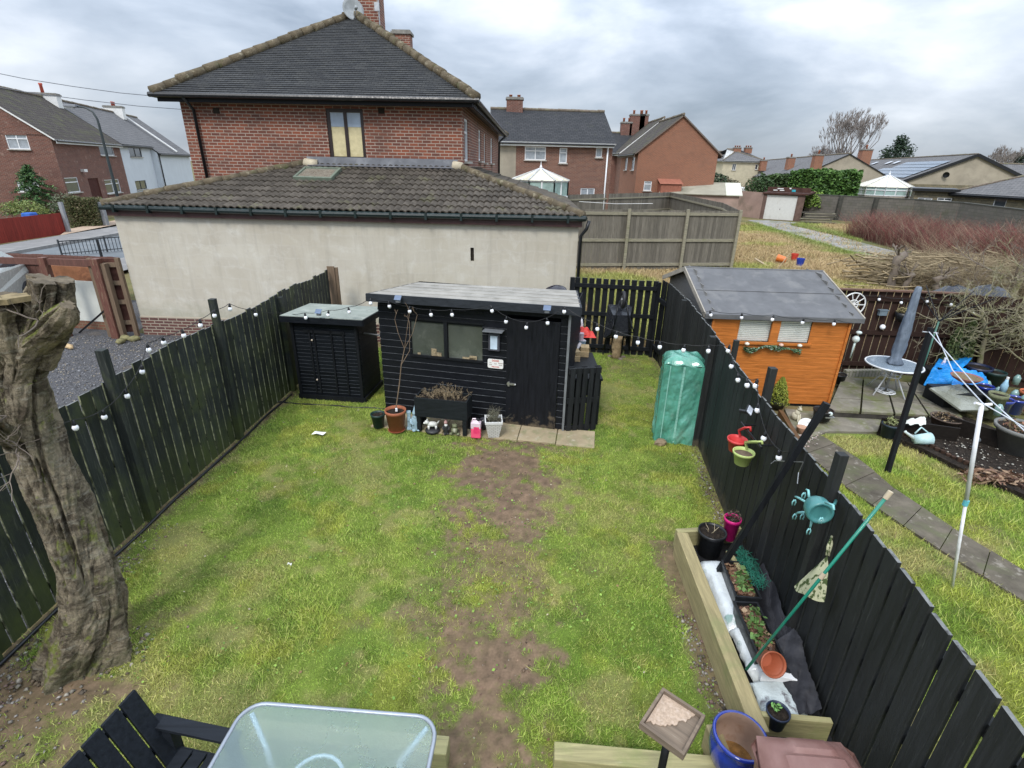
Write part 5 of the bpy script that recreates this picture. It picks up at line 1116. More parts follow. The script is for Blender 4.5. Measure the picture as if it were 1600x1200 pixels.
# right fence: panels step a little
steps=[(9.35,11.5,1.80),(7.3,9.35,1.80),(5.15,7.3,1.76),(3.25,5.15,1.74),(1.35,3.25,1.73),(-.3,1.35,1.73)]
def rfh(c):
    for a,b,h in steps:
        if a<=c.y<b:return h+.025*((c.y-a)/(b-a)-.5)
    return 1.75
fence('board_fence','black painted close board fence sloping down the right side of the lawn',fpts(RFX,.35,10.8),rfh,BLACKR,BLACKR,bw=.122,gap=.019,th=.015,gapf=lambda y:(.128,.027,.024) if y<3.3 else (.12,.020,.018) if y<5.2 else (.115,.010,.015),side=-1,railside=-1,topm=BLACKEDGE,
      posts=[(rfx(7.2)-.055,7.2,1.80,.09),(rfx(9.35)-.05,9.35,1.82,.09),(P(1143,560,1.75).x+.02,P(1143,560,1.75).y,2.0,.06),(P(1189,625,1.75).x+.05,P(1189,625,1.75).y,2.12,.075),(P(1298,770,1.74).x+.03,P(1298,765,1.74).y,2.06,.07)],hv=.012)
# far slatted fence with gaps
fa,fb=(1.34,11.62),(3.18,11.36)
fence('slatted_fence','black slatted fence with wide gaps closing the far right corner of the garden',[fa,fb],1.72,BLACKZ,BLACKZ,bw=.105,gap=.038,th=.018,side=1,railside=1,rails=(.20,1.0,1.66),rw=.04,rh=.085,posts=[(1.30,11.6,1.75,.10),(3.16,11.30,1.74,.07)],hv=.006,topm=BLACKEDGE)
fence('slatted_fence','short black picket return with gaps beside the far corner post',[(3.22,11.3),(3.26,10.82)],1.76,BLACKZ,BLACKZ,bw=.07,gap=.055,th=.02,side=-1,railside=-1,rails=(.3,1.4),hv=.01)
# ------------------------------------------------------------------ the sheds
# workshop shed
SA,SB=P(604,641,0),P(880,675,0);SF=frame((SA.x,SA.y,0),(SB.x-SA.x,SB.y-SA.y));SL=math.hypot(SB.x-SA.x,SB.y-SA.y);SD=1.75
t=thing('garden_shed','long black timber shed with two windows, a door and a grey felt lean-to roof','shed',(SA.x,SA.y,0));SHED=t
edgem=False
def cladding(mb,fr,u0,u1,z0,z1,h=.115,ops=(),th=.018,jit=.0,vary=0):
    mb.push(fr);k=max(1,round((z1-z0)/h));hh=(z1-z0)/k
    for i in range(k):
        c,d=z0+i*hh,z0+(i+1)*hh;cuts=[(u0,u1)]
        for o in ops:
            if o[2]<(c+d)/2<o[3]:cuts=[p for a,b in cuts for p in ((a,min(b,o[0])),(max(a,o[1]),b)) if p[1]-p[0]>.01]
        for a,b in cuts:
            j=random.uniform(-jit,jit);dz=random.uniform(-vary,vary)
            lo_,hi_=(-.004,-th*.9) if edgem else (-th-j,-.003)
            P_=[(a,lo_,c+dz),(b,lo_,c-dz),(b,hi_,d-dz*0),(a,hi_,d),(a,0,c),(b,0,c),(b,.01,d),(a,.01,d)]
            b0=mb._a(P_)
            for f in ((0,1,2,3),(5,4,7,6),(4,5,1,0),(3,2,6,7),(4,0,3,7),(1,5,6,2)):mb.f.append(tuple(b0+i_ for i_ in f));mb.mi.append(1 if (f==(3,2,6,7) and edgem) else mb.cm)
    mb.pop()
zf_,zb_=2.02,1.93
dx0,dx1=W(791,590,SF)[0],W(872,590,SF)[0]
w1=(W(643,530,SF)[0],W(697,530,SF)[0],W(690,558,SF)[1],W(690,502,SF)[1]);w2=(W(698,530,SF)[0],W(754,530,SF)[0],W(720,561,SF)[1],W(720,504,SF)[1])
zw0=(w1[2]+w2[2])/2;zw1=(w1[3]+w2[3])/2;w1=(w1[0],w1[1]-.02,zw0,zw1);w2=(w2[0]+.02,w2[1],zw0,zw1)
wo_=(w1[0],w2[1],zw0,zw1)
edgem=True;mb=MB();cladding(mb,SF,0,SL,.03,zf_,.118,ops=[wo_,(dx0,dx1,0,1.86)])
edgem=False;cladding(mb,SF@Matrix.Translation((SL,0,0))@Matrix.Rotation(R(90),4,'Z'),0,SD,.03,zb_,.118);cladding(mb,SF@Matrix.Translation((0,SD,0))@Matrix.Rotation(R(-90),4,'Z'),0,SD,.03,zb_,.118)
cladding(mb,SF@Matrix.Translation((SL,SD,0))@Matrix.Rotation(R(180),4,'Z'),0,SL,.03,zb_,.118)
mb.build('cladding',[BLACKX,MAT('rubbed_board_edge',(.13,.14,.145),rough=.7,var=.4,scale=20,c2=(.02,.022,.025),amt=.42,s2=6)],t,world=True);edgem=False
mb=MB(SF);mb.box((w1[1]+.02,-.012,(zw0+zw1)/2),(.06,.03,zw1-zw0));mb.box(((w1[0]+w2[1])/2,-.012,zw0-.012),(w2[1]-w1[0]+.05,.05,.03));mb.box(((w1[0]+w2[1])/2,-.012,zw1+.012),(w2[1]-w1[0]+.05,.04,.03));mb.build('window_frame',BLACKZ,t,world=True)
SG=MAT('dusty_shed_glass',(.070,.078,.068),rough=.22,var=.3,scale=1.4,c2=(.13,.14,.12),amt=.40,s2=3,coat=.6,bmp=0)
for a,b,c,d in (w1,w2):
    mb=MB(SF);mb.face([(a,.018,c),(b,.018,c),(b,.018,d),(a,.018,d)]);mb.build('window_pane',SG,t,world=True)
mb=MB(SF);
for u,w,h in ((w1[0]+.12,.05,.03),(w1[0]+.38,.09,.12),(w1[1]-.12,.10,.06),(w2[0]+.35,.22,.03),(w2[0]+.42,.12,.06)):mb.box((u,.006,zw0+h/2+.01),(w,.012,h))
mb.build('sill_clutter',MAT('straw_clutter',(.30,.24,.15),var=.5,scale=30),t,world=True)
mb=MB(SF);k=7;
mb.box(((dx0+dx1)/2,-.022,.95),(dx1-dx0-.01,.025,1.80))
dr=mb.build('door',PAINTED('black_door_paint',(.010,.011,.014),(.03,.033,.035),along='Z',amt=.22,isl=.15,rough=.45,low=((.14,.11,.075),.16)),t,world=True,bevel=.002)
u,z=W(797,598,SF);mb=MB(SF);mb.box((u+.03,-.05,z),(.14,.02,.03));mb.box((u-.01,-.055,z),(.03,.03,.07));mb.tube([(u+.1,-.05,z),(u+.1,-.08,z+.012)],.01,6);mb.build('latch',MAT('bright_steel',(.6,.6,.6),rough=.35,metal=.9),dr,world=True)
mb=MB(SF);mb.box((SL-.005,-.03,1.0),(.035,.035,1.98));mb.build('corner_strip',MAT('grey_corner_strip',(.16,.17,.175),rough=.7),t,world=True)
RFL,RFR,RBL,RBR=P(572,459,2.12),P(908,481,2.12),P(653,441,2.0),P(901,454,2.0)
mb=MB();n_=5
ux=(RFR-RFL);
up_=Vector((0,0,1))
RBL=RFL+(RBL-RFL);RBR.z=RBL.z=2.0
slab(mb,[RFL,RFR,RBR,RBL],.03,0)
for i in range(1,n_):
    f=i/n_;a,b=RFL.lerp(RBL,f),RFR.lerp(RBR,f);mb.beam(a+Vector((0,0,.003)),b+Vector((0,0,.003)),.02,.012)
mb.build('roof_felt',MAT('weathered_roof_felt',(.30,.285,.255),rough=.9,var=.2,scale=2.5,c2=(.23,.22,.195),amt=.42,s2=3,c3=(.38,.365,.33),amt3=.3,s3=6,bmp=.4,bs=120,bd=.004),t,world=True)
mb=MB();d=Vector((0,0,-.055));mb.beam(RFL+d,RFR+d,.03,.125);mb.beam(RFR+d,RBR+d,.03,.11);mb.beam(RFL+d,RBL+d,.03,.11);mb.build('fascia',PAINTED('faded_black_fascia',(.028,.032,.038),(.08,.085,.09),along='X',amt=.3,isl=.1),t,world=True)
# motion light with its little hood
u0,z1=W(765,519,SF);u1,z0=W(782,547,SF);L_=thing('wall_light','slim dark wall light with a pale blue lens on the black shed front','lamp',SF@Vector(((u0+u1)/2,-.02,z0)),math.atan2(xd.y,xd.x) if False else math.atan2(SB.y-SA.y,SB.x-SA.x))
w=u1-u0;h=z1-z0;mb=MB();mb.box((0,-.03,h/2),(w,.05,h));mb.build('housing',MAT('slate_plastic',(.06,.06,.075),rough=.5),L_,bevel=.006);mb=MB();mb.box((0,-.058,h*.5),(w*.62,.008,h*.78));mb.build('lens',MAT('pale_lens',(.55,.66,.78),rough=.2,coat=.5),L_);mb=MB();mb.box((0,-.09,h+.06),(w*1.75,.16,.012));mb.build('hood',MAT('grey_hood',(.16,.17,.18),rough=.5),L_)
# the sign
def text(par,s,loc,size,m,rot,name='lettering',ext=.001):
    c=bpy.data.curves.new(name,'FONT');c.body=s;c.size=size;c.align_x='CENTER';c.align_y='CENTER';c.extrude=ext;c.offset=size*.02
    o=bpy.data.objects.new(name,c);scene.collection.objects.link(o);c.materials.append(m);bpy.context.view_layer.update();me=bpy.data.meshes.new_from_object(o);bpy.data.objects.remove(o)
    o=bpy.data.objects.new(name,me);scene.collection.objects.link(o);o.parent=par;o.location=loc;o.rotation_euler=rot;return o
u0,z1=W(763,559,SF);u1,z0=W(787,575.5,SF);w=u1-u0;h=z1-z0
sg_=thing('wall_sign','small white rounded sign with red lettering below the shed wall light','sign',SF@Vector(((u0+u1)/2,-.03,z0)),math.atan2(SB.y-SA.y,SB.x-SA.x))
mb=MB();rr_=.025;pts=[]
for cx,cz,a0_ in ((w/2-rr_,h-rr_,0),(-w/2+rr_,h-rr_,90),(-w/2+rr_,rr_,180),(w/2-rr_,rr_,270)):pts+=[(cx+rr_*math.cos(R(a0_+a)),cz+rr_*math.sin(R(a0_+a))) for a in (0,30,60,90)]
b0=mb._a([(x,0,z) for x,z in pts]+[(x,-.008,z) for x,z in pts]);n=len(pts);mb.f.append(tuple(range(b0,b0+n)));mb.f.append(tuple(range(b0+n,b0+2*n))[::-1]);mb.mi+=[0,0]
for i in range(n):mb.f.append((b0+i,b0+(i+1) % n,b0+n+(i+1) % n,b0+n+i));mb.mi.append(0)
mb.build('plate',MAT('white_enamel',(.80,.79,.76),rough=.3,var=.03,coat=.4,bmp=0),sg_)
RI=MAT('red_ink',(.55,.06,.03),bmp=0);DI=MAT('faded_ink',(.32,.25,.22),bmp=0)
text(sg_,'DOGS',(0,-.010,h*.83),.042,RI,(R(90),0,0));text(sg_,'WELCOME',(0,-.010,h*.16),.026,RI,(R(90),0,0))
for x,z,s_ in ((-.08,.60,'ALL'),(.085,.60,'MUDDY'),(-.08,.38,'OUR'),(.085,.38,'PAWS'),(0,.5,'AND')):text(sg_,s_,(x,-.010,h*z),.021,DI,(R(90),0,0))
# small clad store
a,b=P(472,623,0),P(570,630,0);CF=frame((a.x,a.y,0),(b.x-a.x,b.y-a.y));CL=math.hypot(b.x-a.x,b.y-a.y);c=P(600,603,0);CD=max(.75,(CF.inverted()@c).y)
t=thing('tool_store','small black shiplap store with pale felt roof in the left corner','shed',(a.x,a.y,0))
edgem=True;mb=MB();cladding(mb,CF,0,CL,.10,1.50,.066,jit=.004,vary=.004);edgem=False;fr_=CF@Matrix.Translation((CL,0,0))@Matrix.Rotation(R(90),4,'Z');cladding(mb,fr_,0,CD,.10,1.50,.062,jit=.004,vary=.003)
cladding(mb,CF@Matrix.Translation((0,CD,0))@Matrix.Rotation(R(-90),4,'Z'),0,CD,.1,1.5,.07);cladding(mb,CF@Matrix.Translation((CL,CD,0))@Matrix.Rotation(R(180),4,'Z'),0,CL,.1,1.5,.07)
BLUEK=PAINTED('blue_black_shiplap',(.011,.0135,.018),(.03,.035,.042),along='X',amt=.3,isl=.6,rough=.5)
mb.build('cladding',[BLUEK,MAT('dusty_ledge',(.055,.062,.07),rough=.7,var=.5,scale=20)],t,world=True)
mb=MB(CF);mb.box((CL/2,-.03,.06),(CL+.05,.03,.11));mb.box((CL+.03,CD/2,.06),(.03,CD+.05,.11));mb.box((.02,-.03,.8),(.05,.025,1.38));mb.box((CL-.02,-.03,.8),(.05,.025,1.38))
mb.build('trim',BLACKZ,t,world=True)
mb=MB(CF)
for x in (.27*CL,.34*CL,.60*CL,.78*CL):mb.box((x,-.025,.75),(.028,.02,1.18))
mb.box((.5*CL,-.025,1.31),(.62*CL,.02,.05));dr=mb.build('doors',BLACKZ,t,world=True)
for z in (1.16,.42):mb=MB(CF);mb.ball((.31*CL,-.05,z),.018,8);mb.build('door_knob',MAT('pale_knob',(.6,.5,.4),rough=.4),dr,world=True,smooth=True)
r1_,r2_,r3_,r4_=P(446,484,1.60),P(592,490,1.60),P(600,476,1.57),P(504,474,1.57)
mb=MB();o_=CF@Vector((-.10,-.14,1.60));q2=CF@Vector((CL+.16,-.14,1.60));q3=CF@Vector((CL+.16,CD+.1,1.55));q4=CF@Vector((-.10,CD+.1,1.55));slab(mb,[o_,q2,q3,q4],.02);mb.build('roof_felt',MAT('green_grey_felt',(.24,.265,.235),rough=.85,var=.15,scale=3,c2=(.33,.35,.31),amt=.4,s2=5,bmp=.4,bs=120),t,world=True)
mb=MB();d=Vector((0,0,-.06));mb.beam(o_+d,q2+d,.03,.10);mb.beam(q2+d,q3+d,.03,.10);mb.beam(o_+d,q4+d,.03,.10);mb.build('fascia',BLUEK,t,world=True)
a,b=W(592,560,SF)[0],0;mb=MB();p1,p2=CF@Vector((CL+.02,.2,1.26)),SF@Vector((.0,.25,1.28));mb.tube([p1,p2],.012,6);o=mb.build('clothes_rail',STEEL);tag(o,'thin metal bar bridging the tool store and the shed','rail')
# orange summer house
zE,zR=1.72,2.22;a,b=P(1102,490,zE),P(1351,498,zE);OF=frame((a.x,a.y,0),(b.x-a.x,b.y-a.y));OW=math.hypot(b.x-a.x,b.y-a.y);rg=(OF.inverted()@P(1089,418,zR)).y;
t=thing('summer_house','bright orange shed with two blind covered windows and grey felt ridge roof','shed',OF@Vector((.2,.15,0)))
fo=.07;lo=.16;F2=OF@Matrix.Translation((lo,fo,0));L2=OW-2*lo;D2_=2*rg-2*fo
wz=lambda y,x:W(x,y,F2)[1]
ow1=(W(1155,510,F2)[0],W(1205,510,F2)[0],wz(532,1180),wz(491,1185));ow2=(W(1217,515,F2)[0],W(1267,515,F2)[0],wz(537,1240),wz(496,1245));z0_=(ow1[2]+ow2[2])/2;z1_=min(1.67,(ow1[3]+ow2[3])/2);ow1=(ow1[0],ow1[1],z0_,z1_);ow2=(ow2[0],ow2[1],z0_,z1_)
edgem=True;mb=MB();cladding(mb,F2,0,L2,.06,1.70,.082,ops=[ow1,ow2],th=.010);edgem=False;mb.build('front_cladding',[ORANGE,MAT('pale_orange_groove',(.54,.24,.08),var=.3,scale=9)],t,world=True)
GREYCL=PAINTED('silvered_cladding',(.20,.195,.185),(.30,.29,.27),along='X',amt=.35,isl=.3,rough=.9)
fl=F2@Matrix.Translation((0,D2_,0))@Matrix.Rotation(R(-90),4,'Z');frr=F2@Matrix.Translation((L2,0,0))@Matrix.Rotation(R(90),4,'Z')
for f_ in (fl,frr):
    mb=MB();cladding(mb,f_,0,D2_,.06,1.70,.082,th=.010)
    for k in range(6):z=1.70+k*.085;x=D2_/2*k/6.2;cladding(mb,f_,x,D2_-x,z,z+.085,.085,th=.010)
    mb.build('side_cladding',GREYCL,t,world=True)
mb=MB(F2)
mb.box((.02,-.02,.88),(.04,.03,1.66));mb.box((L2-.02,-.02,.88),(.04,.03,1.66));mb.box(((ow1[0]+ow2[1])/2,-.03,z0_-.02),(ow2[1]-ow1[0]+.1,.05,.04));mb.box(((ow1[1]+ow2[0])/2,-.02,(z0_+z1_)/2),(ow2[0]-ow1[1],.03,z1_-z0_))
mb.build('trim',ORANGE,t,world=True)
for o_ in (ow1,ow2):
    mb=MB(F2);n=13
    for i in range(n):z=o_[2]+(i+.5)*(o_[3]-o_[2])/n;mb.box(((o_[0]+o_[1])/2,.03,z),(o_[1]-o_[0],.008,(o_[3]-o_[2])/n*.86),r=rotm(R(24)))
    bl=mb.build('window_blind',MAT('white_slats',(.74,.76,.72),rough=.5,var=.06),t,world=True)
    mb=MB(F2);mb.face([(o_[0],.05,o_[2]),(o_[1],.05,o_[2]),(o_[1],.05,o_[3]),(o_[0],.05,o_[3])]);mb.build('backing',MAT('shed_dark',(.05,.05,.045)),bl,world=True)
mb=MB(OF);e0_,e1_=.0,OW
slab(mb,[(e0_,0,zE),(e1_,0,zE),(e1_,rg,zR),(e0_,rg,zR)],.025);slab(mb,[(e1_,2*rg,zE),(e0_,2*rg,zE),(e0_,rg,zR),(e1_,rg,zR)],.025);mb.box((OW/2,-.015,zE-.04),(OW,.02,.08));mb.tube([(0,rg,zR),(OW,rg,zR)],.02,6)
mb.beam((0,rg*.48,zE+(zR-zE)*.48+.004),(OW,rg*.48,zE+(zR-zE)*.48+.004),.03,.008)
mb.build('roof_felt',MAT('charcoal_mineral_felt',(.125,.127,.132),rough=.95,var=.14,scale=3,c2=(.165,.165,.165),amt=.42,s2=2.5,c3=(.10,.10,.105),amt3=.3,s3=4,bmp=.5,bs=250,bd=.003),t,world=True)
for x in (0.0,OW):
    mb=MB(OF);mb.beam((x,0,zE-.03),(x,rg,zR-.03),.02,.09);mb.beam((x,rg,zR-.03),(x,2*rg,zE-.03),.02,.09);mb.build('bargeboard',MAT('pale_bargeboard',(.34,.31,.26),var=.2),t,world=True)
mb=MB(F2);mb.box((L2/2,D2_/2,.03),(L2-.05,D2_-.05,.06));mb.build('base',BLACKX,t,world=True)
# garland under its window
gt=thing('flower_garland','artificial garland of green leaves with three cream and pink roses under the orange shed window','garland',F2@Vector((ow1[0],-.05,z0_-.05)))
n=900;u=rng.random(n);xs=ow1[0]+.12+u*(ow2[1]-ow1[0]-.24);zs=z0_-.07-.03*np.sin(u*9)-.05*rng.random(n)*(1+np.sin(u*14));ys_=-.05-.05*rng.random(n)
G3=np.array([list(F2@Vector((a,b,c))) for a,b,c in zip(xs,ys_,zs)]);leafcloud('leaves',G3,.045,[(.06,.15,.06),(.12,.22,.12),(.30,.38,.30),(.05,.10,.04)],gt)
for u,c in ((.03,(.75,.72,.62)),(.62,(.72,.48,.38)),(.94,(.75,.72,.64))):
    mb=MB(F2);x=ow1[0]+.12+u*(ow2[1]-ow1[0]-.24);
    for k in range(3):mb.lathe([(.01,-.01),(.035-.008*k,0),(.042-.01*k,.02),(.034-.01*k,.035)],(x,-.11,z0_-.03+.006*k),9,cap=False)
    mb.ball((x,-.11,z0_-.015),.022,8);mb.build('rose',MAT('rose_%d' % int(c[1]*100),c,rough=.7),gt,world=True,smooth=True)

# ------------------------------------------------------------------ paving, festoon lights and things around the sheds
def part(par,name,m,fn,smooth=False,bevel=0,world=False,xf=None):
    mb=MB(xf);fn(mb);return mb.build(name,m,par,world=world,smooth=smooth,bevel=bevel)
k=6
for i in range(k):
    u0,u1=i*PLn/k+.006,(i+1)*PLn/k-.006;mb=MB(PF@Matrix.Translation((0,0,0))@rotm(0,0,random.uniform(-.01,.01)));mb.box(((u0+u1)/2,.28,.022),(u1-u0,.55,.045));o=mb.build('paving_slab',PAVE,bevel=.006)
    tag(o,'sandstone paving slab in the row along the front of the black shed','paving slab','sandstone slabs in front of the black shed')
_bulb=[None,None]
def bulbmesh():
    b=MB();b.lathe([(.004,-.070),(.018,-.065),(.026,-.051),(.029,-.037),(.026,-.022),(.018,-.011),(.014,-.006)],n=14);s_=MB();s_.lathe([(.017,-.012),(.019,-.004),(.018,.022),(.011,.032),(.008,.045)],n=12);return b,s_
def festoon(label,pts,ends=(),sag=.04,group=None):
    """pts: cable points in order as (Vector, hasbulb)"""
    t=thing('string_lights',label,'string lights',pts[0][0],0,group);inv=TM[t.name].inverted();cab=[]
    for i,(p,hb) in enumerate(pts):
        q=p+Vector((0,0,.045)) if hb else p;cab.append(inv@q)
        if i<len(pts)-1:
            n_=pts[i+1][0]+Vector((0,0,.045 if pts[i+1][1] else 0));L=(n_-q).length;
            for f in (.33,.67):cab.append(inv@(q.lerp(n_,f)-Vector((0,0,min(.03,L*.05)))))
    mb=MB();mb.tube(cab,.0045,5);mb.build('cable',CORD,t)
    for p,hb in pts:
        if not hb:continue
        if _bulb[0] is None:
            b,s_=bulbmesh();ob=b.build('bulb',BULBG,t,smooth=True);os_=s_.build('socket',BLACKP,ob,smooth=True);_bulb[0]=ob.data;_bulb[1]=os_.data
        else:
            ob=bpy.data.objects.new('bulb',_bulb[0]);os_=bpy.data.objects.new('socket',_bulb[1]);scene.collection.objects.link(ob);scene.collection.objects.link(os_);ob.parent=t;os_.parent=ob
        ob.location=inv@p;ob.rotation_euler=(random.gauss(0,.12),random.gauss(0,.12),0)
    return t
def vp(a,b,off=0.0):                       # vertical plane through two ground points, as a frame
    F=frame((a[0],a[1],0),(b[0]-a[0],b[1]-a[1]));return F@Matrix.Translation((0,off,0))
def onp(F,px,py):u,z=W(px,py,F);return F@Vector((u,0,z))
BL=lambda F,lst:[(onp(F,x,y-4),True) for x,y in lst]
LF_=vp((lfx(3),3.0),(lfx(9),9.0),-.10)
l1=BL(LF_,[(116,667),(162,651),(197,618),(222,580),(231,546),(255,535),(286,524),(313,508),(335,493),(359,483),(399,492),(439,496)])
st_=CF@Matrix.Translation((0,-.20,0));l2=BL(st_,[(477,497),(513,493)])
s_f=SF@Matrix.Translation((0,-.26,0));l3=BL(s_f,[(579,474),(608,479),(640,487),(673,492),(706,492),(768,486),(791,503),(823,512),(855,505),(882,487)])
festoon('string of white bulbs along the left fence and across the store to the shed fascia',[(onp(LF_,60,664),False)]+l1+l2+[(onp(st_,545,484),True)]+l3)
e0=l3[-1][0];e1=P(1137,540,1.95);CFm=vp(e0,e1);l4=BL(CFm,[(933,514),(963,526),(997,535),(1031,542),(1069,547),(1107,548)])
RF_=vp((rfx(7.15),7.15),(rfx(4.1),4.1),0);RF_=frame((rfx(7.15)-.10,7.15,0),(rfx(4.1)-rfx(7.15),4.1-7.15))
l5=BL(RF_,[(1139,548),(1144,572),(1153,593),(1167,601),(1182,602),(1184,640),(1195,684),(1217,714)])
festoon('string of white bulbs crossing the garden and running down the right fence',[(e0+Vector((.05,0,0)),False)]+l4+[(l5[0][0]+Vector((0,0,.0)),True)]+l5[1:]+[(onp(RF_,1232,706),False)])
F2o=F2@Matrix.Translation((0,-.20,0));festoon('short string of white bulbs under the front eaves of the orange shed',[(onp(F2o,1085,490),False)]+BL(F2o,[(1110,493),(1159,497),(1208,500),(1255,505),(1304,507)])+[(onp(F2o,1345,505),False)])
def solar(label,p,ang,cat='solar panel',w=.11):
    t=thing('solar_charger',label,cat,p,ang,'small solar panels powering the string lights');part(t,'panel',MAT('solar_cell',(.10,.14,.22),rough=.2,coat=.8,bmp=0),lambda m:m.box((0,-.01,.03),(w,.006,.085),r=rotm(R(-45))),bevel=.002);part(t,'housing',MAT('grey_plastic',(.13,.14,.15),rough=.5),lambda m:m.box((0,0,-.02),(w*.6,.05,.05)),bevel=.004);return t
an=math.atan2(SB.y-SA.y,SB.x-SA.x)
solar('small blue solar panel clipped at the left of the shed fascia',onp(SF@Matrix.Translation((0,-.30,0)),622,468),an);solar('small blue solar panel clipped at the right of the shed fascia',onp(SF@Matrix.Translation((0,-.28,0)),855,484),an);solar('small grey solar panel clipped to the tool store fascia',onp(st_,498,489),an)
def potm(label,name,cat,p,r,h,m,soil=SOIL,sq=0,n=24,taper=.72,rim=.05,grp=None,fill=.88,rot=None,wet=None):
    t=thing(name,label,cat,p,random.uniform(0,1) if not sq else 0,grp);mb=MB(rot)
    mb.lathe([(r*taper*.9,0),(r*taper,.005),(r*(taper+(1-taper)*.8),h*(1-rim*3)),(r*1.0,h*(1-rim*3)+.002),(r*1.03,h),(r*.93,h),(r*.90,h*fill-.01)],n=n,sq=sq,cap=False);mb.lathe([(0,.004),(r*taper*.9,.004)],n=n,cap=False)
    mb.build('pot',m,t,smooth=(sq==0),bevel=0)
    if soil:s_=MB(rot);s_.lathe([(0,h*fill+.008),(r*.5,h*fill+.004),(r*.91,h*fill-.004)],n=n,sq=sq,cap=False);s_.build('soil',soil,t)
    return t
GPOT=MAT('dark_green_pot',(.016,.042,.036),rough=.45,var=.2)
def twigs(par,base,n,h,spread,r,m,seed,name='twigs',nside=5,depth=1,kids=2):
    rr=random.Random(seed);sg=[]
    for i in range(n):
        a=rr.uniform(0,6.28);s=rr.random()**.5;branch(sg,(base[0]+math.cos(a)*s*spread[0],base[1]+math.sin(a)*s*spread[1],base[2]),(rr.gauss(0,.35),rr.gauss(0,.35),1),h*rr.uniform(.5,1),r,depth,rr,.45,.1,kids,4,.6,.25,.7,r*.4)
    return tubesnp(name,sg,m,par,nside)
p=P(592,667,.045);t=potm('small dark green pot at the left end of the row before the shed','plant_pot','plant pot',p,.115,zat(p,646)-.045,GPOT);twigs(t,(p.x,p.y,p.z+.16),5,.08,(.05,.05),.003,MAT('reddish_stalk',(.25,.12,.08)),1,'stalks')
p=P(620,672,.045);h=zat(p,640)-.045;t=potm('large terracotta pot holding a tall bare sapling','plant_pot','plant pot',p,.165,h,TERRA)
part(t,'saucer',TERRA,lambda m:m.lathe([(.12,0),(.14,.02),(.135,.022),(.11,.008)],n=24),smooth=True)
part(t,'label_tag',PLASTIC_W,lambda m:m.box((.02,-.03,h+.01),(.035,.02,.06)),bevel=.006)
sg=[];rr=random.Random(5);YF=lambda px,py,y_:Y(px,py,y_)
tp=[Vector((p.x,p.y,h)),Y(624,600,p.y),Y(627,570,p.y-.01),Y(632,545,p.y)];
for a,b,r0,r1 in zip(tp,tp[1:],(.010,.009,.008),(.009,.008,.006)):sg.append((tuple(a),tuple(b),r0,r1))
for q in ([tp[3],Y(645,520,p.y+.02),Y(652,492,p.y)],[tp[3],Y(622,520,p.y-.03),Y(617,500,p.y-.04)],[tp[2],Y(640,548,p.y+.05),Y(640,505,p.y+.05)],[tp[3],Y(636,515,p.y-.06),Y(640,488,p.y-.06)]):
    for a,b in zip(q,q[1:]):sg.append((tuple(a),tuple(b),.005,.0035))
    branch(sg,q[-1],(rr.gauss(0,.4),rr.gauss(0,.3),1),.10,.003,1,rr,.5)
s1=thing('bare_sapling','tall thin bare sapling rising from the terracotta pot','sapling',(p.x,p.y,h));tubesnp('stem',sg,MAT('sapling_bark',(.20,.145,.10),bmp=.1),s1,6)
# garden gnome and grey blue block
def gnome(label,p,H,m,mats=None,name='garden_gnome',cat='ornament'):
    t=thing(name,label,cat,p,random.uniform(-.3,.3));s=H/.36
    part(t,'body',m,lambda b:(b.lathe([(.055*s,0),(.06*s,.02*s),(.055*s,.09*s),(.062*s,.14*s),(.05*s,.19*s),(.03*s,.215*s)],n=16),b.ball((-.03*s,-.03*s,.012*s),(.028*s,.045*s,.02*s)),b.ball((.03*s,-.03*s,.012*s),(.028*s,.045*s,.02*s)),b.tube([(-.055*s,0,.17*s),(-.07*s,-.02*s,.12*s),(-.03*s,-.055*s,.10*s)],[.018*s,.017*s,.013*s],8),b.tube([(.055*s,0,.17*s),(.07*s,-.02*s,.12*s),(.03*s,-.055*s,.10*s)],[.018*s,.017*s,.013*s],8)),smooth=True)
    part(t,'head',m if not mats else mats[0],lambda b:(b.ball((0,0,.225*s),(.036*s,.036*s,.034*s)),b.ball((0,-.036*s,.222*s),.010*s,8),b.lathe([(.002,.13*s),(.024*s,.165*s),(.036*s,.205*s),(.03*s,.22*s)],(0,-.02*s,0),12)),smooth=True)
    part(t,'hat',m if not mats else mats[1],lambda b:b.tube([(0,0,.238*s),(0,0,.26*s),(0,.004*s,.30*s),(0,.012*s,.36*s)],[.042*s,.038*s,.022*s,.004*s],14),smooth=True);return t
p=P(650,671,.045);gnome('pale blue painted gnome with a tall pointed hat beside the black planter',p,zat(p,634)-.045,MAT('pale_blue_stone',(.30,.42,.48),rough=.8,var=.15))
p=P(640,670,.045);t=thing('garden_ornament','pale blue grey upright block ornament left of the pointed gnome','ornament',p,.2);hh=zat(p,643)-.045
part(t,'block',MAT('pale_blue_stone',(.30,.42,.48)),lambda m:(m.box((0,0,hh/2),(.055,.07,hh)),m.box((0,0,.02),(.08,.09,.04)),m.box((0,0,hh-.01),(.07,.08,.03)),m.ball((0,-.03,hh*.6),(.03,.03,.05))),bevel=.006)
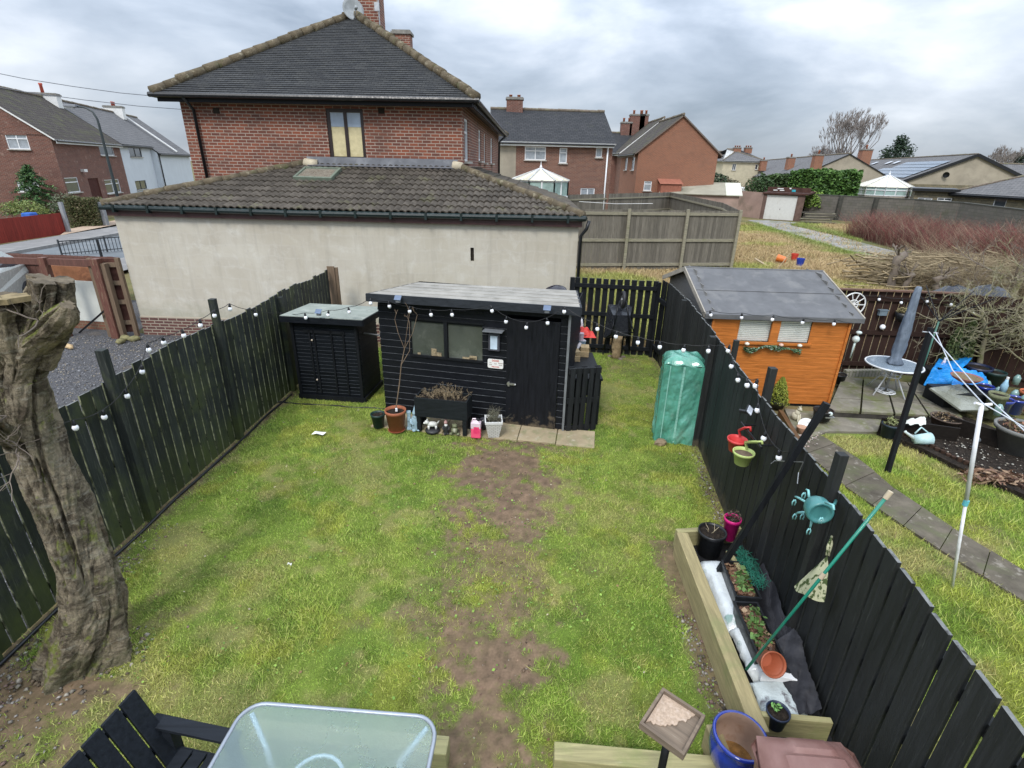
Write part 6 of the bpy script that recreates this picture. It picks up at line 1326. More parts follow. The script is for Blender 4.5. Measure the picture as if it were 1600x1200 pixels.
# planter on legs
a,b=P(655,674,.045),P(726,681,.045);KF=frame((a.x,a.y,0),(b.x-a.x,b.y-a.y));w=(b-a).length+.10;zt=zat(a,621);zb=zat(a,650)
t=thing('raised_planter','black wooden planter trough on short legs full of dead stems','planter',(a.x,a.y,.045));d=.34
BLW=PAINTED('black_planter_wood',(.014,.017,.019),(.05,.055,.055),along='X',amt=.3,isl=.2)
mb=MB(KF@Matrix.Translation((-.05,-.02,0)))
for x,y,sx,sy in ((w/2,.0125,w,.025),(w/2,d-.0125,w,.025),(.0125,d/2,.025,d-.05),(w-.0125,d/2,.025,d-.05)):mb.box((x,y,(zt+zb)/2),(sx,sy,zt-zb))
mb.box((w/2,d/2,zb+.02),(w-.05,d-.05,.02));mb.build('trough',BLW,t,world=True,bevel=.003)
for x in (.05,w-.05):
    for y in (.05,d-.05):mb=MB(KF@Matrix.Translation((-.05,-.02,0)));mb.box((x,y,(zb+.045)/2),(.065,.065,zb-.045));mb.build('leg',BLW,t,world=True)
mb=MB(KF@Matrix.Translation((-.05,-.02,0)));mb.box((w/2,d/2,zt-.06),(w-.05,d-.05,.04));mb.build('soil',SOIL,t,world=True)
c=KF@Vector((w*.42,d/2-.02,zt-.05));twigs(t,tuple(c),50,.15,(w*.40,d*.36),.0042,MAT('dead_stem',(.34,.26,.16),var=.3,isl=.6,bmp=0),8,'dead_stems',depth=2)
# small ornaments under it
WHO=MAT('white_ornament',(.66,.66,.62),rough=.5,var=.1);DKO=MAT('dark_ornament',(.03,.03,.032),rough=.5);MOSSO=MAT('mossy_ornament',(.16,.17,.10),rough=.9,var=.4,scale=20)
def dogfig(t,m,s,z=0):
    part(t,'body',m,lambda b:(b.ball((0,0,z+.075*s),(.075*s,.04*s,.042*s)),b.ball((-.075*s,-.01*s,z+.11*s),(.034*s,.03*s,.032*s)),b.ball((-.105*s,-.015*s,z+.10*s),(.02*s,.017*s,.015*s)),b.tube([(.07*s,0,z+.09*s),(.10*s,0,z+.13*s)],[.014*s,.006*s],8),*[b.tube([(x*s,y*s,z+.06*s),(x*s,y*s,z)],[.018*s,.014*s],8) for x in (-.05,.05) for y in (-.02,.02)],b.ball((-.07*s,-.02*s,z+.14*s),(.010*s,.008*s,.02*s)),b.ball((-.065*s,.02*s,z+.14*s),(.010*s,.008*s,.02*s))),smooth=True)
p=P(676,674,.045);t=thing('dog_ornament','white dog ornament on an oval black base under the planter','ornament',p,.1);part(t,'base',DKO,lambda b:b.lathe([(.11,0),(.12,.02),(.11,.045),(.0,.05)],n=20),smooth=True);dogfig(t,WHO,1.15,.045)
p=P(697,677,.045);gnome('little white capped figure ornament in the middle under the planter',p,zat(p,653)-.045,DKO,(WHO,MAT('pink_cap',(.5,.3,.28))),'figure_ornament')
p=P(711,678,.045);t=thing('frog_ornament','mossy sitting frog ornament at the right leg of the planter','ornament',p,-.1);part(t,'body',MOSSO,lambda b:(b.ball((0,0,.07),(.055,.05,.07)),b.ball((0,-.015,.155),(.045,.04,.035)),b.ball((-.025,-.03,.185),.015,8),b.ball((.025,-.03,.185),.015,8),b.ball((-.05,-.03,.02),(.035,.04,.02)),b.ball((.05,-.03,.02),(.035,.04,.02)),b.tube([(-.035,-.04,.12),(-.03,-.06,.03)],.012,6),b.tube([(.035,-.04,.12),(.03,-.06,.03)],.012,6)),smooth=True);part(t,'belly',MAT('pale_belly',(.4,.4,.3)),lambda b:b.ball((0,-.028,.075),(.036,.028,.045)),smooth=True)
# canister of pink fluid
p=P(744,683,.045);h=zat(p,655)-.045;t=thing('screenwash_canister','white plastic canister half full of bright pink fluid with a pink label','canister',p,-.1)
part(t,'lower_body',MAT('pink_fluid',(.85,.09,.20),rough=.25,var=.06,coat=.4,bmp=0),lambda b:b.box((0,0,h*.27),(.155,.10,h*.54)),bevel=.018)
part(t,'upper_body',MAT('milky_plastic',(.72,.58,.64),rough=.3,var=.05,coat=.3,bmp=0),lambda b:(b.box((0,0,h*.69),(.153,.098,h*.30)),b.box((0,0,h*.88),(.12,.08,h*.12),taper=.6),b.tube([(-.06,0,h*.84),(-.05,0,h*1.02),(.0,0,h*1.02)],.012,8)),bevel=.014)
part(t,'cap',DKO,lambda b:b.lathe([(.022,h*.93),(.022,h*1.03),(0,h*1.03)],(.03,0,0),12));part(t,'label',MAT('hot_pink_label',(.80,.05,.16),rough=.4,bmp=0),lambda b:b.box((.012,-.0515,h*.46),(.085,.002,h*.36)))
p2=P(755,672,.045);t=thing('black_bag','crumpled black bag behind the pink canister','bag',p2);part(t,'body',MAT('black_bag_film',(.02,.018,.025),rough=.3,coat=.3,bmp=.8,bs=20,bd=.01),lambda b:b.ball((0,.03,.10),(.09,.06,.11),14,jit=.12),smooth=True)
# white square pot with a brick pattern
p=P(771,680,.045);h=zat(p,654)-.045;r=.125;BRP=BRICK('white_brick_relief',(.70,.69,.64),(.62,.61,.57),(.28,.27,.25),bw=.062,bh=.030,ms=.0028,var=.1,bm=.8)
t=thing('square_planter','white square tapered planter with moulded brick pattern and grey lavender','planter',p,.08);mb=MB();b_,t_=.082,.135
for i in range(4):
    a0=R(90*i-135);a1=R(90*i-45);q=lambda a,r_,z:(math.cos(a)*r_*1.414,math.sin(a)*r_*1.414,z)
    mb.face([q(a0,b_,0),q(a1,b_,0),q(a1,t_*.95,h*.86),q(a0,t_*.95,h*.86)],[(-b_,0),(b_,0),(t_,h),(-t_,h)])
    mb.face([q(a0,t_,h*.86),q(a1,t_,h*.86),q(a1,t_*1.03,h),q(a0,t_*1.03,h)],[(0,1),(.001,1),(.001,1.001),(0,1.001)],1);mb.face([q(a0,t_*.95,h*.86),q(a1,t_*.95,h*.86),q(a1,t_,h*.86),q(a0,t_,h*.86)],m=1);mb.face([q(a0,t_*1.03,h),q(a1,t_*1.03,h),q(a1,t_*.9,h),q(a0,t_*.9,h)],m=1);mb.face([q(a0,t_*.9,h),q(a1,t_*.9,h),q(a1,t_*.85,h*.8),q(a0,t_*.85,h*.8)],m=1)
mb.build('pot',[BRP,WHITEP],t);part(t,'soil',SOIL,lambda m:m.box((0,0,h*.84),(t_*1.72,t_*1.72,.01)))
ob=twigs(t,(p.x,p.y,p.z+h*.85),40,.20,(.09,.09),.003,MAT('grey_lavender_stem',(.16,.15,.11),bmp=0),9,'lavender_stems',depth=1);q=blobpts(420,(p.x,p.y,p.z+h+.04),(.11,.10,.10),.2,.3,3);leafcloud('lavender_leaves',q,.022,[(.14,.15,.10),(.20,.19,.13)],t)
# litter on the lawn
for px,py,w,lab in ((499,678,.11,'crumpled white wrapper on the grass near the tool store'),(453,883,.026,'small white scrap lying in the middle of the lawn'),(330,711,.06,'yellow green scrap at the foot of the left fence')):
    p=P(px,py,.05);mb=MB(Matrix.Translation(p));b0=mb._a([(-w,-w*.4,.01),(-w*.2,-w*.5,.035),(w*.6,-w*.35,.0),(w,.1*w,.03),(w*.3,w*.45,.01),(-w*.7,w*.35,.03),(0,0,.02)]);[mb.f.append((b0+6,b0+i,b0+(i+1) % 6)) or mb.mi.append(0) for i in range(6)]
    o=mb.build('litter',MAT('white_wrapper',(.72,.72,.70),rough=.5) if px !=330 else MAT('lime_scrap',(.45,.5,.12)));tag(o,lab,'litter')
# pallet used as a gate
a,b=P(880,675,0),P(928,671,0);GF=frame((a.x,a.y,0),(b.x-a.x,b.y-a.y));gw=(b-a).length;gh=zat(b,570)
t=thing('pallet_gate','black painted pallet standing upright as a gate beside the shed','gate',(a.x,a.y,0));mb=MB(GF@rotm(R(2)))
nb=5
for i in range(nb):mb.box((.02+(i+.5)*(gw-.02)/nb,-.05,gh/2),((gw-.02)/nb*.74,.02,gh))
for z in (.07,gh/2,gh-.06):mb.box((gw/2+.01,-.015,z),(gw,.045,.095))
for i in range(3):mb.box((.06+i*(gw-.1)/2,.025,gh/2),(.09,.02,gh))
mb.build('slats',BLACKW,t,world=True,bevel=.003)
# log bench beside the shed with odds and ends
LB=Vector((1.22,8.45,0));t=thing('workbench','low dark bench heaped with odds and ends between the shed and the far fence','bench',LB);zbn=.86
part(t,'top',BLACKW,lambda m:m.box((0,0,zbn-.02),(.5,1.3,.04)),bevel=.004)
for x in (-.2,.2):
    for y in (-.6,.6):part(t,'leg',BLACKW,lambda m:m.box((x,y,(zbn-.04)/2),(.06,.06,zbn-.04)))
WB=PAINTED('cut_wood_block',(.46,.34,.19),(.55,.44,.28),along='Y',amt=.35,isl=.2,rough=.85)
for px,py,w,lab,an in ((897,562,.17,'pale sawn wood block nearest the pallet gate',.1),(912,555,.17,'second pale wood block behind and right of the nearest one',-.1)):
    p=P(px,py,zbn+.0);p.z=zbn;mb=MB();mb.box((0,0,.05),(w,.22,.10));mb.box((.01,.02,.137),(w*.9,.2,.07));o=mb.build('wood_block',WB,bevel=.004);o.location=p;o.rotation_euler=(0,0,an);tag(o,lab,'wood block','sawn wood blocks beside the shed')
p=P(907,548,zbn);p.z=zbn;t=thing('paint_tin','blue and grey paint tin on the bench','paint tin',p);part(t,'body',MAT('tin_blue',(.16,.25,.33),rough=.4,c2=(.35,.36,.36),amt=.45,s2=12),lambda m:m.lathe([(.085,0),(.085,.19),(.09,.192),(.09,.2),(.07,.2)],n=20));part(t,'lid',STEEL,lambda m:m.lathe([(.078,.2),(.078,.207),(0,.207)],n=20))
p3=p+Vector((-.01,.0,.207));t=thing('small_tub','small mauve tub stacked on the blue paint tin','tub',p3);part(t,'body',MAT('mauve_tub',(.48,.38,.42),rough=.4),lambda m:m.lathe([(.048,0),(.052,.12),(.055,.122),(.055,.135),(0,.135)],n=18),smooth=False)
p=P(892,570,zbn);p.z=zbn;mb=MB();mb.tube([(0,0,.03),(.17,.25,.20)],.032,10);o=mb.build('roll',MAT('pale_tube',(.55,.50,.50),rough=.6));o.location=P(893,560,zbn);o.location.z=zbn;tag(o,'pale cardboard tube leaning across the bench','tube')
p=P(905,530,zbn+.1);t=thing('red_tarpaulin','crumpled red sheet draped over things at the back of the bench','sheet',(p.x,p.y,zbn))
def cloth(par,name,m,c,w,d,h,seed,nx=26,ny=22,droop=.16,ang=0,world=False,amp=.05,fr=9):
    X_,Y2=np.meshgrid(np.linspace(-1,1,nx),np.linspace(-1,1,ny));rr_=np.maximum(np.abs(X_),np.abs(Y2));z=h*(1-ss(.45,1.0,rr_))-droop*rr_**3+amp*(fbm(X_.ravel(),Y2.ravel(),fr/4,seed,3)-.5).reshape(X_.shape)*2
    z=np.maximum(z,.004);x=X_*w/2*(1+.1*(fbm(Y2.ravel(),X_.ravel(),1.5,seed+3)-.5).reshape(X_.shape)*2);y=Y2*d/2*(1+.12*(fbm(X_.ravel(),Y2.ravel(),1.7,seed+5)-.5).reshape(X_.shape)*2)
    V=np.stack([c[0]+x*math.cos(ang)-y*math.sin(ang),c[1]+x*math.sin(ang)+y*math.cos(ang),c[2]+z],-1).reshape(-1,3);idx=np.arange(nx*ny).reshape(ny,nx);F=np.stack([idx[:-1,:-1],idx[:-1,1:],idx[1:,1:],idx[1:,:-1]],-1).reshape(-1,4)
    o=npmesh(name,V,F,m,parent=par,smooth=True);s=o.modifiers.new('thick','SOLIDIFY');s.thickness=.004;return o
cloth(t,'sheet',MAT('red_sheet',(.62,.035,.02),rough=.45,var=.15,bmp=.4,bs=25),(p.x+.02,p.y,zbn+.20),.52,.44,.10,3,amp=.10);part(t,'crate',BLACKP,lambda m:m.box((0,0,.11),(.34,.3,.22)))
p=P(901,508,zbn+.3);t=thing('white_sack','white plastic sack behind the red sheet by the shed corner','sack',(p.x,p.y,zbn));part(t,'body',MAT('white_film',(.72,.70,.70),rough=.35,bmp=.5,bs=14,bd=.01),lambda m:(m.ball((0,.05,.24),(.14,.12,.26),14,jit=.05),m.tube([(0,.05,.45),(.02,.05,.56)],[.05,.02],8)),smooth=True)
# wheelbarrow stood on end
B=P(962,556,0);t=thing('wheelbarrow','black wheelbarrow stood on end against the far slatted fence, wheel uppermost','wheelbarrow',(B.x,B.y+.0,0),0);H_=zat(B,459)
SHB=MAT('glossy_black_tray',(.022,.024,.030),rough=.28,coat=.5,bmp=.05)
def tray(m):
    o=[(-.30,.06,.42),(.30,.06,.42),(.27,.06,1.18),(-.27,.06,1.18)];i_=[(-.20,-.22,.55),(.20,-.22,.55),(.19,-.20,1.02),(-.19,-.20,1.02)]
    for k in range(4):j=(k+1) % 4;m.face([o[k],o[j],i_[j],i_[k]])
    m.face(i_)
    for k in range(4):m.beam(o[k],o[(k+1) % 4],.025,.025)
part(t,'tray',SHB,tray,bevel=.012)
def frm(m):
    for s in (-1,1):
        m.tube([(s*.30,.0,.05),(s*.27,-.04,.45),(s*.20,-.25,.60),(s*.14,-.26,1.0),(s*.07,-.16,1.34)],.017,8);m.tube([(s*.17,-.26,.66),(s*.24,-.50,.72),(s*.17,-.27,.98)],.014,8)
    m.tube([(-.24,-.50,.72),(.24,-.50,.72)],.014,8)
part(t,'frame',BLACKM,frm,smooth=True)
wh=part(t,'wheel',MAT('tyre_rubber',(.018,.018,.02),rough=.6),lambda m:(m.tube([(0,-.16+.155*math.cos(a),1.36+.155*math.sin(a)) for a in np.linspace(0,6.2832,25)],.042,8,cap=False)),smooth=True);part(wh,'hub',STEEL,lambda m:(m.push(Matrix.Translation((0,-.16,1.36))@rotm(0,R(90))),m.lathe([(0,-.04),(.03,-.04),(.03,-.02),(.11,-.02),(.11,.02),(.03,.02),(.03,.04),(0,.04)],n=16),m.pop()))
for s in (-1,1):part(t,'handle_grip',BLACKP,lambda m:m.tube([(s*.30,.0,.02),(s*.295,-.005,.14)],.022,8))
B=P(962,560,0);h=zat(B,524);t=thing('upright_log','upright log with peeling pale bark in front of the wheelbarrow','log',B);mb=MB();mb.tube([(0,0,0),(.005,0,.1),(-.01,0,h*.5),(.0,0,h*.8),(.01,0,h)],[.115,.10,.112,.104,.10],12)
mb.build('log',MAT('peeling_bark',(.26,.19,.11),var=.4,scale=10,c2=(.10,.075,.05),amt=.4,s2=8,c3=(.42,.33,.2),amt3=.35,s3=11,bmp=.9,bs=20,bd=.02),t,smooth=True)
for q in ((.17,.03),(-.13,.05),(.08,-.12)):p=B+Vector((q[0],q[1],.03));t=thing('stone','brown bark chunk lying at the foot of the upright log','stone',p,0,'bark chunks by the log');part(t,'chunk',BARK,lambda m:m.ball((0,0,0),(.06,.05,.035),8,jit=.2))
# small black bag on top of the slab behind shed roof
p=Y(870,452,10.2);mb=MB(Matrix.Translation((p.x,10.2,p.z-.08)));mb.ball((0,0,0),(.24,.2,.16),14,jit=.08);o=mb.build('black_sack',MAT('black_bag_film',(.02,.018,.025)),smooth=True);tag(o,'black sack peeping over the right rear edge of the shed roof','sack')
mb=MB();mb.lathe([(.2,0),(.17,p.z-.2),(.0,p.z-.2)],(p.x,10.2,0),12);o=mb.build('dark_barrel',BLACKP);tag(o,'dark barrel behind the shed carrying the black sack','barrel')
# green plastic growhouse
a,b=P(1021,690,0),P(1081,698,0);NF=frame((a.x,a.y,0),(b.x-a.x,b.y-a.y));gw=(b-a).length;gd_=.50;gh=1.42
t=thing('plastic_greenhouse','tall green plastic covered growhouse standing by the right fence','greenhouse',(a.x,a.y,0));GRC=MAT('green_poly_cover',(.085,.34,.245),rough=.25,var=.35,scale=3,c2=(.16,.45,.36),amt=.45,s2=2.6,edge=.15,c3=(.36,.58,.50),amt3=.30,s3=4,sc=(1,1,.45),coat=.7,bmp=.9,bs=6,bd=.05,alpha=1)
GRCm=GRC.node_tree.nodes['Principled BSDF'];GRCm.inputs['Transmission Weight'].default_value=0.0;GRCm.inputs['Alpha'].default_value=.80
def gsurf(p0,p1,z0,z1,n=44,k=80,seed=1,bulge=.02,pull=0.):
    U,Vv=np.meshgrid(np.linspace(0,1,n),np.linspace(0,1,k));P0=np.array(p0);P1=np.array(p1);d=P1-P0;L=np.linalg.norm(d);nn=np.array([d[1],-d[0]])/L
    fold=.012*np.sin((U*1.6+Vv*1.9)*8+seed)*ss(.6,.3,Vv)*fbm(U.ravel(),Vv.ravel(),3,seed).reshape(U.shape)*2+.009*np.sin((U*2.2-Vv*2.5)*6+seed*2)*ss(.6,.2,Vv)+.034*(fbm(U.ravel()*2+Vv.ravel()*1.5,Vv.ravel()*3.2-U.ravel()*2.2,2.0,seed,4).reshape(U.shape)-.5)*2;fold=fold*np.minimum(1,6*np.minimum(U,1-U)+.15)+bulge*np.sin(U*math.pi)
    x=P0[0]+d[0]*U+nn[0]*fold;y=P0[1]+d[1]*U+nn[1]*fold;z=z0+(z1-z0)*Vv+(.03*(fbm(U.ravel()*3,U.ravel()*0,2,seed).reshape(U.shape)-.5))*(Vv<.03)
    return np.stack([x,y,z],-1).reshape(-1,3),np.array([(j*n+i,j*n+i+1,(j+1)*n+i+1,(j+1)*n+i) for j in range(k-1) for i in range(n-1)])
c_=[(0,0),(gw,0),(gw,gd_),(0,gd_)];Vs,Fs,off=[],[],0
for i in range(4):
    j=(i+1) % 4;A1=NF@Vector((*c_[i],0));B1=NF@Vector((*c_[j],0));V_,F_=gsurf((A1.x,A1.y),(B1.x,B1.y),.02,gh-.10,seed=i+1);Vs.append(V_);Fs.append(F_+off);off+=len(V_)
n=20;U,Vv=np.meshgrid(np.linspace(0,1,n),np.linspace(0,1,n));zt_=gh-.10+.11*np.minimum(1,5*np.minimum(np.minimum(U,1-U),np.minimum(Vv,1-Vv)))**.6+.01*np.sin(U*16+Vv*9)
T_=np.array([list(NF@Vector((u*gw,v*gd_,z))) for u,v,z in zip(U.ravel(),Vv.ravel(),zt_.ravel())]);Vs.append(T_);Fs.append(np.array([(j*n+i,j*n+i+1,(j+1)*n+i+1,(j+1)*n+i) for j in range(n-1) for i in range(n-1)])+off)
npmesh('cover',np.concatenate(Vs),np.concatenate(Fs),GRC,parent=t,smooth=True)
mb=MB(NF);[mb.tube([(x,y,0),(x,y,gh-.08)],.010,6) for x,y in ((.03,.03),(gw-.03,.03),(gw-.03,gd_-.03),(.03,gd_-.03))]
for z in (.35,.75,1.1):mb.box((gw/2,gd_/2,z),(gw-.08,gd_-.08,.012))
mb.build('frame',MAT('green_tube',(.05,.2,.13)),t,world=True)
mb=MB(NF);[mb.box((gw*.5,-.035-.004*math.sin(z*20),z),(.03,.006,.05)) for z in np.arange(.08,1.3,.055)];mb.box((gw*.16,-.032,.68),(.014,.006,1.25));mb.build('zip',MAT('pale_zip',(.25,.52,.43),rough=.5),t,world=True)
p=P(1030,694,.0);t=thing('stone','brown stone weighing down the front corner of the green growhouse','stone',p+Vector((0,-.05,.06)),.3);part(t,'rock',MAT('brown_rock',(.26,.20,.13),var=.3,scale=8,bmp=.8,bs=20,bd=.01),lambda m:m.ball((0,0,0),(.11,.07,.065),10,jit=.1))

# small litter that breaks up the turf: dead leaves, bits of twig, clods and broad weed leaves
n=420;y=1.6+rng.random(n)*9;x=lfx(y)+.2+(rfx(y)-lfx(y)-.4)*rng.random(n);k=~inshed(x,y) & ~((x>1.75) & (y<4.8));x,y=x[k],y[k]
setp(leafcloud('dead_leaf_litter',np.stack([x,y,.035+.02*rng.random(len(x))],1),.030,[(.20,.12,.06),(.30,.20,.10),(.13,.08,.05),(.38,.33,.22)],None,flat=.15,aspect=.6),'small dead brown leaves and bits scattered over the enclosed lawn','leaf litter',kind='stuff')
n=5000;y=1.6+rng.random(n)*8.6;x=lfx(y)+.2+(rfx(y)-lfx(y)-.4)*rng.random(n);k=(fbm(x,y,1.6,87)>.56) & ~inshed(x,y) & ~((x>1.75) & (y<4.8));x,y=x[k],y[k]
setp(leafcloud('broad_leaf_weeds',np.stack([x,y,.035+.018*rng.random(len(x))],1),.026,[(.17,.29,.045),(.22,.34,.06),(.13,.22,.04)],None,flat=.22,aspect=.8),'patches of clover and broad leaved weeds in the enclosed lawn','weeds',kind='stuff')
n=1500;y=1.9+rng.random(n)*5.6;x=-.1+rng.normal(0,.42,n);mud_,_s=lawnmask(x,y);k=mud_>.35;stones('soil_clods',x[k],y[k],.006+.014*rng.random(int(k.sum()))**2,.008,'crumbs of bare earth and grit on the worn path down the lawn',[(.16,.10,.07),(.22,.15,.10),(.11,.075,.055),(.30,.26,.21)])

# ------------------------------------------------------------------ raised bed on the right and what stands in it
BX0,BX1,BY0,BY1,BZ=1.78,1.90,2.52,4.72,.33
t=thing('raised_bed','timber edged raised bed running along the right fence','raised bed',(BX0,BY0,0));BED=t
mb=MB();p0,p1=P(1189,1143,BZ),P(1066,832,BZ);mb.beam((p0.x,p0.y,BZ-.155),(p1.x,p1.y,BZ-.155),.125,.31);mb.build('side_sleeper',SLEEPER,t,world=True,bevel=.006)
dz=(p0-p1).normalized();bedx0=lambda y:p1.x+(p0.x-p1.x)*(y-p1.y)/(p0.y-p1.y)
mb=MB();mb.beam((p1.x-.05,p1.y+.03,BZ-.12),(rfx(4.75)-.05,4.78,BZ-.12),.07,.24);mb.build('end_board',SLEEPERX,t,world=True,bevel=.004)
mb=MB();mb.beam((p0.x+.06,2.60,BZ-.13),(rfx(2.6)-.06,2.56,BZ-.13),.045,.28);mb.build('near_board',SLEEPERX,t,world=True,bevel=.004)
mb=MB();mb.face([(p0.x,2.5,.14),(rfx(2.5),2.5,.14),(rfx(4.7),4.75,.14),(p1.x,4.75,.14)]);mb.build('liner',MAT('black_liner',(.010,.010,.011),rough=.55,var=.4,scale=5,bmp=.8,bs=7,bd=.03),t,world=True)
def sack(name,label,cat,a,b,w,h,m,seed,z0=.14,m2=None):
    t=thing(name,label,cat,(a[0],a[1],z0));a,b=Vector(a),Vector(b);L=(b-a).length;nx,ny=30,16;U,Vv=np.meshgrid(np.linspace(0,1,nx),np.linspace(0,1,ny*2,endpoint=False));an=Vv*2*math.pi
    prof=np.minimum(1,(np.minimum(U,1-U)*7+.05))**.5;k=1+.16*(fbm(U.ravel()*4,np.cos(an.ravel())*1.5+np.sin(an.ravel()),1.4,seed).reshape(U.shape)-.5)*2
    hh=h/2*prof*k;ww=w/2*(.8+.2*prof)*k;u=(b-a)/L;px_=np.array([-u.y,u.x]);x=a.x+u.x*L*U+px_[0]*ww*np.cos(an);y=a.y+u.y*L*U+px_[1]*ww*np.cos(an);z=z0+h/2*prof+hh*np.sin(an)*np.where(np.sin(an)<0,.9,1)+(b.z-a.z)*0
    V_=np.stack([x,y,z],-1).reshape(-1,3);n2=ny*2;F_=np.array([(j*nx+i,j*nx+i+1,((j+1) % n2)*nx+i+1,((j+1) % n2)*nx+i) for j in range(n2) for i in range(nx-1)])
    npmesh('sack',V_,F_,m,parent=t,smooth=True);return t
WSACK=MAT('white_green_sack',(.54,.57,.57),rough=.4,var=.14,scale=6,c2=(.20,.30,.27),amt=.40,s2=5,edge=.03,c3=(.16,.16,.17),amt3=.22,s3=5,bmp=.7,bs=11,bd=.02,coat=.3)
a,b=P(1105,870,.25),P(1150,985,.25);sack('compost_sack','white plastic compost sack lying along the bed under the first trough','sack',(a.x+.05,a.y,0),(b.x+.10,b.y,0),.33,.16,WSACK,3)
a,b=P(1160,985,.22),P(1190,1060,.22);sack('compost_sack','white compost sack lying under the nearer strawberry trough','sack',(a.x+.05,a.y+.05,0),(b.x+.09,b.y,0),.34,.15,WSACK,7)
a,b=P(1195,1062,.22),P(1225,1138,.22);sack('compost_sack','torn pale sack with a grey patch at the near end of the bed','sack',(a.x+.04,a.y,0),(b.x+.06,b.y,0),.34,.13,MAT('torn_pale_sack',(.50,.56,.56),rough=.4,var=.12,c2=(.15,.14,.15),amt=.42,s2=5,edge=.03,bmp=.8,bs=12,bd=.02),9)
p=P(1216,1043,.33);mb=MB(Matrix.Translation((p.x,p.y,.27))@rotm(0,0,-.25));mb.box((0,0,0),(.26,.15,.10));mb.box((.02,.01,.052),(.14,.07,.012),m=1);o=mb.build('polystyrene_box',[MAT('white_polystyrene',(.70,.71,.72),rough=.7,var=.05),BLACKP],bevel=.008);tag(o,'white box with a dark slot poking out from under the near trough','box')
def trough(label,px,z,seed):
    c=[P(x,y,z) for x,y in px];o=c[0];ux=(c[1]-c[0]);uy=(c[3]-c[0]);w=.5*((c[1]-c[0]).length+(c[2]-c[3]).length);L=.5*((c[3]-c[0]).length+(c[2]-c[1]).length);uy.z=0;uy.normalize()
    cen=sum(c,Vector())/4;ang=math.atan2(uy.y,uy.x)-math.pi/2;t=thing('plant_trough',label,'trough',(cen.x,cen.y,z-.17),ang,'black troughs of strawberry plants in the raised bed');h=.17
    mb=MB();bw,bl=w/2*.82,L/2*.9;o_=[(-w/2,-L/2),(w/2,-L/2),(w/2,L/2),(-w/2,L/2)];b_=[(-bw,-bl),(bw,-bl),(bw,bl),(-bw,bl)];i_=[(-w/2+.018,-L/2+.018),(w/2-.018,-L/2+.018),(w/2-.018,L/2-.018),(-w/2+.018,L/2-.018)]
    for k in range(4):j=(k+1) % 4;mb.face([(*b_[k],0),(*b_[j],0),(o_[j][0]*.96,o_[j][1]*.98,h-.02),(o_[k][0]*.96,o_[k][1]*.98,h-.02)]);mb.face([(o_[k][0]*.96,o_[k][1]*.98,h-.02),(o_[j][0]*.96,o_[j][1]*.98,h-.02),(*o_[j],h-.02),(*o_[k],h-.02)]);mb.face([(*o_[k],h-.02),(*o_[j],h-.02),(*o_[j],h),(*o_[k],h)]);mb.face([(*o_[k],h),(*o_[j],h),(*i_[j],h),(*i_[k],h)]);mb.face([(*i_[k],h),(*i_[j],h),(*i_[j],h-.05),(*i_[k],h-.05)])
    mb.face([(*q,0) for q in b_][::-1]);mb.build('trough',BLACKP,t);mb=MB();mb.face([(*q,h-.035) for q in i_]);mb.build('soil',SOIL,t)
    n=380;r2_=rng.random((n,2));u=(r2_[:,0]-.5)*(w-.09);v=(r2_[:,1]-.5)*(L-.10);ca,sa=math.cos(ang),math.sin(ang);zz=z-.04+.035*rng.random(n)
    X_=np.stack([cen.x+u*ca-v*sa,cen.y+u*sa+v*ca,zz],1);leafcloud('dead_leaves',X_,.055,[(.15,.075,.05),(.21,.12,.07),(.26,.18,.11),(.09,.05,.035)],t,flat=.35,aspect=.8)
    X2=[];
    for k in range(9):
        u0,v0=random.uniform(-.26,.26)*w,random.uniform(-.38,.38)*L
        for _ in range(9):a=random.uniform(0,6.28);r=random.uniform(.01,.055);uu,vv=u0+r*math.cos(a),v0+r*math.sin(a);X2.append((cen.x+uu*ca-vv*sa,cen.y+uu*sa+vv*ca,z-.015+random.uniform(0,.045)))
    leafcloud('strawberry_leaves',np.array(X2),.048,[(.09,.17,.045),(.14,.24,.07),(.06,.11,.03)],t,flat=.3,aspect=.85);return t
trough('farther black trough of strawberry plants and dead leaves in the raised bed',[(1130,880),(1158,872),(1192,932),(1152,936)],.44,1)
trough('nearer black trough of strawberry plants and dead leaves in the raised bed',[(1147,941),(1184,938),(1223,1022),(1184,1024)],.42,2)
p=P(1103,866,.14);p=Vector((p.x+.03,p.y+.02,.14));h=.30;t=potm('black tub holding soil and a dry stalk in the far corner of the bed','plant_tub','tub',p,.145,h,BLACKP,taper=.8,fill=.92);twigs(t,(p.x,p.y,p.z+h*.9),5,.17,(.05,.05),.003,MAT('pale_stalk',(.5,.42,.28),bmp=0),12,'stalks',depth=0)
p=P(1139,838,.30);p.z=.27;t=potm('bright magenta pot with a withered plant by the fence','plant_pot','plant pot',p,.088,zat(p,809)-.27,MAT('magenta_plastic',(.55,.012,.17),rough=.4,var=.08,bmp=0));q=blobpts(120,(p.x+.01,p.y+.02,.54),(.09,.08,.09),.2,.3,4);leafcloud('withered_leaves',q,.03,[(.10,.07,.05),(.07,.06,.04)],t);twigs(t,(p.x,p.y,.43),7,.16,(.04,.04),.003,MAT('brown_stalk',(.12,.08,.06),bmp=0),13,'stalks')
p=P(1183,1050,.24);t=potm('empty terracotta coloured pot lying on its side on the sacks','plant_pot','plant pot',Vector((p.x+.02,p.y+.0,.40)),.095,.17,MAT('orange_plastic_pot',(.34,.095,.045),rough=.45,var=.1),soil=None,rot=rotm(R(56),0,R(-10)),taper=.7)
for o in children(t):pass
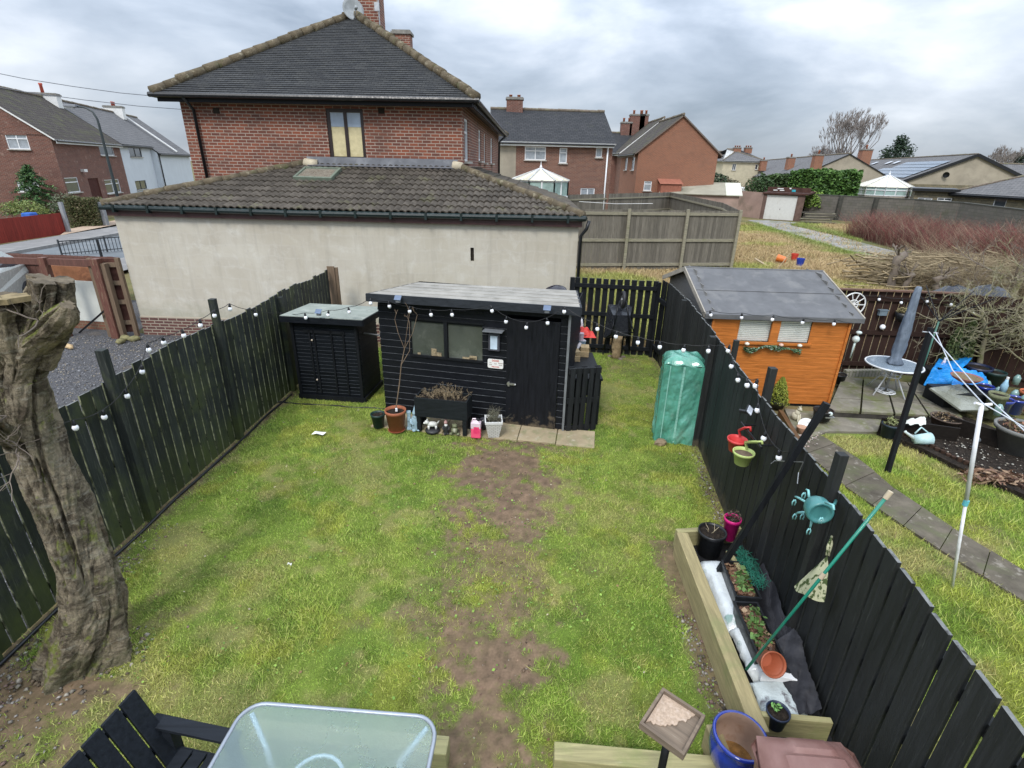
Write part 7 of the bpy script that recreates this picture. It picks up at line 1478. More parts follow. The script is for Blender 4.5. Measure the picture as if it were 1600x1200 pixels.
p=P(1214,1118,.32);p=Vector((p.x,p.y,.22));t=potm('dark blue pot of soil with a green seedling at the near end','plant_pot','plant pot',p,.082,.15,MAT('navy_pot',(.02,.03,.06),rough=.4),taper=.75);q=blobpts(26,(p.x-.01,p.y+.02,.38),(.035,.03,.03),.2,.3,4);leafcloud('seedling',q,.03,[(.14,.3,.08)],t)
t=thing('weed_fabric','sheet of black weed fabric slumped against the fence at the near end of the bed','fabric',(2.2,2.9,.14))
def drape(par,name,m,pts,nx,ny,amp,seed):      # bilinear patch through four corners with folds
    A,B,C_,D_=[np.array(p) for p in pts];U,Vv=np.meshgrid(np.linspace(0,1,nx),np.linspace(0,1,ny));X_=(A[None,None]*(1-U)[...,None]+B*U[...,None])*(1-Vv)[...,None]+(D_*(1-U)[...,None]+C_*U[...,None])*Vv[...,None]
    f=(fbm((U*3+Vv).ravel(),(Vv*1.6-U).ravel(),1.6,seed,4).reshape(U.shape)-.5)*2*amp;X_=X_.copy();X_[...,2]+=f+amp*.5*np.abs(np.sin(U*7+Vv*5+seed));X_[...,0]+=f*.5
    idx=np.arange(nx*ny).reshape(ny,nx);return npmesh(name,X_.reshape(-1,3),np.stack([idx[:-1,:-1],idx[:-1,1:],idx[1:,1:],idx[1:,:-1]],-1).reshape(-1,4),m,parent=par,smooth=True)
FAB=MAT('black_weed_fabric',(.014,.014,.018),rough=.7,var=.35,scale=6,bmp=.6,bs=9,bd=.02,c2=(.03,.03,.036),amt=.4)
drape(t,'fabric',FAB,[(2.06,3.15,.19),(2.12,2.64,.20),(2.36,2.66,.30),(2.44,3.3,.42)],40,30,.05,5)
t=thing('weed_fabric','black fabric strip bunched between the troughs and the fence','fabric',(2.4,4.0,.14));drape(t,'fabric',FAB,[(2.40,4.15,.17),(2.27,3.1,.18),(2.46,3.2,.36),(2.56,4.15,.34)],30,40,.05,9)
t=thing('garden_netting','bunched green garden netting between the far trough and the fence','netting',tuple(P(1168,880,.3)));n=900;u=rng.random(n);a,b=P(1146,862,.40),P(1178,918,.42);sg=[]
for i in range(420):
    u=rng.random();c=a.lerp(b,u)+Vector((rng.normal()*.035+.05,rng.normal()*.03,-.02+rng.random()*.10));d=Vector(rng.normal(size=3)).normalized()*.035;sg.append((tuple(c-d),tuple(c+d),.0018,.0018))
tubesnp('net',sg,MAT('green_net',(.015,.16,.105),rough=.5,bmp=0),t,4)
mb=MB();q0,q1=P(1138,862,.40),P(1160,895,.44);mb.beam(q0,q1,.05,.02);o=mb.build('pale_batten',SLEEPER);tag(o,'short pale batten lying beside the netting at the far trough','batten')
# ------------------------------------------------------------------ things leaning on or hanging from the right fence
def lean(label,name,cat,pb,zb,pt,m,r,box=False,clear=.06,hz=1.80):
    B=P(*pb,zb);d=ray(*pt);best=None
    for k in range(4000):           # find how far along the ray the top lies so the stick rests on the fence top
        s=1.5+k*.002;T_=Vector((0,0,CH))+d.normalized()*s;dd=T_-B
        for j in range(1,41):
            q=B+dd*(j/40)
            if q.x>rfx(q.y)-clear:
                e=abs(q.z-hz)
                if best is None or e<best[0]:best=(e,T_)
                break
    T_=best[1];mb=MB()
    if box:mb.beam(B,T_,r,r)
    else:mb.tube([B,B.lerp(T_,.5),T_],r,8)
    o=mb.build(name,m,smooth=not box);tag(o,label,cat);return B,T_
lean('long black square timber leaning across the fence top out of the raised bed','timber_post','post',(1115,905),.18,(1292,630),BLACKZ,.05,box=True)
GCANE=MAT('green_coated_cane',(.012,.20,.135),rough=.35,var=.15,coat=.3,bmp=0)
B,T_=lean('green coated cane leaning over the fence from the bed','garden_cane','cane',(1166,1046),.34,(1387,774),GCANE,.011)
cn=bpy.data.objects['garden_cane'];TM[cn.name]=Matrix.Identity(4)
for f in (.985,):q=B.lerp(T_,f);mb=MB();mb.tube([q,q+(T_-B).normalized()*.06],[.016,.017],8);mb.build('cork_cap',MAT('pale_cap',(.5,.42,.3)),cn)
dcane=(T_-B).normalized();q=Vector((0,0,0))
k=min(range(100),key=lambda i:abs((CAMR.transposed()@(B.lerp(T_,i/100)-Vector((0,0,CH)))).x/-(CAMR.transposed()@(B.lerp(T_,i/100)-Vector((0,0,CH)))).z*FPX+800-1281));q=B.lerp(T_,k/100)
mb=MB();mb.tube([q,q+dcane*.05],[.017,.017],8);mb.build('cork_cap',MAT('pale_cap',(.62,.52,.38)),cn)
def FX(px,py,off=.10):                     # point on the near face of the right fence
    x=2.6
    for _ in range(20):d=ray(px,py);s=x/d.x;y=d.y*s;x=rfx(y)-off
    return Vector((x,y,CH+d.z*s))
a,b=FX(1158,660,.16),FX(1190,700,.16);t=thing('hanging_rail','dark metal rail fixed across the fence boards for hanging pots','rail',a);mb=MB();mb.tube([a,b],.012,8);[mb.tube([q,q+Vector((.14,0,0))],.01,6) for q in (a.lerp(b,.1),a.lerp(b,.9))];mb.build('rail',BLACKM,t,world=True)
def hangpot(label,px,py,r,m,soil,hook,pr):
    c=FX(px,py,.20);t=thing('hanging_pot',label,'plant pot',(c.x,c.y,c.z-.13));h=.15;mb=MB();mb.lathe([(r*.62,0),(r*.68,.004),(r*.92,h*.8),(r*1.02,h*.8),(r*1.06,h),(r*.97,h),(r*.9,h*.8),(r*.6,.02)],n=24,cap=False);mb.lathe([(0,.01),(r*.62,.01)],n=24,cap=False);mb.build('pot',m,t,smooth=True)
    q=Vector(pr)-Vector(t.location);mb=MB();mb.tube([(r*.6,r*.7,h*.9),(r*.5,r*1.1,h+.05),tuple(q+Vector((-.02,0,.02))),tuple(q+Vector((.03,0,.03))),tuple(q+Vector((.045,0,-.02)))],.014,8);mb.build('hook',m,t,smooth=True)
    if soil:mb=MB();mb.lathe([(0,h*.82),(r*.9,h*.78)],n=20,cap=False);mb.build('soil',MAT('dry_compost',(.14,.10,.075),var=.4,scale=30),t)
hangpot('red plastic pot hooked on the fence rail above the green one',1152,688,.10,MAT('coral_red_plastic',(.62,.06,.06),rough=.45,var=.08,bmp=0),False,0,a.lerp(b,.30))
hangpot('lime green plastic pot of compost hooked on the fence rail',1162,708,.105,MAT('lime_plastic',(.48,.58,.20),rough=.45,var=.06,bmp=0),True,0,a.lerp(b,.85))
c=FX(1172,641,.14);t=thing('solar_floodlight','small solar floodlight with a pale panel clamped near the top of the fence','lamp',c,R(60));part(t,'panel',MAT('pale_solar_lens',(.52,.55,.60),rough=.25,coat=.6),lambda m:m.box((0,0,0),(.17,.012,.06),r=rotm(R(-50))),bevel=.003);part(t,'frame',BLACKP,lambda m:(m.box((0,.008,-.006),(.19,.014,.08),r=rotm(R(-50))),m.box((0,.06,-.03),(.04,.09,.03))),bevel=.003)
pts=[FX(1205,724,.16),FX(1210,720,.10),FX(1255,722,.06),FX(1248,738,.05),FX(1246,756,.08)];mb=MB();mb.tube(pts,.004,6);o=mb.build('wire_hook',STEEL);tag(o,'thin bent wire bracket fixed to the fence beside the long post','wire')
# sock dryer
c=FX(1279,797,.22);t=thing('clip_dryer','teal round clip dryer folded up and hanging on the fence','dryer',c);TEAL=MAT('teal_plastic',(.055,.20,.195),rough=.4,var=.12,coat=.2,bmp=0);TEALL=MAT('light_teal_plastic',(.22,.50,.50),rough=.4,var=.06,bmp=0)
vd=(Vector((0,0,CH))-c).normalized();M_=Vector((0,0,1)).rotation_difference((vd+Vector((.35,-.25,-.5))).normalized()).to_matrix().to_4x4()
mb=MB(M_);mb.lathe([(.0,-.09),(.07,-.085),(.088,-.05),(.096,.02),(.09,.045),(.075,.05),(.07,.035),(.05,.03),(0,.03)],n=28,cap=False);mb.build('hub',TEAL,t,smooth=True)
cx=lambda px,py,off=.24:FX(px,py,off)-c
arms=[((1262,786),(1248,778),(1243,776)),((1264,777),(1263,766),(1260,765)),((1262,800),(1248,801),(1244,803)),((1268,808),(1268,816),(1266,824)),((1290,785),(1302,790),(1303,797))]
for a_ in arms:
    mb=MB();mb.tube([cx(*a_[0]),cx(*a_[1]),cx(*a_[2])],[.010,.009,.008],8);ar=mb.build('arm',TEALL,t,smooth=True)
for px,py in ((1241,784),(1256,773),(1242,806),(1254,806),(1264,829),(1283,812)):
    q=cx(px,py,.25);mb=MB(Matrix.Translation(q));[mb.tube([(s*.004,0,.02),(s*.014,0,-.005),(s*.009,0,-.034)],.005,6) for s in (-1,1)];mb.tube([(-.008,0,.01),(.008,0,.01)],.005,6);mb.build('peg',TEALL,t,smooth=True)
mb=MB();mb.tube([cx(1296,790,.16),cx(1304,788,.06),cx(1306,782,.02)],.011,8);mb.build('hook',TEAL,t,smooth=True)
# peg bag: triangular patterned bag on a loop
t=thing('peg_bag','green and cream patterned triangular peg bag hanging from the fence','bag',FX(1300,838,.08));k0=FX(1300,838,.07);L0,R0,R1,T0=FX(1241,916,.24),FX(1288,940,.12),FX(1296,905,.10),FX(1293,868,.10)
PAT=MAT('leaf_pattern_cloth',(.42,.42,.27),rough=.85,var=.15,scale=14,c2=(.06,.085,.03),amt=.47,s2=22,edge=.02,c3=(.55,.55,.42),amt3=.3,s3=30,sc=(1,1,.6),bmp=.4,bs=30)
vs,fs=[],[];nu,nv=14,22
for side in (0,1):
    b0=len(vs)
    for j in range(nv):
        v=j/(nv-1);lft=T0.lerp(L0,v);rgt=T0.lerp(R1,min(1,v*1.2)).lerp(R0,max(0,(v-.4)/.6))
        for i in range(nu):u=i/(nu-1);q=lft.lerp(rgt,u);bl=.055*math.sin(math.pi*u)*min(1,v*1.6)*(1 if side else-.2);q=q+Vector((-bl,-bl*.3,-.012*math.sin(u*9)*v));vs.append(tuple(q))
    for j in range(nv-1):
        for i in range(nu-1):k=b0+j*nu+i;fs.append((k,k+1,k+nu+1,k+nu))
npmesh('bag',np.array(vs),np.array(fs),PAT,parent=t,smooth=True);mb=MB();mb.tube([T0,T0.lerp(k0,.5)+Vector((-.012,0,0)),k0,T0.lerp(k0,.5)+Vector((.015,.01,.01)),T0],[.016,.011,.01,.011,.016],8);mb.build('loop',PAT,t,world=True,smooth=True)
# ------------------------------------------------------------------ near edge: sleepers, bird table, pot, bin, table, bench
def sleeper(label,a,b,z,w=.13,h=.20):
    mb=MB();mb.beam((a[0],a[1],z-h/2),(b[0],b[1],z-h/2),w,h);o=mb.build('timber_sleeper',SLEEPERX,bevel=.008);return tag(o,label,'sleeper')
a,b=P(866,1172,.2),P(1118,1196,.2);sleeper('treated sleeper edging the lawn below the bird table',(a.x,a.y),(b.x+.05,b.y),.20)
a,b=P(520,1150,.2),P(700,1164,.2);sleeper('treated sleeper edging the lawn behind the glass table',(a.x-.6,a.y+.05),(b.x,b.y),.20)
a=P(1122,1160,.24);mb=MB();mb.beam((a.x,a.y+.12,.13),(a.x+.02,a.y-.4,.13),.10,.26);o=mb.build('timber_sleeper',SLEEPER,bevel=.008);tag(o,'short sleeper end between the bird table and the blue pot','sleeper')
sheet('patio',[(-4.5,.2),(2.2,.2),(2.3,2.30),(-4.5,2.32)],.012,CONC) if False else None
c4_=[P(1000,1133,1.0),P(1070,1184,1.0),P(1101,1118,1.0),P(1033,1076,1.0)];cen=sum(c4_,Vector())/4;ux=(c4_[1]-c4_[0]);ang=math.atan2(ux.y,ux.x);w=(ux.length+(c4_[2]-c4_[3]).length)/2;d=((c4_[3]-c4_[0]).length+(c4_[2]-c4_[1]).length)/2
t=thing('bird_table','weathered bird table with a shallow tray of wet crumbs on a black post','bird table',(cen.x,cen.y,0),ang);OLDW=PAINTED('weathered_tray_wood',(.17,.13,.095),(.30,.25,.19),along='X',amt=.35,isl=.2,rough=.85)
part(t,'tray',OLDW,lambda m:(m.box((0,0,.975),(w-.02,d-.02,.016)),m.box((0,-d/2+.009,.99),(w,.018,.05)),m.box((0,d/2-.009,.99),(w,.018,.05)),m.box((-w/2+.009,0,.99),(.018,d-.036,.05)),m.box((w/2-.009,0,.99),(.018,d-.036,.05))),bevel=.002)
def crumbs(m):
    rr=random.Random(3);n=22
    pts=[(-w/2+.03,d/2-.03),(w/2-.05,d/2-.03)];low=[(w/2-.04-(w-.08)*i/n,-.02+.05*i/n*.2+rr.uniform(-.018,.018)-.05*math.sin(i/n*3.1)) for i in range(n+1)]
    A,B=Vector((-w/2+.02,-d/2+.05)),Vector((w/2-.05,d/2-.02));n_=Vector((.6,-.8));m.prism([tuple(A.lerp(B,i/n)+n_*(rr.uniform(-.012,.012)+.035*math.sin(i/n*3.14))) for i in range(n+1)]+[(-w/2+.02,d/2-.02)],.984,.990)
part(t,'crumbs',MAT('pale_wet_crumbs',(.40,.30,.22),rough=.8,var=.2,scale=60,c2=(.48,.38,.30),amt=.4,s2=30,bmp=.8,bs=120,bd=.004),crumbs);part(t,'post',BLACKM,lambda m:m.tube([(-.0,-.02,0),(-.0,-.02,.965)],.024,12),smooth=True)
part(t,'bracket',BLACKM,lambda m:m.box((0,-.02,.955),(.12,.12,.02)))
# glazed blue pot
p=P(1157,1150,.46);t=thing('glazed_pot','large round blue glazed pot with rusty water in the bottom','pot',(p.x,p.y,.14));r=.178;h=.33
part(t,'pot',GLAZEB,lambda m:m.lathe([(.10,0),(.13,.01),(.168,.10),(.185,.19),(.182,.26),(.168,.29),(.178,.30),(.182,.325),(.172,.338),(.160,.330)],n=40,cap=False),smooth=True)
part(t,'inner_clay',MAT('buff_clay_inner',(.34,.23,.17),rough=.7,var=.15,scale=7,c2=(.26,.15,.09),amt=.35,s2=8),lambda m:m.lathe([(.160,.330),(.156,.29),(.168,.25),(.165,.17),(.14,.09),(.11,.05)],n=40,cap=False),smooth=True)
part(t,'rusty_water',MAT('rusty_water',(.24,.12,.035),rough=.18,var=.5,scale=18,c2=(.38,.24,.10),amt=.35,s2=25,coat=.6),lambda m:m.lathe([(0,.075),(.135,.075)],n=30,cap=False))
# wheelie bin
BINM=MAT('brown_bin_plastic',(.185,.095,.080),rough=.42,var=.12,scale=5,c2=(.235,.135,.115),amt=.4,s2=3,c3=(.14,.07,.06),amt3=.25,s3=14,bmp=.25,bs=180,bd=.001)
pl0,pr0=P(1178,1172,1.02),P(1325,1150,1.06);ba=-.06;t=thing('wheelie_bin','brown wheelie bin with a domed lid at the bottom right corner','bin',(1.665,1.65,0),ba);t.scale=(1.07,1.05,1.0)
bw,bd=.56,.62
def shell(m):
    rg=[( .40,.44,.06),(.43,.48,.4),(.46,.52,.8),(.485,.56,.97)]
    def rr(w,d,z):r=.05;return [(x*(w/2)*1.0,y*(d/2),z) for x,y in ((-.86,-1),(.86,-1),(1,-.88),(1,.88),(.86,1),(-.86,1),(-1,.88),(-1,-.88))]
    R_=[rr(*q) for q in rg]
    for a_,b_ in zip(R_,R_[1:]):
        for i in range(8):j=(i+1) % 8;m.face([a_[i],a_[j],b_[j],b_[i]])
    m.face(R_[0][::-1])
    top=rr(.53,.60,.97);t2=rr(.53,.60,1.0)
    for i in range(8):j=(i+1) % 8;m.face([R_[-1][i],R_[-1][j],top[j],top[i]]);m.face([top[i],top[j],t2[j],t2[i]])
part(t,'body',BINM,shell,bevel=.006)
def lid(m):
    nx,ny=24,26;vs=[]
    for j in range(ny):
        v=j/(ny-1)*2-1
        for i in range(nx):
            u=i/(nx-1)*2-1;hw=.275*(1-.20*max(0,v)**1.5);rim=max(abs(u),abs(v));z=1.005+.075*(1-abs(u)**5)*(1-abs(v)**6)+.012*(1-v)
            if abs(u)<.62 and-.55<v<.60:z+=.018
            if abs(u)<.60 and v<-.62:z-=.02
            if .66<v<.92 and abs(u-.1)<.42:z+=.016
            vs.append((u*hw,v*.315,z))
    b=m._a(vs)
    for j in range(ny-1):
        for i in range(nx-1):k=b+j*nx+i;m.f.append((k,k+1,k+nx+1,k+nx));m.mi.append(0)
    e=[b+i for i in range(nx)]+[b+j*nx+nx-1 for j in range(1,ny)]+[b+(ny-1)*nx+i for i in range(nx-2,-1,-1)]+[b+j*nx for j in range(ny-2,0,-1)]
    lo=[m.v[k] for k in e];n0=len(m.v);m.v+=[(x,y,.975) for x,y,z in lo]
    for i in range(len(e)):j=(i+1) % len(e);m.f.append((n0+i,n0+j,e[j],e[i]));m.mi.append(0)
ob=part(t,'lid',BINM,lid,smooth=True);bv=ob.modifiers.new('es','EDGE_SPLIT');bv.split_angle=R(35)
part(t,'handle',BINM,lambda m:(m.tube([(-.27,-.36,1.0),(.27,-.36,1.0)],.016,10),*[m.box((x,-.335,.995),(.03,.07,.03)) for x in (-.25,0,.25)]),smooth=False)
for s in (-1,1):part(t,'wheel',MAT('tyre_rubber',(.018,.018,.02)),lambda m:(m.push(Matrix.Translation((s*.24,-.24,.10))@rotm(0,R(90))),m.lathe([(0,-.02),(.10,-.025),(.10,.025),(0,.02)],n=20),m.pop()))
part(t,'sticker',MAT('address_sticker',(.62,.66,.60),rough=.5,bmp=0),lambda m:m.box((.06,-.10,1.103),(.20,.05,.002)))
part(t,'embossed_mark',MAT('dark_emboss',(.12,.06,.06),rough=.4),lambda m:(m.box((-.01,.07,1.1045),(.05,.006,.002)),m.box((.02,.06,1.1045),(.006,.04,.002)),m.box((-.02,.04,1.1045),(.03,.006,.002)),m.box((.01,.03,1.1045),(.006,.02,.002))))
# glass table
tl,tr=P(372,1102,.72),P(668,1128,.72);TW=1.20;ta=math.atan2((tr-tl).y,(tr-tl).x)*.9;ctr=(tl+tr)/2;t=thing('patio_table','rectangular patio table with rounded frosted glass top and pale metal frame','table',(ctr.x+.03,ctr.y-.40,0),ta)
TW=(tr-tl).length+.02;TD=.86
def rrect(w,d,r,n=6):
    p=[]
    for cx_,cy_,a0 in ((w/2-r,d/2-r,0),(-w/2+r,d/2-r,90),(-w/2+r,-d/2+r,180),(w/2-r,-d/2+r,270)):p+=[(cx_+r*math.cos(R(a0+90*k/n)),cy_+r*math.sin(R(a0+90*k/n))) for k in range(n+1)]
    return p
def glassmat():
    m,nt,b=_nt('rippled_table_glass');v=coords(nt);b.inputs['Base Color'].default_value=(.52,.66,.66,1);b.inputs['Roughness'].default_value=.28;b.inputs['Transmission Weight'].default_value=.75;b.inputs['IOR'].default_value=1.2
    b.inputs['Alpha'].default_value=.62;bump(nt,b,noise(nt,v,55,3,.5),.5,.006);nt.links.new(mrange(nt,noise(nt,v,2.5,5,.6),.35,.7,.18,.5),b.inputs['Roughness']);return m
mb=MB();mb.prism(rrect(TW-.03,TD-.03,.13),.712,.719);mb.build('glass_top',glassmat(),t)
ALU=MAT('pale_grey_metal',(.30,.33,.37),rough=.4,var=.1,metal=.4)
pts=[(x,y,.714) for x,y in rrect(TW,TD,.14)];mb=MB();mb.tube(pts+[pts[0]],.014,8,cap=False);mb.build('rim',ALU,t,smooth=True)
ALL_=MAT('pale_leg_metal',(.62,.66,.74),rough=.4,var=.05,metal=.1)
for sx in (-1,1):
    for sy in (-1,1):mb=MB();mb.tube([(sx*(TW/2-.06),sy*(TD/2-.06),.70),(sx*(TW/2-.22),sy*(TD/2-.2),.55),(sx*(TW/2-.15),sy*(TD/2-.12),.0)],.016,8);mb.build('leg',ALL_,t,smooth=True)
mb=MB();mb.tube([(-(TW/2-.26),0,.5),(0,.13,.52),((TW/2-.26),0,.5)],.014,8);mb.tube([(.16*math.cos(a),.16*math.sin(a),.69) for a in np.linspace(0,6.283,20)],.012,6);mb.build('brace',ALL_,t,smooth=True)
# black slatted seat
z=.92;a,b=P(211,1076,z),P(132,1170,z-.03);t=thing('garden_bench','black painted slatted wooden bench seen from behind beside the glass table','bench',(a.x,a.y,0));BW_=PAINTED('black_bench_paint',(.014,.017,.022),(.05,.055,.06),along='X',amt=.28,isl=.25)
dn=(b-a).normalized();dn.z=0;nrm=Vector((-dn.y,dn.x,0));nrm=nrm if nrm.x>0 else-nrm;foot=lambda p,s:Vector((p.x,p.y,0))+nrm*s
wlen=.62;n_=5
for i in range(n_):
    q=a+dn*(i+.5)*(wlen/n_);top_=Vector((q.x,q.y,z+random.uniform(-.004,.004)));bot=Vector((q.x,q.y,0))+nrm*.20+Vector((0,0,.36));mb=MB();
    mb.beam(bot,top_,wlen/n_-.014,.022,up=nrm);mb.build('back_slat',BW_,t,world=True,bevel=.003)
mb=MB();s0=foot(a,.17);
for zz,off in ((.50,.130),(.82,.015)):mb.beam(foot(a,off-.03)+Vector((0,0,zz)),foot(a+dn*wlen,off-.03)+Vector((0,0,zz)),.03,.06)
mb.build('back_rail',BW_,t,world=True)
for i in range(5):mb=MB();c0=foot(a,.24+i*.105)+Vector((0,0,.40));mb.beam(c0,c0+dn*wlen,.09,.022);mb.build('seat_slat',BW_,t,world=True,bevel=.003)
for k,f in ((0,.0),(1,wlen)):
    q=a+dn*f;mb=MB();mb.beam(foot(q,.04)+Vector((0,0,.635)),foot(q,.66)+Vector((0,0,.635)),.09,.026);mb.build('armrest',BW_,t,world=True,bevel=.003)
    for off in (.16,.60):mb=MB();mb.beam(foot(q,off),foot(q,off)+Vector((0,0,.62)),.05,.07);mb.build('leg',BW_,t,world=True)
    mb=MB();mb.beam(foot(q,.16)+Vector((0,0,.37)),foot(q,.66)+Vector((0,0,.37)),.03,.06);mb.build('side_rail',BW_,t,world=True)

# ------------------------------------------------------------------ the neighbouring garden on the right
BFa,BFb=P(1322,452,1.82),P(1512,459,1.82);ext_=(BFb-BFa).normalized()
NFp=[(BFa.x-.6,BFa.y+.03),(BFb.x,BFb.y),(BFb.x+2.6,BFb.y-1.1)]
fence('back_fence','dark brown boarded fence with thin light gaps behind the bistro table',NFp[:2],1.80,BROWNF,BROWNF,bw=.135,gap=.014,th=.018,side=1,railside=1,rails=(.25,.95,1.66),rh=.09,hv=.01,posts=[(BFb.x,BFb.y-.04,1.8,.1)],edge=MAT('pale_board_edge',(.30,.26,.2)))
fence('back_fence','dark brown fence run behind the bare apple tree',NFp[1:],1.78,BROWNF,BROWNF,bw=.135,gap=.010,th=.018,side=1,railside=1,rails=(.25,.95,1.66),rh=.09)
mb=MB();mb.beam((NFp[0][0],NFp[0][1]-.03,1.83),(NFp[1][0],NFp[1][1]-.03,1.83),.10,.03);o=mb.build('capping_rail',MAT('brown_capping',(.13,.075,.055),var=.3));tag(o,'brown capping rail along the top of the back fence','rail')
FBW=vp(BFa,BFb,-.10)
festoon('string of white bulbs along the top of the dark brown back fence',[(onp(FBW,1345,460),False)]+BL(FBW,[(1374,469),(1409,474),(1449,472),(1487,477),(1521,491),(1548,502)]))
# cartwheel ornament behind the shed corner
c=onp(FBW,1333,476);t=thing('cartwheel_ornament','white spoked half wheel ornament on the brown fence by the shed roof','ornament',c);mb=MB();r=.24
mb.tube([(r*math.cos(a),0,r*math.sin(a)) for a in np.linspace(0,6.283,30)],.014,6,cap=False);mb.tube([(r*.4*math.cos(a),0,r*.4*math.sin(a)) for a in np.linspace(0,6.283,20)],.012,6,cap=False)
for k in range(10):a=k*.628;mb.tube([(0,0,0),(r*math.cos(a),0,r*math.sin(a))],.010,5)
mb.build('wheel',WHITEP,t)
c=onp(FBW,1379,489);t=thing('fence_lantern','small blue grey box fixed on the brown fence','lantern',c);part(t,'body',MAT('blue_grey_tin',(.14,.18,.21),rough=.5),lambda m:(m.box((0,0,0),(.16,.07,.10)),m.box((0,0,.06),(.19,.09,.02))),bevel=.004)
c=onp(FBW,1409,486);t=thing('wall_planter','dark basket with dry brown growth fixed on the brown fence','basket',c-Vector((0,.05,.16)));part(t,'basket',BLACKP,lambda m:m.lathe([(.06,-.05),(.12,.05),(.14,.14),(.13,.14)],n=16),smooth=True);leafcloud('dry_growth',blobpts(160,tuple(c+Vector((0,-.05,.02))),(.13,.08,.07),.2),.05,[(.30,.25,.13),(.2,.17,.08)],t)
c=onp(FBW,1379,511);t=thing('lamp_globe','white round lamp on the middle rail of the brown fence','lamp',c);part(t,'globe',BULBG,lambda m:m.ball((0,0,0),.055,14),smooth=True);part(t,'base',BLACKP,lambda m:m.box((0,.05,0),(.05,.06,.05)))
# glass and tin hanging ornament at the shed corner
c=F2@Vector((L2+.12,-.06,1.62));t=thing('hanging_lantern','clear glass lantern hanging from the right corner of the orange shed roof','lantern',c-Vector((0,0,.32)));part(t,'globe',MAT('clear_glass_globe',(.55,.62,.60),rough=.1,coat=.8,bmp=0),lambda m:(m.ball((0,0,.05),.06,14),m.ball((.02,0,.17),(.05,.05,.03),12)),smooth=True);part(t,'chain',STEEL,lambda m:m.tube([(0,0,.1),(.01,0,.32)],.006,6));part(t,'tassel',MAT('glass_beads',(.4,.48,.46),rough=.2),lambda m:m.tube([(0,0,0),(-.01,0,-.30)],[.018,.01],8),smooth=True)
# bistro table
cT=P(1397,569,.74);t=thing('bistro_table','round blue grey bistro table with white metal legs on the raised patio','table',(cT.x,cT.y,.17));rt=.43;zt=.57+.17-.17
rt=(P(1437,570,.74)-P(1358,567,.74)).length/2*1.0
part(t,'tabletop',MAT('speckled_blue_glass',(.20,.25,.30),rough=.3,var=.3,scale=40,c2=(.32,.38,.42),amt=.4,s2=30,coat=.5),lambda m:m.lathe([(0,.560),(rt-.02,.560),(rt-.02,.574),(0,.574)],n=40));part(t,'rim',MAT('white_metal',(.66,.68,.70),rough=.4),lambda m:m.tube([(rt*math.cos(a),rt*math.sin(a),.567) for a in np.linspace(0,6.283,48)],.016,8,cap=False),smooth=True)
WM=MAT('white_metal',(.66,.68,.70),rough=.4)
for k in range(4):
    a=R(25+90*k);c_,s_=math.cos(a),math.sin(a);part(t,'leg',WM,lambda m:m.tube([(c_*.26,s_*.26,.555),(c_*.17,s_*.17,.42),(c_*.15,s_*.15,.32),(c_*.36,s_*.36,.0)],.012,8),smooth=True)
part(t,'shelf_ring',WM,lambda m:(m.tube([(.16*math.cos(a),.16*math.sin(a),.35) for a in np.linspace(0,6.283,24)],.009,6),m.tube([(-.15,0,.35),(.15,0,.35)],.008,6),m.tube([(0,-.15,.35),(0,.15,.35)],.008,6)))
part(t,'base_medallion',WM,lambda m:(m.tube([(.16*math.cos(a),.16*math.sin(a),.02) for a in np.linspace(0,6.283,24)],.012,6),m.tube([(.07*math.cos(a),.07*math.sin(a),.02) for a in np.linspace(0,6.283,16)],.012,6),*[m.tube([(.07*math.cos(k*.785),.07*math.sin(k*.785),.02),(.16*math.cos(k*.785),.16*math.sin(k*.785),.02)],.012,6) for k in range(8)]))
H_=zat((cT.x,cT.y),448);t=thing('parasol','closed parasol in a grey blue cover standing through the bistro table','parasol',(cT.x,cT.y,.17));COV=MAT('grey_blue_cover',(.125,.155,.20),rough=.55,var=.25,scale=5,c2=(.20,.24,.30),amt=.42,s2=6,sc=(1,1,.5),bmp=.8,bs=14,bd=.02)
hh=H_-.17;prof=[(.115,.585),(.13,.62),(.085,.70),(.095,.82),(.098,.95),(.085,1.1),(.088,1.25),(.075,1.45),(.066,1.6),(.055,hh-.12),(.048,hh-.03),(.035,hh)];mb=MB();n=20;b0=None
for i,(r,z) in enumerate(prof):
    ring=mb._a([((r*(1+.16*math.sin(j*1.9+i*.9)+.06*math.sin(j*3+i*2))*math.cos(6.283*j/n)),r*(1+.16*math.sin(j*1.9+i*.9)+.06*math.sin(j*3+i*2))*math.sin(6.283*j/n),z) for j in range(n)])
    if b0 is not None:
        for j in range(n):mb.f.append((b0+j,b0+(j+1) % n,ring+(j+1) % n,ring+j));mb.mi.append(0)
    b0=ring
mb.f.append(tuple(b0+j for j in range(n)));mb.mi.append(0);mb.build('cover',COV,t,smooth=True);part(t,'pole',STEEL,lambda m:m.tube([(0,0,0),(0,0,.6)],.02,10),smooth=True)
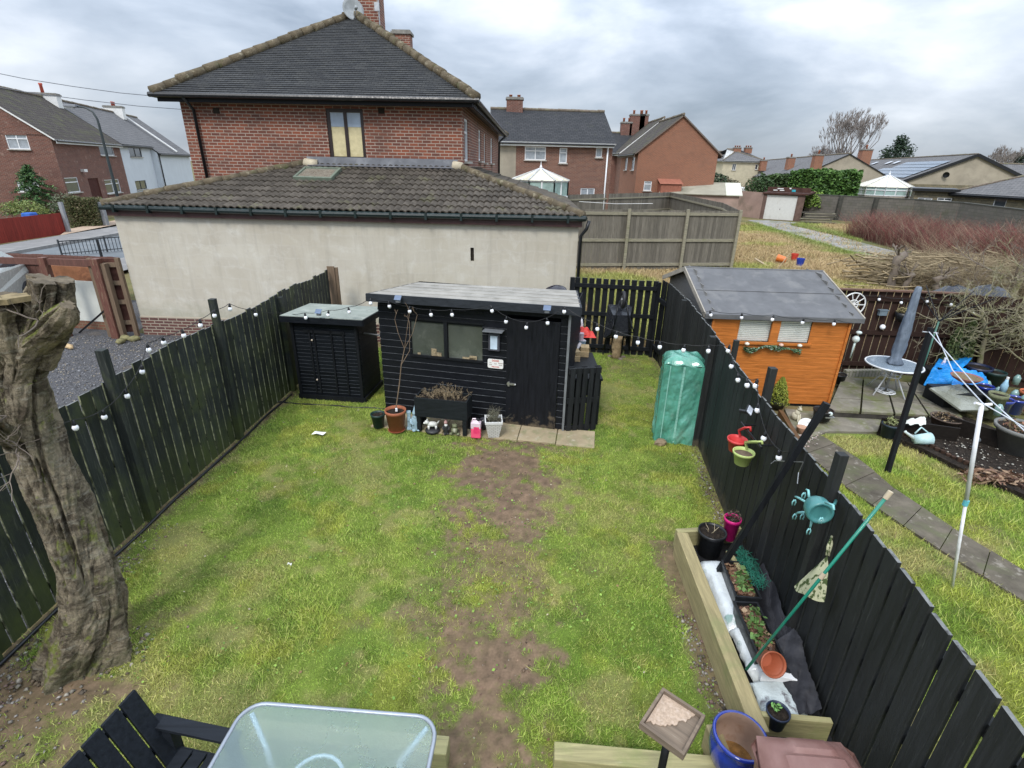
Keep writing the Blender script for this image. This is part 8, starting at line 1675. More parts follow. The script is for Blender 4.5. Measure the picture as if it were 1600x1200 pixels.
# poles and washing line
B=P(1386,739,0);tp=P(1455,512,2.10);mb=MB();mb.beam((B.x,B.y,0),tp,.06,.06);o=mb.build('clothes_post',BLACKZ,bevel=.004);tag(o,'tall black square clothes post standing in the neighbouring lawn','post');CPT=tp
TM[o.name]=Matrix.Identity(4);mb=MB();mb.tube([tp-Vector((.1,0,.06)),tp+Vector((.10,-.02,-.07))],.010,6);mb.build('cleat',STEEL,o)
g0,g1=P(1433,600,.17),None;z1_=zat((g0.x,g0.y),502);t=thing('line_support','thin green metal pole with folded airer arms behind the parasol','pole',g0);part(t,'pole',MAT('green_pole',(.06,.16,.12),rough=.5),lambda m:m.tube([(0,0,0),(0,0,z1_-.17)],.016,8),smooth=True);part(t,'arms',BLACKM,lambda m:[m.tube([(0,0,z1_-.17),(.65*math.cos(a),.65*math.sin(a),z1_+.38)],.008,6) for a in (.3,1.5,3.3,4.6,5.6)])
B,T2_=P(1487,920,0),P(1534,633,2.05);t=thing('line_prop','slender white clothes prop leaning under the washing lines','prop',B);mb=MB();mb.tube([B,B.lerp(T2_,.52)],.015,10);mb.tube([B.lerp(T2_,.5),T2_],.019,10);mb.build('pole',MAT('white_pole',(.72,.72,.74),rough=.35,bmp=0),t,world=True,smooth=True);mb=MB();q=B.lerp(T2_,.5);mb.tube([q-Vector((0,0,.03)),q+Vector((0,0,.03))],.024,10);mb.build('collar',MAT('aqua_collar',(.12,.45,.50)),t,world=True)
mb=MB();mb.tube([T2_+Vector((-.07,0,.02)),T2_,T2_+Vector((.07,-.02,.02))],.014,8);mb.build('fork',MAT('white_pole',(.72,.72,.74)),t,world=True)
LINE=MAT('pale_washing_line',(.55,.58,.62),rough=.6,bmp=0);mb=MB();e1=P(1680,745,1.95);mb.tube([CPT-Vector((.02,0,.05)),T2_+Vector((-.02,.15,-.02)) if False else CPT.lerp(e1,.5)-Vector((0,0,.10)),e1],.006,5);o=mb.build('washing_line',LINE);tag(o,'nearer white washing line running down from the black post to the right edge','washing line')
mb=MB();q0=P(1488,578,1.95);e2=P(1700,725,1.9);q0b=CPT.lerp(q0,1);mb.tube([CPT+Vector((.08,0,-.06)),q0,T2_+Vector((0,0,.02)),e2],.006,5);o=mb.build('washing_line',LINE);tag(o,'white washing line passing over the fork of the white prop','washing line')
# blue tarpaulin over boxes, with tray on top
TARP=MAT('blue_tarp',(.008,.22,.62),rough=.35,var=.2,scale=6,c2=(.02,.34,.78),amt=.4,s2=5,bmp=.9,bs=9,bd=.03,coat=.3)
a,b=P(1448,648,.17),P(1512,655,.17);BXF=frame((a.x,a.y,0),(b.x-a.x,b.y-a.y));
t=thing('cold_frame','low storage box with a sloping grey glass lid under the blue tarpaulin','cold frame',(a.x,a.y,.17));q=[P(1453,606,.5),P(1502,641,.30),P(1545,640,.30),P(1500,600,.5)];mb=MB();slab(mb,q,.03);mb.build('lid',MAT('dusty_glass_lid',(.20,.21,.17),rough=.25,var=.2,coat=.5),t,world=True);mb=MB();c=P(1500,618,.35);mb.box((c.x,c.y+.1,.28),(.75,.5,.30));mb.build('box',BLACKW,t,world=True)
t=thing('tarpaulin','bright blue tarpaulin thrown over garden boxes beneath the bare tree','tarpaulin',(a.x,a.y,.17));c1=P(1478,590,.68);c2_=P(1520,595,.66)
drape(t,'sheet',TARP,[tuple(P(1442,604,.32)),tuple(P(1489,611,.30)),tuple(P(1500,580,.66)),tuple(P(1457,576,.66))],36,30,.05,3);drape(t,'flap',TARP,[tuple(P(1457,576,.66)),tuple(P(1500,580,.66)),tuple(P(1520,560,.60)),tuple(P(1468,560,.55))],30,20,.05,6);drape(t,'flap',TARP,[tuple(P(1486,603,.42)),tuple(P(1545,600,.62)),tuple(P(1535,583,.64)),tuple(P(1497,574,.68))],36,24,.04,8)
mb=MB();c=P(1478,590,.4);mb.box((c.x,c.y+.12,.32),(.55,.5,.40));o=mb.build('storage_box',BLACKP,bevel=.01);tag(o,'dark storage box hidden under the blue tarpaulin','box')
c=P(1509,592,.70);t=thing('shallow_bowl','wide shallow brown bowl of soil resting on the blue tarpaulin','bowl',c,0);part(t,'bowl',MAT('red_brown_rim',(.22,.09,.08),rough=.6),lambda m:m.lathe([(.10,-.05),(.19,0),(.235,.05),(.225,.05),(.18,.01)],n=26),smooth=True);part(t,'soil',MAT('straw_soil',(.16,.12,.07),var=.5,scale=30),lambda m:m.lathe([(0,.035),(.22,.035)],n=24,cap=False))
def tub(label,px,py,pyt,rpx,m,name='plant_tub',soil=SOIL,fill=.92,z0=.1,taper=.8):
    p=P(px,py,z0);h=max(.12,zat(p,pyt)-z0);r=(P(px+rpx,py,z0)-p).length;return potm(label,name,'tub',p,r,h,m,soil=soil,taper=taper,fill=fill),p,h,r
tub('wide navy tub under the spreading apple branches',1517,604,572,17,MAT('navy_tub',(.012,.018,.05),rough=.4));tub('dark green tub with pale rim in front of the apple tree trunk',1543,610,580,14,MAT('green_black_tub',(.01,.03,.028),rough=.45))
tub('royal blue pot half hidden below the shallow bowl',1528,628,602,12,GLAZEB,'glazed_pot');tub('royal blue glazed pot tipped near the white prop',1554,650,622,15,GLAZEB,'glazed_pot');tub('bright royal blue planter beside the terracotta pot at the right edge',1580,645,622,13,GLAZEB,'glazed_pot')
tub('terracotta pot at the right edge among the blue pots',1600,640,612,13,MAT('orange_terracotta',(.45,.12,.05),rough=.6));tub('mossy grey stone pot right of the cold frame',1546,652,615,12,MOSSO,'stone_pot')
t_,p,h,r=tub('large grey bowl of withered plants standing behind the bed',1585,705,668,34,MAT('grey_bowl',(.17,.17,.16),rough=.8),'stone_bowl',taper=.6);leafcloud('withered_plants',blobpts(260,(p.x,p.y,p.z+h),(r*.9,r*.9,.06),.1),.06,[(.20,.10,.06),(.14,.11,.06)],t_)
for px,py,lab in ((1566,598,'clear plastic bottle with a pale blue cap standing among the pots'),(1470,566,'small white and mauve ornament at the back of the blue tarpaulin')):
    p=P(px,py+14,.45);t=thing('bottle' if px>1500 else 'garden_ornament',lab,'bottle' if px>1500 else 'ornament',p);part(t,'body',MAT('pale_blue_clear' if px>1500 else 'mauve_white',(.30,.50,.62) if px>1500 else (.5,.45,.52),rough=.2,coat=.5),lambda m:m.lathe([(.05,0),(.055,.12),(.03,.19),(.02,.24)],n=14),smooth=True);part(t,'cap',WHITEP,lambda m:m.lathe([(.022,.24),(.022,.28)],n=10))
for k in range(7):
    px,py=random.uniform(1530,1600),random.uniform(600,650);p=P(px,py,.25);t=thing('upturned_bottle','cut clear plastic bottle among the pots below the apple tree','bottle',p,0,'cut plastic bottles among the pots');part(t,'bottle',MAT('murky_clear_plastic',(.20,.32,.30),rough=.2,coat=.6,var=.3),lambda m:m.lathe([(.055,0),(.06,.14),(.02,.2)],n=12),smooth=True)
# soil bed with log edging, white flecks
bp=ll(.10,(1372,672),(1384,655),(1480,642),(1520,655),(1610,690),(1700,720),(1700,815),(1600,772),(1500,730),(1440,700));sheet('flower_bed',bp,.10,SOIL,th=.1)
sp2=[P(1372+random.random()*250,668+random.random()*90,.11) for _ in range(900)]
ok=[p for p in sp2 if bedx(p.y)+.05<p.x<9.5 and p.y<7.6];x=np.array([p.x for p in ok]);y=np.array([p.y for p in ok]);stones('bed_stones',x,y,.008+.02*rng.random(len(x))**3,.11,'white stone flecks and clods scattered over the dark soil bed',[(.5,.48,.42),(.06,.045,.035),(.08,.06,.045),(.04,.03,.025),(.3,.27,.22)])
t=thing('log_edging','dark rustic log roll edging in front of the soil bed','edging',BEDL[0]);mb=MB();
for a,b in zip(BEDL,BEDL[1:]):
    L=(b-a).length;k=int(L/.075)
    for i in range(k):p=a.lerp(b,(i+.5)/k);mb.tube([(p.x,p.y,0),(p.x+random.uniform(-.006,.006),p.y,.145+random.uniform(-.02,.015))],.036,7)
mb.build('logs',MAT('dark_log_edging',(.055,.032,.022),var=.45,scale=10,isl=.5,rough=.9),t,world=True)
mb=MB();a,b=P(1378,655,.30),P(1500,672,.30);mb.beam((a.x,a.y,.2),(b.x,b.y,.2),.03,.26);o=mb.build('bed_board',PAINTED('black_damp_board',(.014,.011,.009),(.04,.03,.025),along='X'));tag(o,'long dark damp board along the back of the soil bed','board')
mb=MB();a,b=P(1470,648,.34),P(1600,690,.34);mb.beam((a.x,a.y,.24),(b.x,b.y,.24),.03,.26);o=mb.build('bed_board',PAINTED('black_damp_board',(.014,.011,.009),(.04,.03,.025),along='X'));tag(o,'dark board stepping down towards the grey bowl at the right','board')
# watering can lying on the bed, cloth, box of plants
c=P(1442,683,.22);t=thing('watering_can','pale blue watering can lying on its side on the soil','watering can',(c.x,c.y,.17),-.1);PB=MAT('pale_aqua_plastic',(.42,.58,.58),rough=.4,bmp=0);part(t,'body',PB,lambda m:m.tube([(-.12,0,0),(.12,0,.03)],[.07,.10],18),smooth=True);part(t,'spout',MAT('aqua_white',(.6,.68,.68)),lambda m:m.tube([(-.12,0,.02),(-.25,.02,.10),(-.27,.02,.12)],[.03,.018,.022],8),smooth=True);part(t,'handle',PB,lambda m:m.tube([(.1,.06,.1),(0,.1,.17),(-.1,.05,.08)],.012,8),smooth=True)
t=thing('white_cloth','crumpled off white cloth on the edge of the damp boards','cloth',tuple(P(1430,660,.3)));drape(t,'cloth',MAT('off_white_cloth',(.58,.60,.54),rough=.9),[tuple(P(1412,664,.32)),tuple(P(1447,664,.33)),tuple(P(1444,652,.36)),tuple(P(1415,657,.34))],16,12,.03,4)
t,p,h,r=tub('dark blue pot of dry stems on the corner of the soil bed',1386,682,662,12,MAT('slate_blue_pot',(.02,.035,.05),rough=.5),'plant_pot',z0=.05,taper=.75);leafcloud('stems',blobpts(130,(p.x,p.y,p.z+h+.03),(r*.9,r*.9,.09),.1),.045,[(.22,.24,.10),(.16,.17,.07)],t)
t,p,h,r=tub('wide low pot of dead brown plants set among the boards',1475,664,652,20,MAT('dull_brown_pot',(.10,.075,.06),rough=.8),'plant_pot',z0=.18,taper=.8);leafcloud('dead_plants',blobpts(200,(p.x,p.y,p.z+h),(r*.9,r*.9,.05),.1),.05,[(.22,.16,.09),(.15,.10,.06)],t)
t=thing('fallen_leaves_clump','brown clump of dead fern leaves lying over the log edging','dead plant',tuple(P(1550,750,.1)));c=P(1555,745,.12);leafcloud('dead_fronds',blobpts(420,tuple(c),(.55,.22,.07),.1),.10,[(.22,.13,.08),(.16,.09,.06),(.28,.19,.12)],t,flat=.3,aspect=.3)
for px,py,r,m,lab in ((1563,700,.06,'glass','small clear glass globe light standing in the soil bed'),(1520,702,.05,'grey','dull grey globe light further left in the soil bed')):
    p=P(px,py,.1);t=thing('solar_garden_light',lab,'lamp',p);part(t,'globe',MAT('milky_globe_'+m,(.42,.42,.36) if m=='glass' else (.12,.13,.14),rough=.2,coat=.5),lambda q:q.ball((0,0,.17),r,14),smooth=True);part(t,'base',BLACKP,lambda q:q.lathe([(.05,0),(.05,.04),(.02,.05),(.02,.12)],n=14))
# by the shed: potted conifer, cat, dish, timber, dark pots, trellis
p=P(1213,636,.05);t=thing('potted_conifer','small bright yellow green conifer in a dark pot before the orange shed','conifer',p);h=zat(p,588)-.05
part(t,'pot',BLACKP,lambda m:m.lathe([(.11,0),(.15,.12),(.16,.14),(.14,.14)],n=18),smooth=True)
n=3400;z=rng.random(n)**.9;rr_=(.175*(1-z)**.75+.01)*(.75+.3*rng.random(n))*(1+.25*np.sin(z*40+rng.random(n)*2)*0.4);a=rng.random(n)*6.283;leafcloud('foliage',np.stack([p.x+rr_*np.cos(a),p.y+rr_*np.sin(a),p.z+.10+z*(h-.12)],1),.034,[(.26,.30,.04),(.34,.36,.07),(.16,.21,.03)],t,flat=2.0,aspect=.35)
mb=MB();mb.lathe([(.12,.1),(.09,h*.5),(.0,h*.85)],(p.x,p.y,p.z),10);mb.build('stem',MAT('dark_inner_foliage',(.02,.028,.012)),t,world=True)
def catfig(t,m,s):
    part(t,'body',m,lambda b:(b.ball((0,0,.10*s),(.075*s,.095*s,.10*s)),b.ball((0,-.03*s,.19*s),(.055*s,.06*s,.08*s)),b.ball((.01*s,-.055*s,.29*s),(.052*s,.05*s,.046*s)),b.ball((.01*s,-.10*s,.28*s),(.02*s,.018*s,.015*s)),b.lathe([(.02*s,0),(.001,.045*s)],(-.02*s,-.05*s,.325*s),8),b.lathe([(.02*s,0),(.001,.045*s)],(.04*s,-.05*s,.325*s),8),b.tube([(-.03*s,-.08*s,.17*s),(-.03*s,-.10*s,.02*s),(-.03*s,-.12*s,.01*s)],.018*s,8),b.tube([(.035*s,-.08*s,.17*s),(.035*s,-.10*s,.02*s),(.035*s,-.12*s,.01*s)],.018*s,8),b.tube([(.06*s,.06*s,.02*s),(.12*s,.0,.02*s),(.10*s,-.06*s,.02*s)],.015*s,8)),smooth=True)
p=P(1241,656,.05);t=thing('cat_ornament','cream stone sitting cat ornament beside the potted conifer','ornament',p,.5);catfig(t,MAT('cream_stone',(.52,.48,.36),rough=.9,var=.15),(zat(p,633)-.05)/.37)
p=P(1258,672,.05);t=thing('round_dish','white round dish leaning on a terracotta saucer beside the path','dish',p+Vector((0,0,.07)));mb=MB(rotm(R(48),0,R(-15)));mb.lathe([(0,0),(.10,.005),(.13,.03),(.135,.03),(.10,-.01),(0,-.012)],n=26,cap=False);mb.tube([(.08*math.cos(a),.08*math.sin(a),.012) for a in np.linspace(0,6.28,20)],.005,5);mb.build('dish',WHITEP,t,smooth=True)
p=P(1251,676,.05);t=thing('small_pot','small terracotta pot in front of the white dish','plant pot',p);part(t,'pot',MAT('pale_terracotta',(.45,.27,.18)),lambda m:m.lathe([(.06,0),(.08,.1),(.085,.11),(.07,.11)],n=18),smooth=True)
mb=MB();a,b=P(1222,650,.06),P(1252,697,.06);mb.beam(a+Vector((-.02,.05,.04)),b+Vector((-.04,0,.04)),.07,.11);o=mb.build('brown_timber',PAINTED('brown_wet_timber',(.12,.065,.03),(.2,.12,.06),along='Y'));tag(o,'brown wet timber lying on the ground along the far side of the fence','timber')
xs_=[P(1258+random.gauss(0,9),685+random.gauss(0,5),.05) for _ in range(130)];stones('pebbles',np.array([p.x for p in xs_]),np.array([p.y for p in xs_]),.012+.012*rng.random(130),.05,'patch of pinkish white pebbles beside the stone path',[(.5,.38,.34),(.6,.55,.5),(.3,.25,.22)])
for px,py,pyt,rpx,lab in ((1308,598,584,10,'dark round pot of soil at the right corner of the orange shed'),(1283,655,640,14,'black square tub by the patio step'),(1302,585,568,8,'small dark pot behind the shed corner')):t,p,h,r=tub(lab,px,py,pyt,rpx,BLACKP,'plant_pot')
p=P(1296,652,.2);t=thing('solar_garden_light','small clear solar lamp on the patio step edge','lamp',p);part(t,'head',MAT('clear_glass_globe',(.55,.62,.60)),lambda m:m.ball((0,0,.06),.04,10),smooth=True);part(t,'stand',STEEL,lambda m:m.box((0,0,.0),(.16,.05,.02)))
p=P(1284,628,.06);t=thing('plant_trellis','rusty wire obelisk leaning on the front of the orange shed','trellis',p);hh=zat(p,594)
mb=MB()
for s in (-.09,-.03,.03,.09):mb.tube([(s,0,0),(s*1.1,.03,hh*.6),(s*.3,.05,hh-.04)],.005,5)
for z in (.1,.25,.4):mb.tube([(-.10,.0,z),(.10,.01,z)],.004,5)
mb.build('wires',MAT('rusty_wire',(.10,.05,.035),bmp=0),t)
BRKW=BRICK('pale_edging_brick',(.33,.31,.26),(.26,.24,.2),(.16,.17,.1),bw=.22,bh=.07,stain=(.16,.18,.07));mb=MB();a,b=P(1318,588,.17),P(1402,590,.17);mb.beam((a.x,a.y,.24),(b.x,b.y+.1,.24),.10,.14);o=mb.build('low_wall',BRKW);tag(o,'low mossy pale wall along the back of the raised patio','wall')
# dark conifers and the apple tree
def column(label,px,py,pyt,rad,cols,seed,n=2600):
    p=P(px,py,.1);h=zat(p,pyt);t=thing('columnar_conifer',label,'conifer',(p.x,p.y,.05));z=rng.random(n);r=rad*(1-z)**.6*(.6+.5*rng.random(n))+.02;a=rng.random(n)*6.283;leafcloud('foliage',np.stack([p.x+r*np.cos(a),p.y+r*np.sin(a),.1+z*(h-.1)],1),.055,cols,t,flat=2,aspect=.4);mb=MB();mb.lathe([(rad*.55,.05),(rad*.4,h*.5),(0,h*.85)],(p.x,p.y,0),10);mb.build('stem',MAT('dark_inner_foliage',(.02,.028,.012)),t,world=True)
DG=[(.075,.10,.03),(.055,.08,.025),(.11,.13,.05)]
column('taller dark olive conifer against the brown fence behind the tarpaulin',1489,592,500,.20,DG,1);column('shorter olive conifer left of the taller one by the blue tarpaulin',1470,596,512,.17,DG,2)
b=P(1528,592,.1);t=thing('apple_tree','low spreading bare apple tree with pale lichened branches at the right','tree',(b.x,b.y,.05));rr=random.Random(21);sg=[]
tr_=[Vector((b.x,b.y,.05)),Y(1533,550,b.y),Y(1541,520,b.y),Y(1533,485,b.y)]
for p,q,r0,r1 in zip(tr_,tr_[1:],(.062,.05,.042),(.05,.042,.032)):sg.append((tuple(p),tuple(q),r0,r1))
tubesnp('trunk',sg,BARKL,t,10);sg=[]
for i in range(26):
    s=tr_[1].lerp(tr_[3],rr.random()**.8) if i<9 else tr_[0].lerp(tr_[2],rr.uniform(.5,1));a=i*2.4;branch(sg,s,(math.cos(a),math.sin(a)*.8,rr.uniform(-.05,.55)),rr.uniform(.5,.85),.020,3,rr,.58,.10,3,4,.60,.26,.7,.003)
tubesnp('branches',sg,BARKL,t,5)
b2=P(1640,600,.1);t=thing('fruit_tree','bare branches of a second fruit tree reaching in from the right edge','tree',(b2.x,b2.y,.05));sg=[];rr=random.Random(33)
sg.append((tuple(b2),(b2.x-.05,b2.y,1.0),.07,.05));sg.append(((b2.x-.05,b2.y,1.0),(b2.x-.1,b2.y+.1,1.7),.05,.04));tubesnp('trunk',sg,BARKL,t,10);sg=[]
for i in range(13):branch(sg,(b2.x-.07,b2.y,rr.uniform(.6,1.7)),(-.9+rr.gauss(0,.6),rr.gauss(0,.6),rr.uniform(0,.9)),rr.uniform(.8,1.15),.024,3,rr,.55,.12,2,4,.62,.22,.7,.0035)
tubesnp('branches',sg,BARKL,t,5)
b3=P(1590,470,0);t=thing('thick_limb','pale mossy forked trunk rising behind the brown fence at far right','tree',(b3.x,b3.y,0));sg=[];q=[Vector((b3.x-.3,b3.y,.9)),Y(1572,480,b3.y),Y(1588,450,b3.y),Y(1600,425,b3.y)]
q=[Vector((q[1].x,q[1].y,0))]+q[1:]
for p,s,r0,r1 in zip(q,q[1:],(.13,.11,.09),(.11,.09,.07)):sg.append((tuple(p),tuple(s),r0,r1))
tubesnp('trunk',sg,BARKL,t,9);sg=[];rr=random.Random(9)
for i in range(8):branch(sg,q[rr.choice((1,2,3))],(rr.gauss(0,1),rr.gauss(0,.5),1),1.2,.035,3,rr,.5,.15,2,4,.65,.2,.7,.006)
tubesnp('branches',sg,BARK,t,5)
p=P(1565,475,1.2);
for px,lab in ((1537,'dark rounded sheeted heap behind the brown fence, left of the mossy trunk'),(1592,'dark sheeted heap behind the fence at the right edge')):
    c=P(px,478,1.5);t=thing('covered_heap',lab,'heap',(c.x,c.y+.8,0));part(t,'cover',MAT('black_sheeting',(.018,.02,.028),rough=.4,bmp=.8,bs=5,bd=.05,coat=.3),lambda m:m.ball((0,0,.9),(.7,.5,.85),18,jit=.05),smooth=True)

# ------------------------------------------------------------------ street side on the left
zeL=Y(80,216,36).z+.12;Tc=Y(80,219,36);T2=P(189,218.5,zeL+.02);T2=Y(189,224,44.5)
dd_=Vector((-.3125,1,0)).normalized()
def along(px,y0=None):                      # distance along the terrace front at which photo column px is met
    F=frame((Tc.x,Tc.y,0),(dd_.x,dd_.y));return W(px,240,F)[0]
FT0=frame((Tc.x,Tc.y,0),(dd_.x,dd_.y));L1_=along(189);L2_=along(296)
zr_=zeL+3.0;Dp=8.0
FL0=FT0@Matrix.Translation((0,Dp,0))@Matrix.Rotation(R(-90),4,'Z')
opf=ops_px(FT0,[(155,222,177,243,'w2t',GL1),(103,277,124,301,'w1t',GL1),(165,280,188,302,'w2t',GL1)])
dr_=ops_px(FT0,[(141,278,157,312,'w1',MAT('brown_door',(.07,.025,.02)))])[0];dr_=(dr_[0],dr_[1],max(.1,dr_[2]),dr_[3],'w1',MAT('brown_door',(.07,.025,.02)),MAT('brown_door_frame',(.10,.04,.03)))
opl=ops_px(FL0,[(10,209,44,233,'w2t',GLC),(28,284,61,300,'w2t',GLC)])
tL,FL1,frL=house('terraced_house','red brown brick end terrace house with white windows and dark mossy roof, far left',(Tc.x,Tc.y),(dd_.x,dd_.y),L1_-.02,Dp,zeL,zr_,BRICKD,SLATEB,ops={'front':opf+[dr_],'left':opl},over=.25)
c=FT0@Vector((L1_-.6,Dp/2,0));chimney(tL,c,.8,1.9,zr_-.7,zat(c,146),WHITEP,ang=math.atan2(dd_.y,dd_.x),pots=1,pm=MAT('red_pot',(.45,.10,.07)),potz=.7)
WREN=MAT('white_render_wall',(.58,.62,.66),rough=.9,var=.05,scale=1,bmp=.1)
o=FT0@Vector((L1_,.02,0));F2_=frame((o.x,o.y,0),(dd_.x,dd_.y));opw=ops_px(F2_,[(201,224,220,245,'w2',GL1),(212,282,229,296,'w2',GL1)]);opw=[q+(BLACKP,) for q in opw]
Lw=along(236)-L1_;tW,FW_,_=house('terraced_house','white rendered terrace house with black framed windows, adjoining the brick one',(o.x,o.y),(dd_.x,dd_.y),Lw,Dp-.04,zeL+.05,zr_+.02,WREN,SLATEG,ops={'front':[(a,b,c,d,e,g,h) for (a,b,c,d,e,g,h) in opw]},over=.25,fas=BLACKP,verge=.02)
o2=FT0@Vector((L1_+Lw+.03,-.5,0));tW2,_,_=house('terraced_house','pale white house with lower eaves and black drainpipe ending the terrace',(o2.x,o2.y),(dd_.x,dd_.y),12,Dp+.9,zeL-.55,zr_+.0,WREN,SLATEG,over=.2,fas=BLACKP,verge=.02)
F3=frame((o2.x,o2.y,0),(dd_.x,dd_.y));pipe(tW2,[F3@Vector((.12,-.1,zeL-.7)),F3@Vector((.12,-.1,0))],.06)
c=F3@Vector((5.5,4.4,0));chimney(tW2,c,.8,1.6,zr_-.6,zat(c,166),WHITEP,ang=math.atan2(dd_.y,dd_.x),pots=2,pm=MAT('red_pot',(.45,.10,.07)),potz=.4)
mb=MB();a=F3@Vector((6.0,-.3,zeL-.45));b=F3@Vector((6.0,4.2,zr_+.12));mb.beam(a,b,.25,.10);mb.build('white_verge',WHITEP,tW2,world=True)
u,z=W(133,288,FT0);p=FT0@Vector((u,-.15,z+.9));part(tL,'security_light',WHITEP,lambda m:m.box(p,(.3,.3,.18)),world=True)
# lamp post
yl=27.5;b=Y(172,360,yl);t=thing('street_lamp','dark curved street lamp post in front of the terrace at far left','street lamp',(b.x,b.y,0));q=[Vector((b.x,yl,0)),Y(170,300,yl),Y(160,220,yl),Y(152,188,yl),Y(146,176,yl),Y(135,168.5,yl),Y(118,166,yl)]
q[1].x=q[0].x;qs=[Vector((b.x,yl,z)) for z in (0,1,2.2)]+[Vector((b.x+(p.x-b.x)*.0,yl,p.z)) for p in (q[2],)]
x0=Y(156,200,yl).x;qs=[Vector((x0+.0,yl,0)),Vector((x0,yl,3)),Vector((x0,yl,Y(154,196,yl).z)),Y(152,186,yl),Y(145,175,yl),Y(134,168.5,yl),Y(120,166.5,yl)]
mb=MB();mb.tube(qs,[.085,.07,.055,.05,.045,.04,.035],10);mb.build('pole',MAT('dark_green_column',(.03,.04,.042),rough=.5),t,world=True,smooth=True)
h0,h1=Y(121,166,yl),Y(101,165,yl);mb=MB();mb.beam(h0,h1,.26,.12);mb.build('lamp_head',MAT('lamp_head_grey',(.22,.23,.25)),t,world=True,bevel=.03);mb=MB();mb.beam(h0.lerp(h1,.3)-Vector((0,0,.08)),h1-Vector((0,0,.08)),.16,.05);mb.build('diffuser',MAT('clear_diffuser',(.5,.52,.52),rough=.2),t,world=True)
for (x0_,y0_,x1_,y1_,y,lab) in ((-40,107,262,152,24,'upper overhead cable crossing the sky above the terrace'),(-40,130,300,172,24.5,'lower overhead cable crossing above the terrace roofs')):
    a,b=Y(x0_,y0_,y),Y(x1_,y1_,y);m_=a.lerp(b,.5)-Vector((0,0,.12));mb=MB();mb.tube([a,a.lerp(m_,.5)-Vector((0,0,.04)),m_,m_.lerp(b,.5)-Vector((0,0,.04)),b],.014,5);o=mb.build('overhead_cable',MAT('grey_cable',(.16,.17,.19),bmp=0));tag(o,lab,'cable')
# red fence, hedge, conifer, gate post
a,b=P(-60,391,0),P(106,366,0);ht=1.12;fence('red_fence','low red stained board fence along the pavement at far left',[a,b],1.12,REDF,REDF,bw=.12,gap=.004,side=1,railside=-1,hv=.004)
mb=MB();mb.box((b.x+.1,b.y,.85),(.16,.16,1.7));o=mb.build('concrete_post',MAT('grey_post',(.27,.28,.29)));tag(o,'grey concrete post ending the red fence','post')
p=P(168,356,0);mb=MB();mb.box((p.x,p.y,.75),(.22,.22,1.5));o=mb.build('concrete_post',MAT('grey_post',(.27,.28,.29)));tag(o,'grey gate post at the right end of the clipped hedge','post')
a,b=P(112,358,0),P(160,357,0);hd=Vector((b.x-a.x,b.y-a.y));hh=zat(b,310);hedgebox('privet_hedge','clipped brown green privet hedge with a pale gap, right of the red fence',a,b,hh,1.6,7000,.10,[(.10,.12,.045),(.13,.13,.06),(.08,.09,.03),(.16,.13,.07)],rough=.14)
b=P(47,352,0);h=zat(b,258);t=thing('garden_conifer','spreading green conifer behind the red fence','tree',(b.x,b.y+1,0));pp=[]
for k in range(46):
    z=h*(.12+.86*(k/46));r=1.75*(1-(k/46))**.75+.15;a=k*2.4;L_=r*random.uniform(.7,1.1)
    for s in np.linspace(.15,1,9):c=(b.x+math.cos(a)*L_*s,b.y+1+math.sin(a)*L_*s,z-.25*s*s+.1);pp.append(blobpts(12,c,(.22,.22,.10),.1))
pp=np.concatenate(pp);leafcloud('foliage',pp,.16,[(.06,.13,.045),(.10,.19,.06),(.04,.08,.035)],t,flat=.4,aspect=.4);mb=MB();mb.tube([(b.x,b.y+1,0),(b.x,b.y+1,h*.9)],[.12,.03],8);mb.build('trunk',BARK,t,world=True)
p=P(5,336,1.2);mb=MB(Matrix.Translation((p.x,p.y+1.5,.9)));mb.box((0,0,0),(.6,.6,.6),taper=.8);o=mb.build('covered_bin',MAT('blue_cover',(.04,.12,.42)),bevel=.05);tag(o,'blue covered shape peeping over the red fence at the left edge','cover')
bush('garden_bush','yellow green low bush along the top of the red fence','bush',(P(20,360,0).x,P(20,360,0).y+1.2,.9),(1.6,.7,.65),1500,.12,[(.22,.26,.08),(.14,.19,.06)],21)
bush('garden_bush','grey green twiggy bush between conifer and clipped hedge','bush',(P(88,356,0).x,P(88,356,0).y+1.4,1.0),(1.2,.8,.95),1500,.11,[(.15,.17,.11),(.10,.12,.06)],22)
# front garden ground, railings and sign post
rp0,rp1=P(98,402,0),P(196,393,0);t=thing('railings','low dark metal railings on the near side of the road','railings',(rp0.x,rp0.y,0));mb=MB();zz=.66
mb.beam((rp0.x,rp0.y,zz),(rp1.x,rp1.y,zz),.04,.04);mb.beam((rp0.x,rp0.y,.15),(rp1.x,rp1.y,.15),.04,.03);L=(rp1-rp0).length;k=int(L/.13)
for i in range(k+1):q=rp0.lerp(rp1,i/k);mb.beam((q.x,q.y,.05),(q.x,q.y,zz+(.08 if i % 12==0 else 0)),.018 if i % 12 else .05,.018 if i % 12 else .05)
mb.build('bars',MAT('dark_railing',(.045,.05,.055)),t,world=True)
q=P(160,405,0);mb=MB();mb.beam((q.x,q.y,0),(q.x,q.y,zat(q,374)),.09,.05);o=mb.build('sign_post',BLACKP);tag(o,'short black post among the railings','post')
